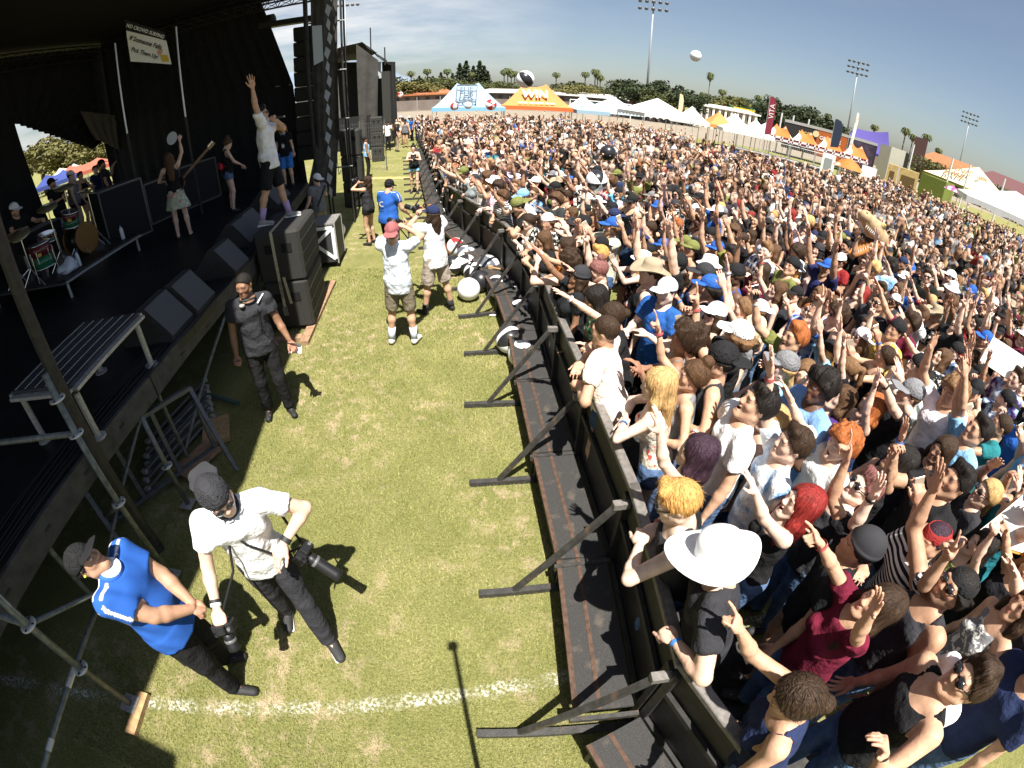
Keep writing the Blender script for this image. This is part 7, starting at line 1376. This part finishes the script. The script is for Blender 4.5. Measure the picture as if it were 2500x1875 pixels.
# blue polo guard
def polo(v, g):
    c = np.zeros((len(v),4)); s = g['s']; fw = np.array(g['T']@V(0,1,0)); up = np.array(g['T']@V(0,0,1))
    for nm, sd in (('L',-1), ('R',1)):
        S_, E_, _ = g['arms'][nm]; nk = np.array(g['U'](sd*.07,0,1.5)); tip = S_+(E_-S_)*.6
        for p, q in ((nk, S_+up*.03), (S_+up*.03, tip)):
            d = q-p; t = ((v-p)@d)/(d@d); perp = v-p-np.clip(t,0,1)[:,None]*d; out_ = (perp@(up+sd*.8*np.array(g['T']@V(1,0,0)))) > .012; m0 = (t > -.1) & (t < 1.1) & (np.linalg.norm(perp, axis=1) < .12*s*1.25) & out_
            for off in (.028,-.042): c[m0 & (np.abs(perp@fw-off) < .0115)] = (.8,.8,.8,1)
    return c
o, g = cast(-2.12,.98,0,72,1.74,dict(R=('ik',(.02,.27,1.06),(1,-.1,-.2),'fist',0),L=('ik',(.0,.3,1.02),(1,-.1,-.2),'fist',0),head=(8,26,0),lean=(-11,0,0),legs=(.12,.02,.13,.12)),S('olive',('blue',),('short','black'),('black',),hat_=('cap','black'),shoes=(.02,.02,.02),paint={'shirt': polo}),'person in a blue polo shirt with white shoulder stripes, arms crossed, looking up',PIT,face='m',bottom='long',fat=1.28,h=.0115)
MB().lathe([(.078,-.03),(.09,-.015),(.082,.02),(.072,.03)], 20, g['U'](0,.01,1.5), Matrix.Rotation(R(-14),3,'X')).build('collar', mat('polo_blue',(.03,.12,.45),.9), o, True); MB().lathe([(.068,-.02),(.07,.03),(.066,.032)], 18, g['U'](0,.02,1.5), Matrix.Rotation(R(-16),3,'X')).build('undershirt', mat('undershirt_white',(.8,.8,.8),.9), o, True)
HM = head_mat(g); MB().lathe([(.006,0),(.009,.008),(.004,.014)], 8, HM@Vector((.084,-.006,.135)), Matrix.Rotation(R(90),3,'Y')).build('ear_plug', mat('plug_yellow',(.75,.75,.05),.6), o); band(o, g, 'R', (.1,.15,.6), .85, .012)
MB().box(Vector(g['U'](.16,-.02,.68)), (.03,.16,.2), bev=.008).build('cargo_pocket', mat('cargo_black',(.016,.015,.014),.9), o)
# grey shirted guard
o, g = cast(-2.86,4.22,0,148,1.84,dict(R=(75,-78,20,-72,'fist',0),L=(60,-74,30,-55,'hold',0),head=(-28,-2,0),legs=(.13,.05,.12,-.03)),S('brown',('charcoal',),('buzz','black'),('black',),shoes=(.015,.015,.015)),'person in a grey uniform shirt with headphones round the neck by the stage',PIT,face='mb',bottom='long')
MB().tube([Vector(g['U'](.085*math.cos(a),.03+.085*math.sin(a),1.49+.02*math.sin(a))) for a in np.linspace(-.9,4.0,14)], .012, 8).build('headphones', BLACKM, o, True); MB().lathe([(.03,-.015),(.034,0),(.03,.015)], 12, g['U'](.07,.1,1.46)).build('ear_cup', ALU, o, True)
MB().beam(g['U'](-.17,.03,1.5), g['U'](-.09,.1,1.44), .012, .03, up=(0,1,1)).build('shoulder_piping', mat('undershirt_white'), o); MB().tube([Vector(g['U'](-.08,.14,1.4)), Vector(g['U'](-.06,.15,1.2)), Vector(g['U'](-.16,.13,1.05))], .005, 5).build('radio_cable', CABK, o)
wp = loc(o, *g['wristL'][0]); tag(MB().grid(lambda u, v: tuple(wp+Vector((-.02+.16*u,-.06+.05*math.sin(v*3),-.12+.13*v))), 4, 4).build('paper_sheet', mat('paper',(.75,.76,.78),.8)), 'crumpled white paper in the hand of the grey shirted guard', 'paper')
# two photographers with backs turned
o, g = cast(-1.6,5.95,0,4,1.84,dict(R=('ik',(.07,.26,1.6),(1,.1,-.4),'hold',(-1,.2,0)),L=('ik',(.03,.32,1.56),(1,.1,-.4),'hold',(-.3,0,1)),head=(8,6,0),lean=(-3,0,0),legs=(.17,.0,.15,.04)),S('tan',('white',),('short','brown'),('khaki',),hat_=('backcap','pink'),shoes=(.6,.58,.55)),'person in a white T-shirt and pink backwards cap shooting with a raised camera',PIT,bottom='shorts',face='m',hem=.8)
[setattr(c, 'color', (.68,.73,.8,1)) for c in o.children if c.name.startswith('shirt')]
for c in o.children:
    if c.name.startswith('cap'): c.color = (.3,.1,.1,1)
    if c.name.startswith('trousers'): c.color = (.2,.17,.12,1); c.name = 'shorts'
for sd in (-1,1): an = g['legs'][sd][2]; kn = g['legs'][sd][1]; MB().tube([Vector(an)-Vector((0,0,.02)), Vector(an)+(Vector(kn)-Vector(an))*.42], .048, 12, r2=.056).build('sock', mat('sock_pale',(.55,.62,.72),.9), o, True)
camera(loc(o,-.06,.36,1.7), eulz(-50,8,0), 'camera raised by the photographer in the pink cap', .17); strap([loc(o,-.02,.36,1.62), loc(o,.14,.3,1.45), loc(o,.16,.1,1.5), loc(o,.1,.36,1.64)], 'loose black strap under the camera of the pink cap photographer'); band(o, g, 'L', (.02,.02,.02), .88, .03, 'watch')
o, g = cast(-1.25,7.0,0,-48,1.78,dict(R=('ik',(.08,.3,1.6),(1,.1,-.4),'hold',(-1,.2,0)),L=('ik',(.02,.36,1.55),(1,.1,-.5),'hold',(-.3,0,1)),head=(4,6,0),lean=(4,0,0),legs=(.2,.1,.2,-.08)),S('tan',('white',),('wavy','dark brown'),('khaki',),hat_=('cap','navy'),shoes=(.02,.02,.02)),'person in a white T-shirt and navy cap with camera beside the pink cap',PIT,bottom='shorts',face='mb',fat=1.08,hem=.8)
for c in o.children:
    if c.name.startswith('trousers'): c.color = (.36,.3,.25,1); c.name = 'shorts'
for sd in (-1,1): an = g['legs'][sd][2]; kn = g['legs'][sd][1]; MB().tube([Vector(an)-Vector((0,0,.02)), Vector(an)+(Vector(kn)-Vector(an))*.25], .05, 12, r2=.052).build('sock', mat('sock_black',(.02,.02,.02),.9), o, True)
MB().box((HMx := head_mat(g))@Vector((.035,.108,.235)), (.06,.012,.05), M=HMx.to_3x3()).build('cap_patch', mat('patch_orange',(.75,.3,.05),.8), o); camera(loc(o,.0,.42,1.66), eulz(-60,6,0), 'camera raised by the photographer in the navy cap', .2); band(o, g, 'L', (.5,.5,.5), .9)
# others along the pit
o, g = cast(-2.6,9.35,0,22,1.76,dict(R=(60,-70,10,-40,'relax',0),head=(0,-14,0),lean=(6,0,0)),S('tan',('blue',),('short','black'),('black',),hat_=('cap','black'),paint={'shirt': polo}),'person in a blue polo shirt seen from behind past the photographers',PIT,bottom='long',fat=1.25)
me = text_mesh('C', .16, .002); me.materials.append(mat('letter_white')); put('back_lettering', me, o, Matrix.Translation((-.02,-.185,1.3))@Matrix.Rotation(R(90),4,'X')@Matrix.Scale(1,4))
for s, z, sz in (('CROWD',1.2,.05),('CONTROL',1.15,.045)): pass
o, g = cast(-3.42,10.6,0,-72,1.64,dict(R=('ik',(.08,.22,1.58),(1,.1,-.4),'hold',(-1,.2,0)),L=('ik',(.05,.25,1.56),(1,.1,-.4),'hold',(-1,.2,0)),head=(0,4,0)),S('tan',('charcoal',),('wavy','dark brown'),('black',)),'person in a dark top and black shorts with camera to the eye',PIT,bottom='hot',fem=True,face='f',top='tank'); camera(loc(o,0,.26,1.53), eulz(-72,4,0), 'camera held to the eye by the person in black shorts', .12); camera(loc(o,.22,.1,.86), eulz(-120,-60,0), 'spare camera hanging at the hip of the person in black shorts', .12)
o, g = cast(-3.5,16.2,0,172,1.68,dict(R=(30,-55,-45,15,'hold',0),L=(30,-55,-45,15,'hold',0),head=(0,-4,0),legs=(.1,.1,.12,-.05)),S('fair',('black',),('bun','black'),('light blue','denim')),'person in a black top and pale denim shorts holding a camera at the chest',PIT,bottom='hot',fem=True,face='f',top='tank'); camera(loc(o,0,.3,1.25), eulz(150,-10,0), 'camera held at the chest by the person in pale denim shorts', .12)
o, g = cast(-4.62,10.55,0,-62,1.78,dict(R=(55,-60,-20,10,'hold',0),L=(70,-75,40,-60,'relax',0),head=(0,8,0)),S('fair',('grey',),('short','black'),('khaki',),hat_=('backcap','white')),'person in a grey T-shirt and white backwards cap beside the road case',PIT,bottom='long',face='m'); camera(loc(o,.15,.38,1.25), eulz(-40,0,0), 'camera held low by the person in the white backwards cap', .1); MB().beam(g['U'](.15,-.13,1.46), g['U'](-.14,-.13,1.02), .04, .01, up=(0,-1,0)).build('strap', CABK, o)
def vest(v, g): c = np.zeros((len(v),4)); c[np.abs((v[:,2]/g['s']-1.2) % .2-.1) < .02] = (.8,.82,.82,1); return c
o, g = cast(-6.2,19.6,0,70,1.74,dict(head=(0,6,0)),S('brown',('light blue',),('short','black'),('black',),hat_=('cap','black'),paint={'shirt': vest}),'person in a bright blue safety vest beside the far speaker stack',PIT,bottom='long',top='tank',fat=1.05)
FP = [(-7.7,28.6,'white','black','cap'),(-7.0,27.9,'black','khaki',None),(-7.5,31.5,'white','denim','bucket'),(-8.2,33,'black','black',None),(-6.9,29.8,'grey','black','cap'),(-7.3,33.5,'blue','black',None),(-8.4,30.4,'black','maroon','cap'),(-7.9,35.5,'light blue','black','cap'),(-6.7,34.5,'white','khaki',None),(-8.7,36.2,'charcoal','denim','bucket')]
for i, (x, y, c, b, h) in enumerate(FP):
    gg, top = proto_geo(10 if i%3 else 17, i%2, 0); build_person(gg, (x,y,0), 180 if i%3 == 0 else 20+40*i, 'person in %s top and %s bottoms at the far pit end, %s' % (c, b, ['front of the group','foremost right','middle of the group','left rear','right side','right rear','left edge','last but one','rear by the barrier','rearmost'][i]), S(['fair','tan','olive'][i%3],(c,),('long' if i%2 else 'short','dark brown'),(b,),hat_=(h,'white' if i%2 else 'black') if h else None), 'people standing at the far end of the pit', ('pr', 10 if i%3 else 17, i%2), 2)
# ---- stage
STG = 'performers and crew on the stage'
o, g = cast(-3.79,6.93,1.667,68,1.86,dict(R=(120,70,110,84,'open',(1,.3,0)),L=('ik',(.05,.17,1.5),(1,.5,-.8),'fist',(0,-1,.2)),head=(0,2,0),lean=(-2,0,0),legs=(.12,.2,.14,-.2)),S('tan',('white',),('short','black'),('black',),glasses=1,shoes=(.28,.27,.25)),'singer in a white T-shirt and black shorts on the subwoofer, one arm raised',STG,bottom='shorts',face='m',hem=.82,sleeve=.62)
for c in o.children:
    if c.name.startswith('trousers'): c.name = 'shorts'
for sd in (-1,1): an = g['legs'][sd][2]; kn = g['legs'][sd][1]; MB().tube([Vector(an)-Vector((0,0,.02)), Vector(an)+(Vector(kn)-Vector(an))*.42], .045, 12, r2=.056).build('sock', mat('sock_lilac',(.42,.3,.5),.9), o, True)
for sd in (0,1): v, f = g['shoes'][sd]; c_ = np.mean(v, 0); MB().box((c_[0],c_[1],.014), (.095,.27,.024), bev=.01).build('sole', mat('sole_white'), o)
wl_ = loc(o, *(np.array(g['wristL'][0])+g['wristL'][1]@V(0,-.03,.06))); dm = (Matrix.Rotation(-R(68),3,'Z')@Vector((-.1,1,.02))).normalized(); mc = empty('microphone', wl_, 0, 'cordless microphone held to the mouth of the singer', 'microphone'); MB().tube([-dm*.06, dm*.16], .014, 10, r2=.018).build('handle', BLACKM, mc, True); MB().lathe([(.005,-.03),(.024,-.02),(.027,0),(.02,.02),(.005,.027)], 12, -dm*.075).build('grille_head', CHR, mc, True); MB().tube([dm*.16, dm*.185], .015, 8).build('tail_cap', ALU, mc)
o, g = cast(-6.45,7.8,DZ,-35,1.68,dict(R=(60,60,-10,82,'hold',0),L=(50,-50,-20,-10,'relax',0),head=(0,0,0),legs=(.13,.02,.13,.0)),S('fair',('black',),('wavy','brown'),('cream','floral')),'person in a pale floral skirt with back turned, one arm up, barefoot',STG,bottom='skirt',fem=True,face='f',top='strap'); 
for c in list(o.children):
    if c.name.startswith('shoe'): bpy.data.objects.remove(c)
    elif c.name.startswith('trousers'): c.name = 'skirt'; c.color = (.4,.45,.32,1)
wp = loc(o, *(np.array(g['wristR'][0])+g['wristR'][1]@V(0,-.04,.1))); tag(MB().lathe([(.002,.004),(.13,.0),(.13,-.004)], 24, wp+Vector((-.14,-.05,-.02)), Matrix.Rotation(R(70),3,'X')).build('paper_plate', mat('plate_white',(.7,.7,.72),.7)), 'white round plate held up beside the floral skirt performer', 'plate')
bg_ = empty('bass_guitar', loc(o,.05,.24,1.02), 0, 'bass guitar slung on the floral skirt performer, neck to the right', 'guitar'); bd = Vector((.55,.35,.5)).normalized(); MB().prism([(-.2,-.16),(-.05,-.19),(.06,-.12),(.16,-.15),(.2,-.03),(.2,.05),(.12,.15),(0,.11),(-.12,.17),(-.22,.1)], .045, Matrix.Rotation(R(65),4,'X')).build('guitar_body', mat('bass_dark',(.05,.02,.015),.3), bg_); MB().beam(bd*.1, bd*.92, .05, .022, up=(0,-1,.4)).build('neck', WOODB, bg_); MB().beam(bd*.92, bd*1.08, .085, .02, up=(0,-1,.4)).build('headstock', mat('headstock_maple',(.5,.36,.18),.4), bg_)
for k in range(4): MB().lathe([(.012,-.02),(.012,.02)], 8, bd*(.95+.035*k)+Vector((0,-.03,.03))).build('tuning_peg', CHR, bg_)
o, g = cast(-6.25,9.45,DZ,48,1.66,dict(R=(40,-60,-30,-30,'relax',0),L=(40,-60,-30,-30,'relax',0),head=(10,-20,0),lean=(6,0,0)),S('fair',('black',),('bun','brown'),('denim','denim'),shoes=(.02,.02,.02)),'person in black top, red waist bag and denim shorts on the stage',STG,bottom='hot',fem=True,face='f',top='tank'); MB().box(g['U'](0,-.16,1.12), (.26,.1,.16), bev=.03).build('waist_bag', mat('bag_red',(.4,.02,.03),.7), o); MB().tube([Vector(g['U'](.15*math.cos(a),.13*math.sin(a)-.01,1.12)) for a in np.linspace(0,6.28,16)], .012, 6).build('bag_belt', mat('bag_red'), o)
o, g = cast(-5.95,11.8,DZ,170,1.68,dict(head=(20,0,0)),S('fair',('black',),('wavy','light brown'),('blue',),glasses=1),'person in a black T-shirt with lanyard and bright blue shorts by the far mast',STG,bottom='shorts',fem=True,face='f'); MB().box(g['U'](0,.13,1.15), (.07,.01,.1)).build('badge', mat('sole_white'), o)
for sd in (-1,1): MB().tube([Vector(g['U'](sd*.06,.06,1.48)), Vector(g['U'](sd*.02,.14,1.2))], .006, 5).build('lanyard', mat('lanyard_blue',(.1,.3,.6),.8), o)
for c in o.children:
    if c.name.startswith('trousers'): c.name = 'shorts'; c.color = (.05,.2,.6,1)
o, g = cast(-8.85,5.75,1.63-.4,85,1.76,dict(R=(35,-35,-20,5,'fist',0),L=(35,-35,-20,5,'fist',0),head=(0,-5,0),lean=(6,0,0),lift=.4,legs=(.2,.4,.2,.4,(0,0,.14),(0,0,.14))),S('tan',('black',),('short','black'),('black',),hat_=('cap','white')),'drummer in a white cap seated behind the kit',STG,bottom='long',face='mb')
stl = empty('drum_stool', (-8.9,5.75,1.63), 0, 'round black stool under the drummer', 'stool'); MB().lathe([(.16,.38),(.17,.42),(.15,.44)], 16).build('seat', SPK, stl, True); MB().tube([(0,0,.02),(0,0,.38)], .02, 8).build('leg', CHR, stl)
for k in range(3): a = k*2.09; MB().tube([(0,0,.1),(.2*math.cos(a),.2*math.sin(a),.01)], .012, 6).build('foot', CHR, stl)
for i, (x, y, az, c, h) in enumerate(((-10.9,9.0,60,'grey','white'),(-11.3,9.7,80,'black',None),(-10.8,10.2,50,'charcoal','black'),(-11.6,10.6,100,'navy',None),(-10.7,8.3,90,'black','black'),(-12.0,11.2,70,'black',None))):
    gg, top = proto_geo([10,11,17][i%3], i%2, 0); build_person(gg, (x,y,DZ), az, 'person in %s top%s behind the drum kit, %s' % (c, (' and %s cap' % h) if h else '', ['nearest the riser','second from the riser','third from the riser','by the brown tarp','at the dark drape','farthest back'][i]), S(['fair','tan','olive'][i%3],(c,),('short','dark brown'),('black',),hat_=('cap',h) if h else None), STG, ('pr', [10,11,17][i%3], i%2), 2)
# ---- toothy dinosaur mask carried above the crowd
def dino():
    t = empty('dinosaur_mask', (6.55,7.35,1.85), R(-facing(6.55,7.35)), 'open mouthed tan dinosaur head costume standing out of the crowd', 'costume'); DM = mat('dino_hide', (.36,.15,.04), .7, noise=.35, nscale=9, bump=.2); DW = mat('dino_pale', (.42,.29,.16), .7, noise=.2, nscale=12)
    g = Field((-.4,-.5,-.5),(.4,.8,.5),.02); g.ell((0,-.1,.12),(.22,.3,.2)).cone((0,.1,.18),(0,.55,.2),.19,.12,k=.08).ell((0,.55,.2),(.13,.12,.1),k=.05); g.ell((0,.45,.0),(.14,.3,.09),k=.03,op='s')
    for s in (-1,1): g.ell((s*.15,.12,.3),(.06,.08,.06),k=.03); g.ell((s*.06,.62,.25),(.025,.03,.03),k=.02,op='s')
    uj = put('upper_jaw', to_mesh('upper_jaw', *g.mesh(), mats=[DW]), t, Matrix.Rotation(R(24),4,'X')); g = Field((-.4,-.6,-.8),(.4,.8,.3),.02); g.cone((0,-.05,-.08),(0,.5,-.2),.2,.13,k=.05,flat=((0,.3,.95),1.4)).ell((0,-.22,-.3),(.2,.2,.4),k=.08); g.ell((0,.35,-.05),(.14,.34,.08),rot('x',-18),k=.03,op='s'); lj = put('lower_jaw', to_mesh('lower_jaw', *g.mesh(), mats=[DM]), t, Matrix.Rotation(R(-10),4,'X'))
    g = Field((-.2,-.2,-.4),(.2,.7,.2),.02); g.cone((0,0,-.08),(0,.4,-.17),.1,.07,k=.03,flat=((0,.3,.95),2)); put('tongue', to_mesh('tongue', *g.mesh(), mats=[mat('dino_tongue',(.2,.02,.04),.5)]), lj); g = Field((-.25,-.2,-.2),(.25,.3,.2),.02); g.ell((0,.02,0),(.15,.12,.12)); put('mouth', to_mesh('mouth', *g.mesh(), mats=[mat('dino_mouth',(.02,.008,.01),.8)]), t)
    TT = mat('tooth_white',(.8,.78,.7),.5)
    for s in (-1,1):
        MB().lathe([(.005,.03),(.03,.02),(.035,0),(.02,-.03)], 12, (s*.19,.13,.32)).build('eye', mat('dino_eye',(.5,.35,.03),.2), uj, True)
        for k in range(8): y = .12+.055*k; x = s*(.165-.008*k); MB().lathe([(.016,0),(.001,-.07)], 6, (x,y,.085)).build('tooth', TT, uj); MB().lathe([(.014,0),(.001,.055)], 6, (x*.95,y-.02,-.02-.02*k)).build('tooth', TT, lj)
dino()
def sign(p, az, tilt, w, h, lab, m, tri=False):
    t = empty('card_sign', p, 0, lab, 'sign', 'card signs held in the crowd'); t.matrix_basis = Matrix.Translation(p)@(Matrix.Rotation(-R(az),4,'Z')@Matrix.Rotation(R(tilt),4,'X')); pl_ = [(-w/2,-h/2),(w/2,-h/2),(w/2,h/2),(-w/2,h/2)] if not tri else [(-w/2,-h/2),(w/2,-h*.1),(-w*.25,h/2)]; MB().prism(pl_, .006).build('card', m, t)
    if tri: MB().prism([(x*1.09+.012,y*1.09) for x, y in pl_], .004, Matrix.Translation((0,0,-.005))).build('orange_border', mat('sign_orange',(.6,.28,.04),.7), t)
CARD = mat('card_white', (.78,.75,.7), .8)
sign((3.45,1.15,1.6), 72, 50, .38, .5, 'white triangular pennant with orange border at the lower right', CARD, True); sign((5.6,3.2,1.8), 65, 55, .5, .35, 'blank white card held up near the right edge', CARD); sign((.72,5.25,1.12), -90, 70, .2, .28, 'white paper held over the rail by the black crop top', CARD)
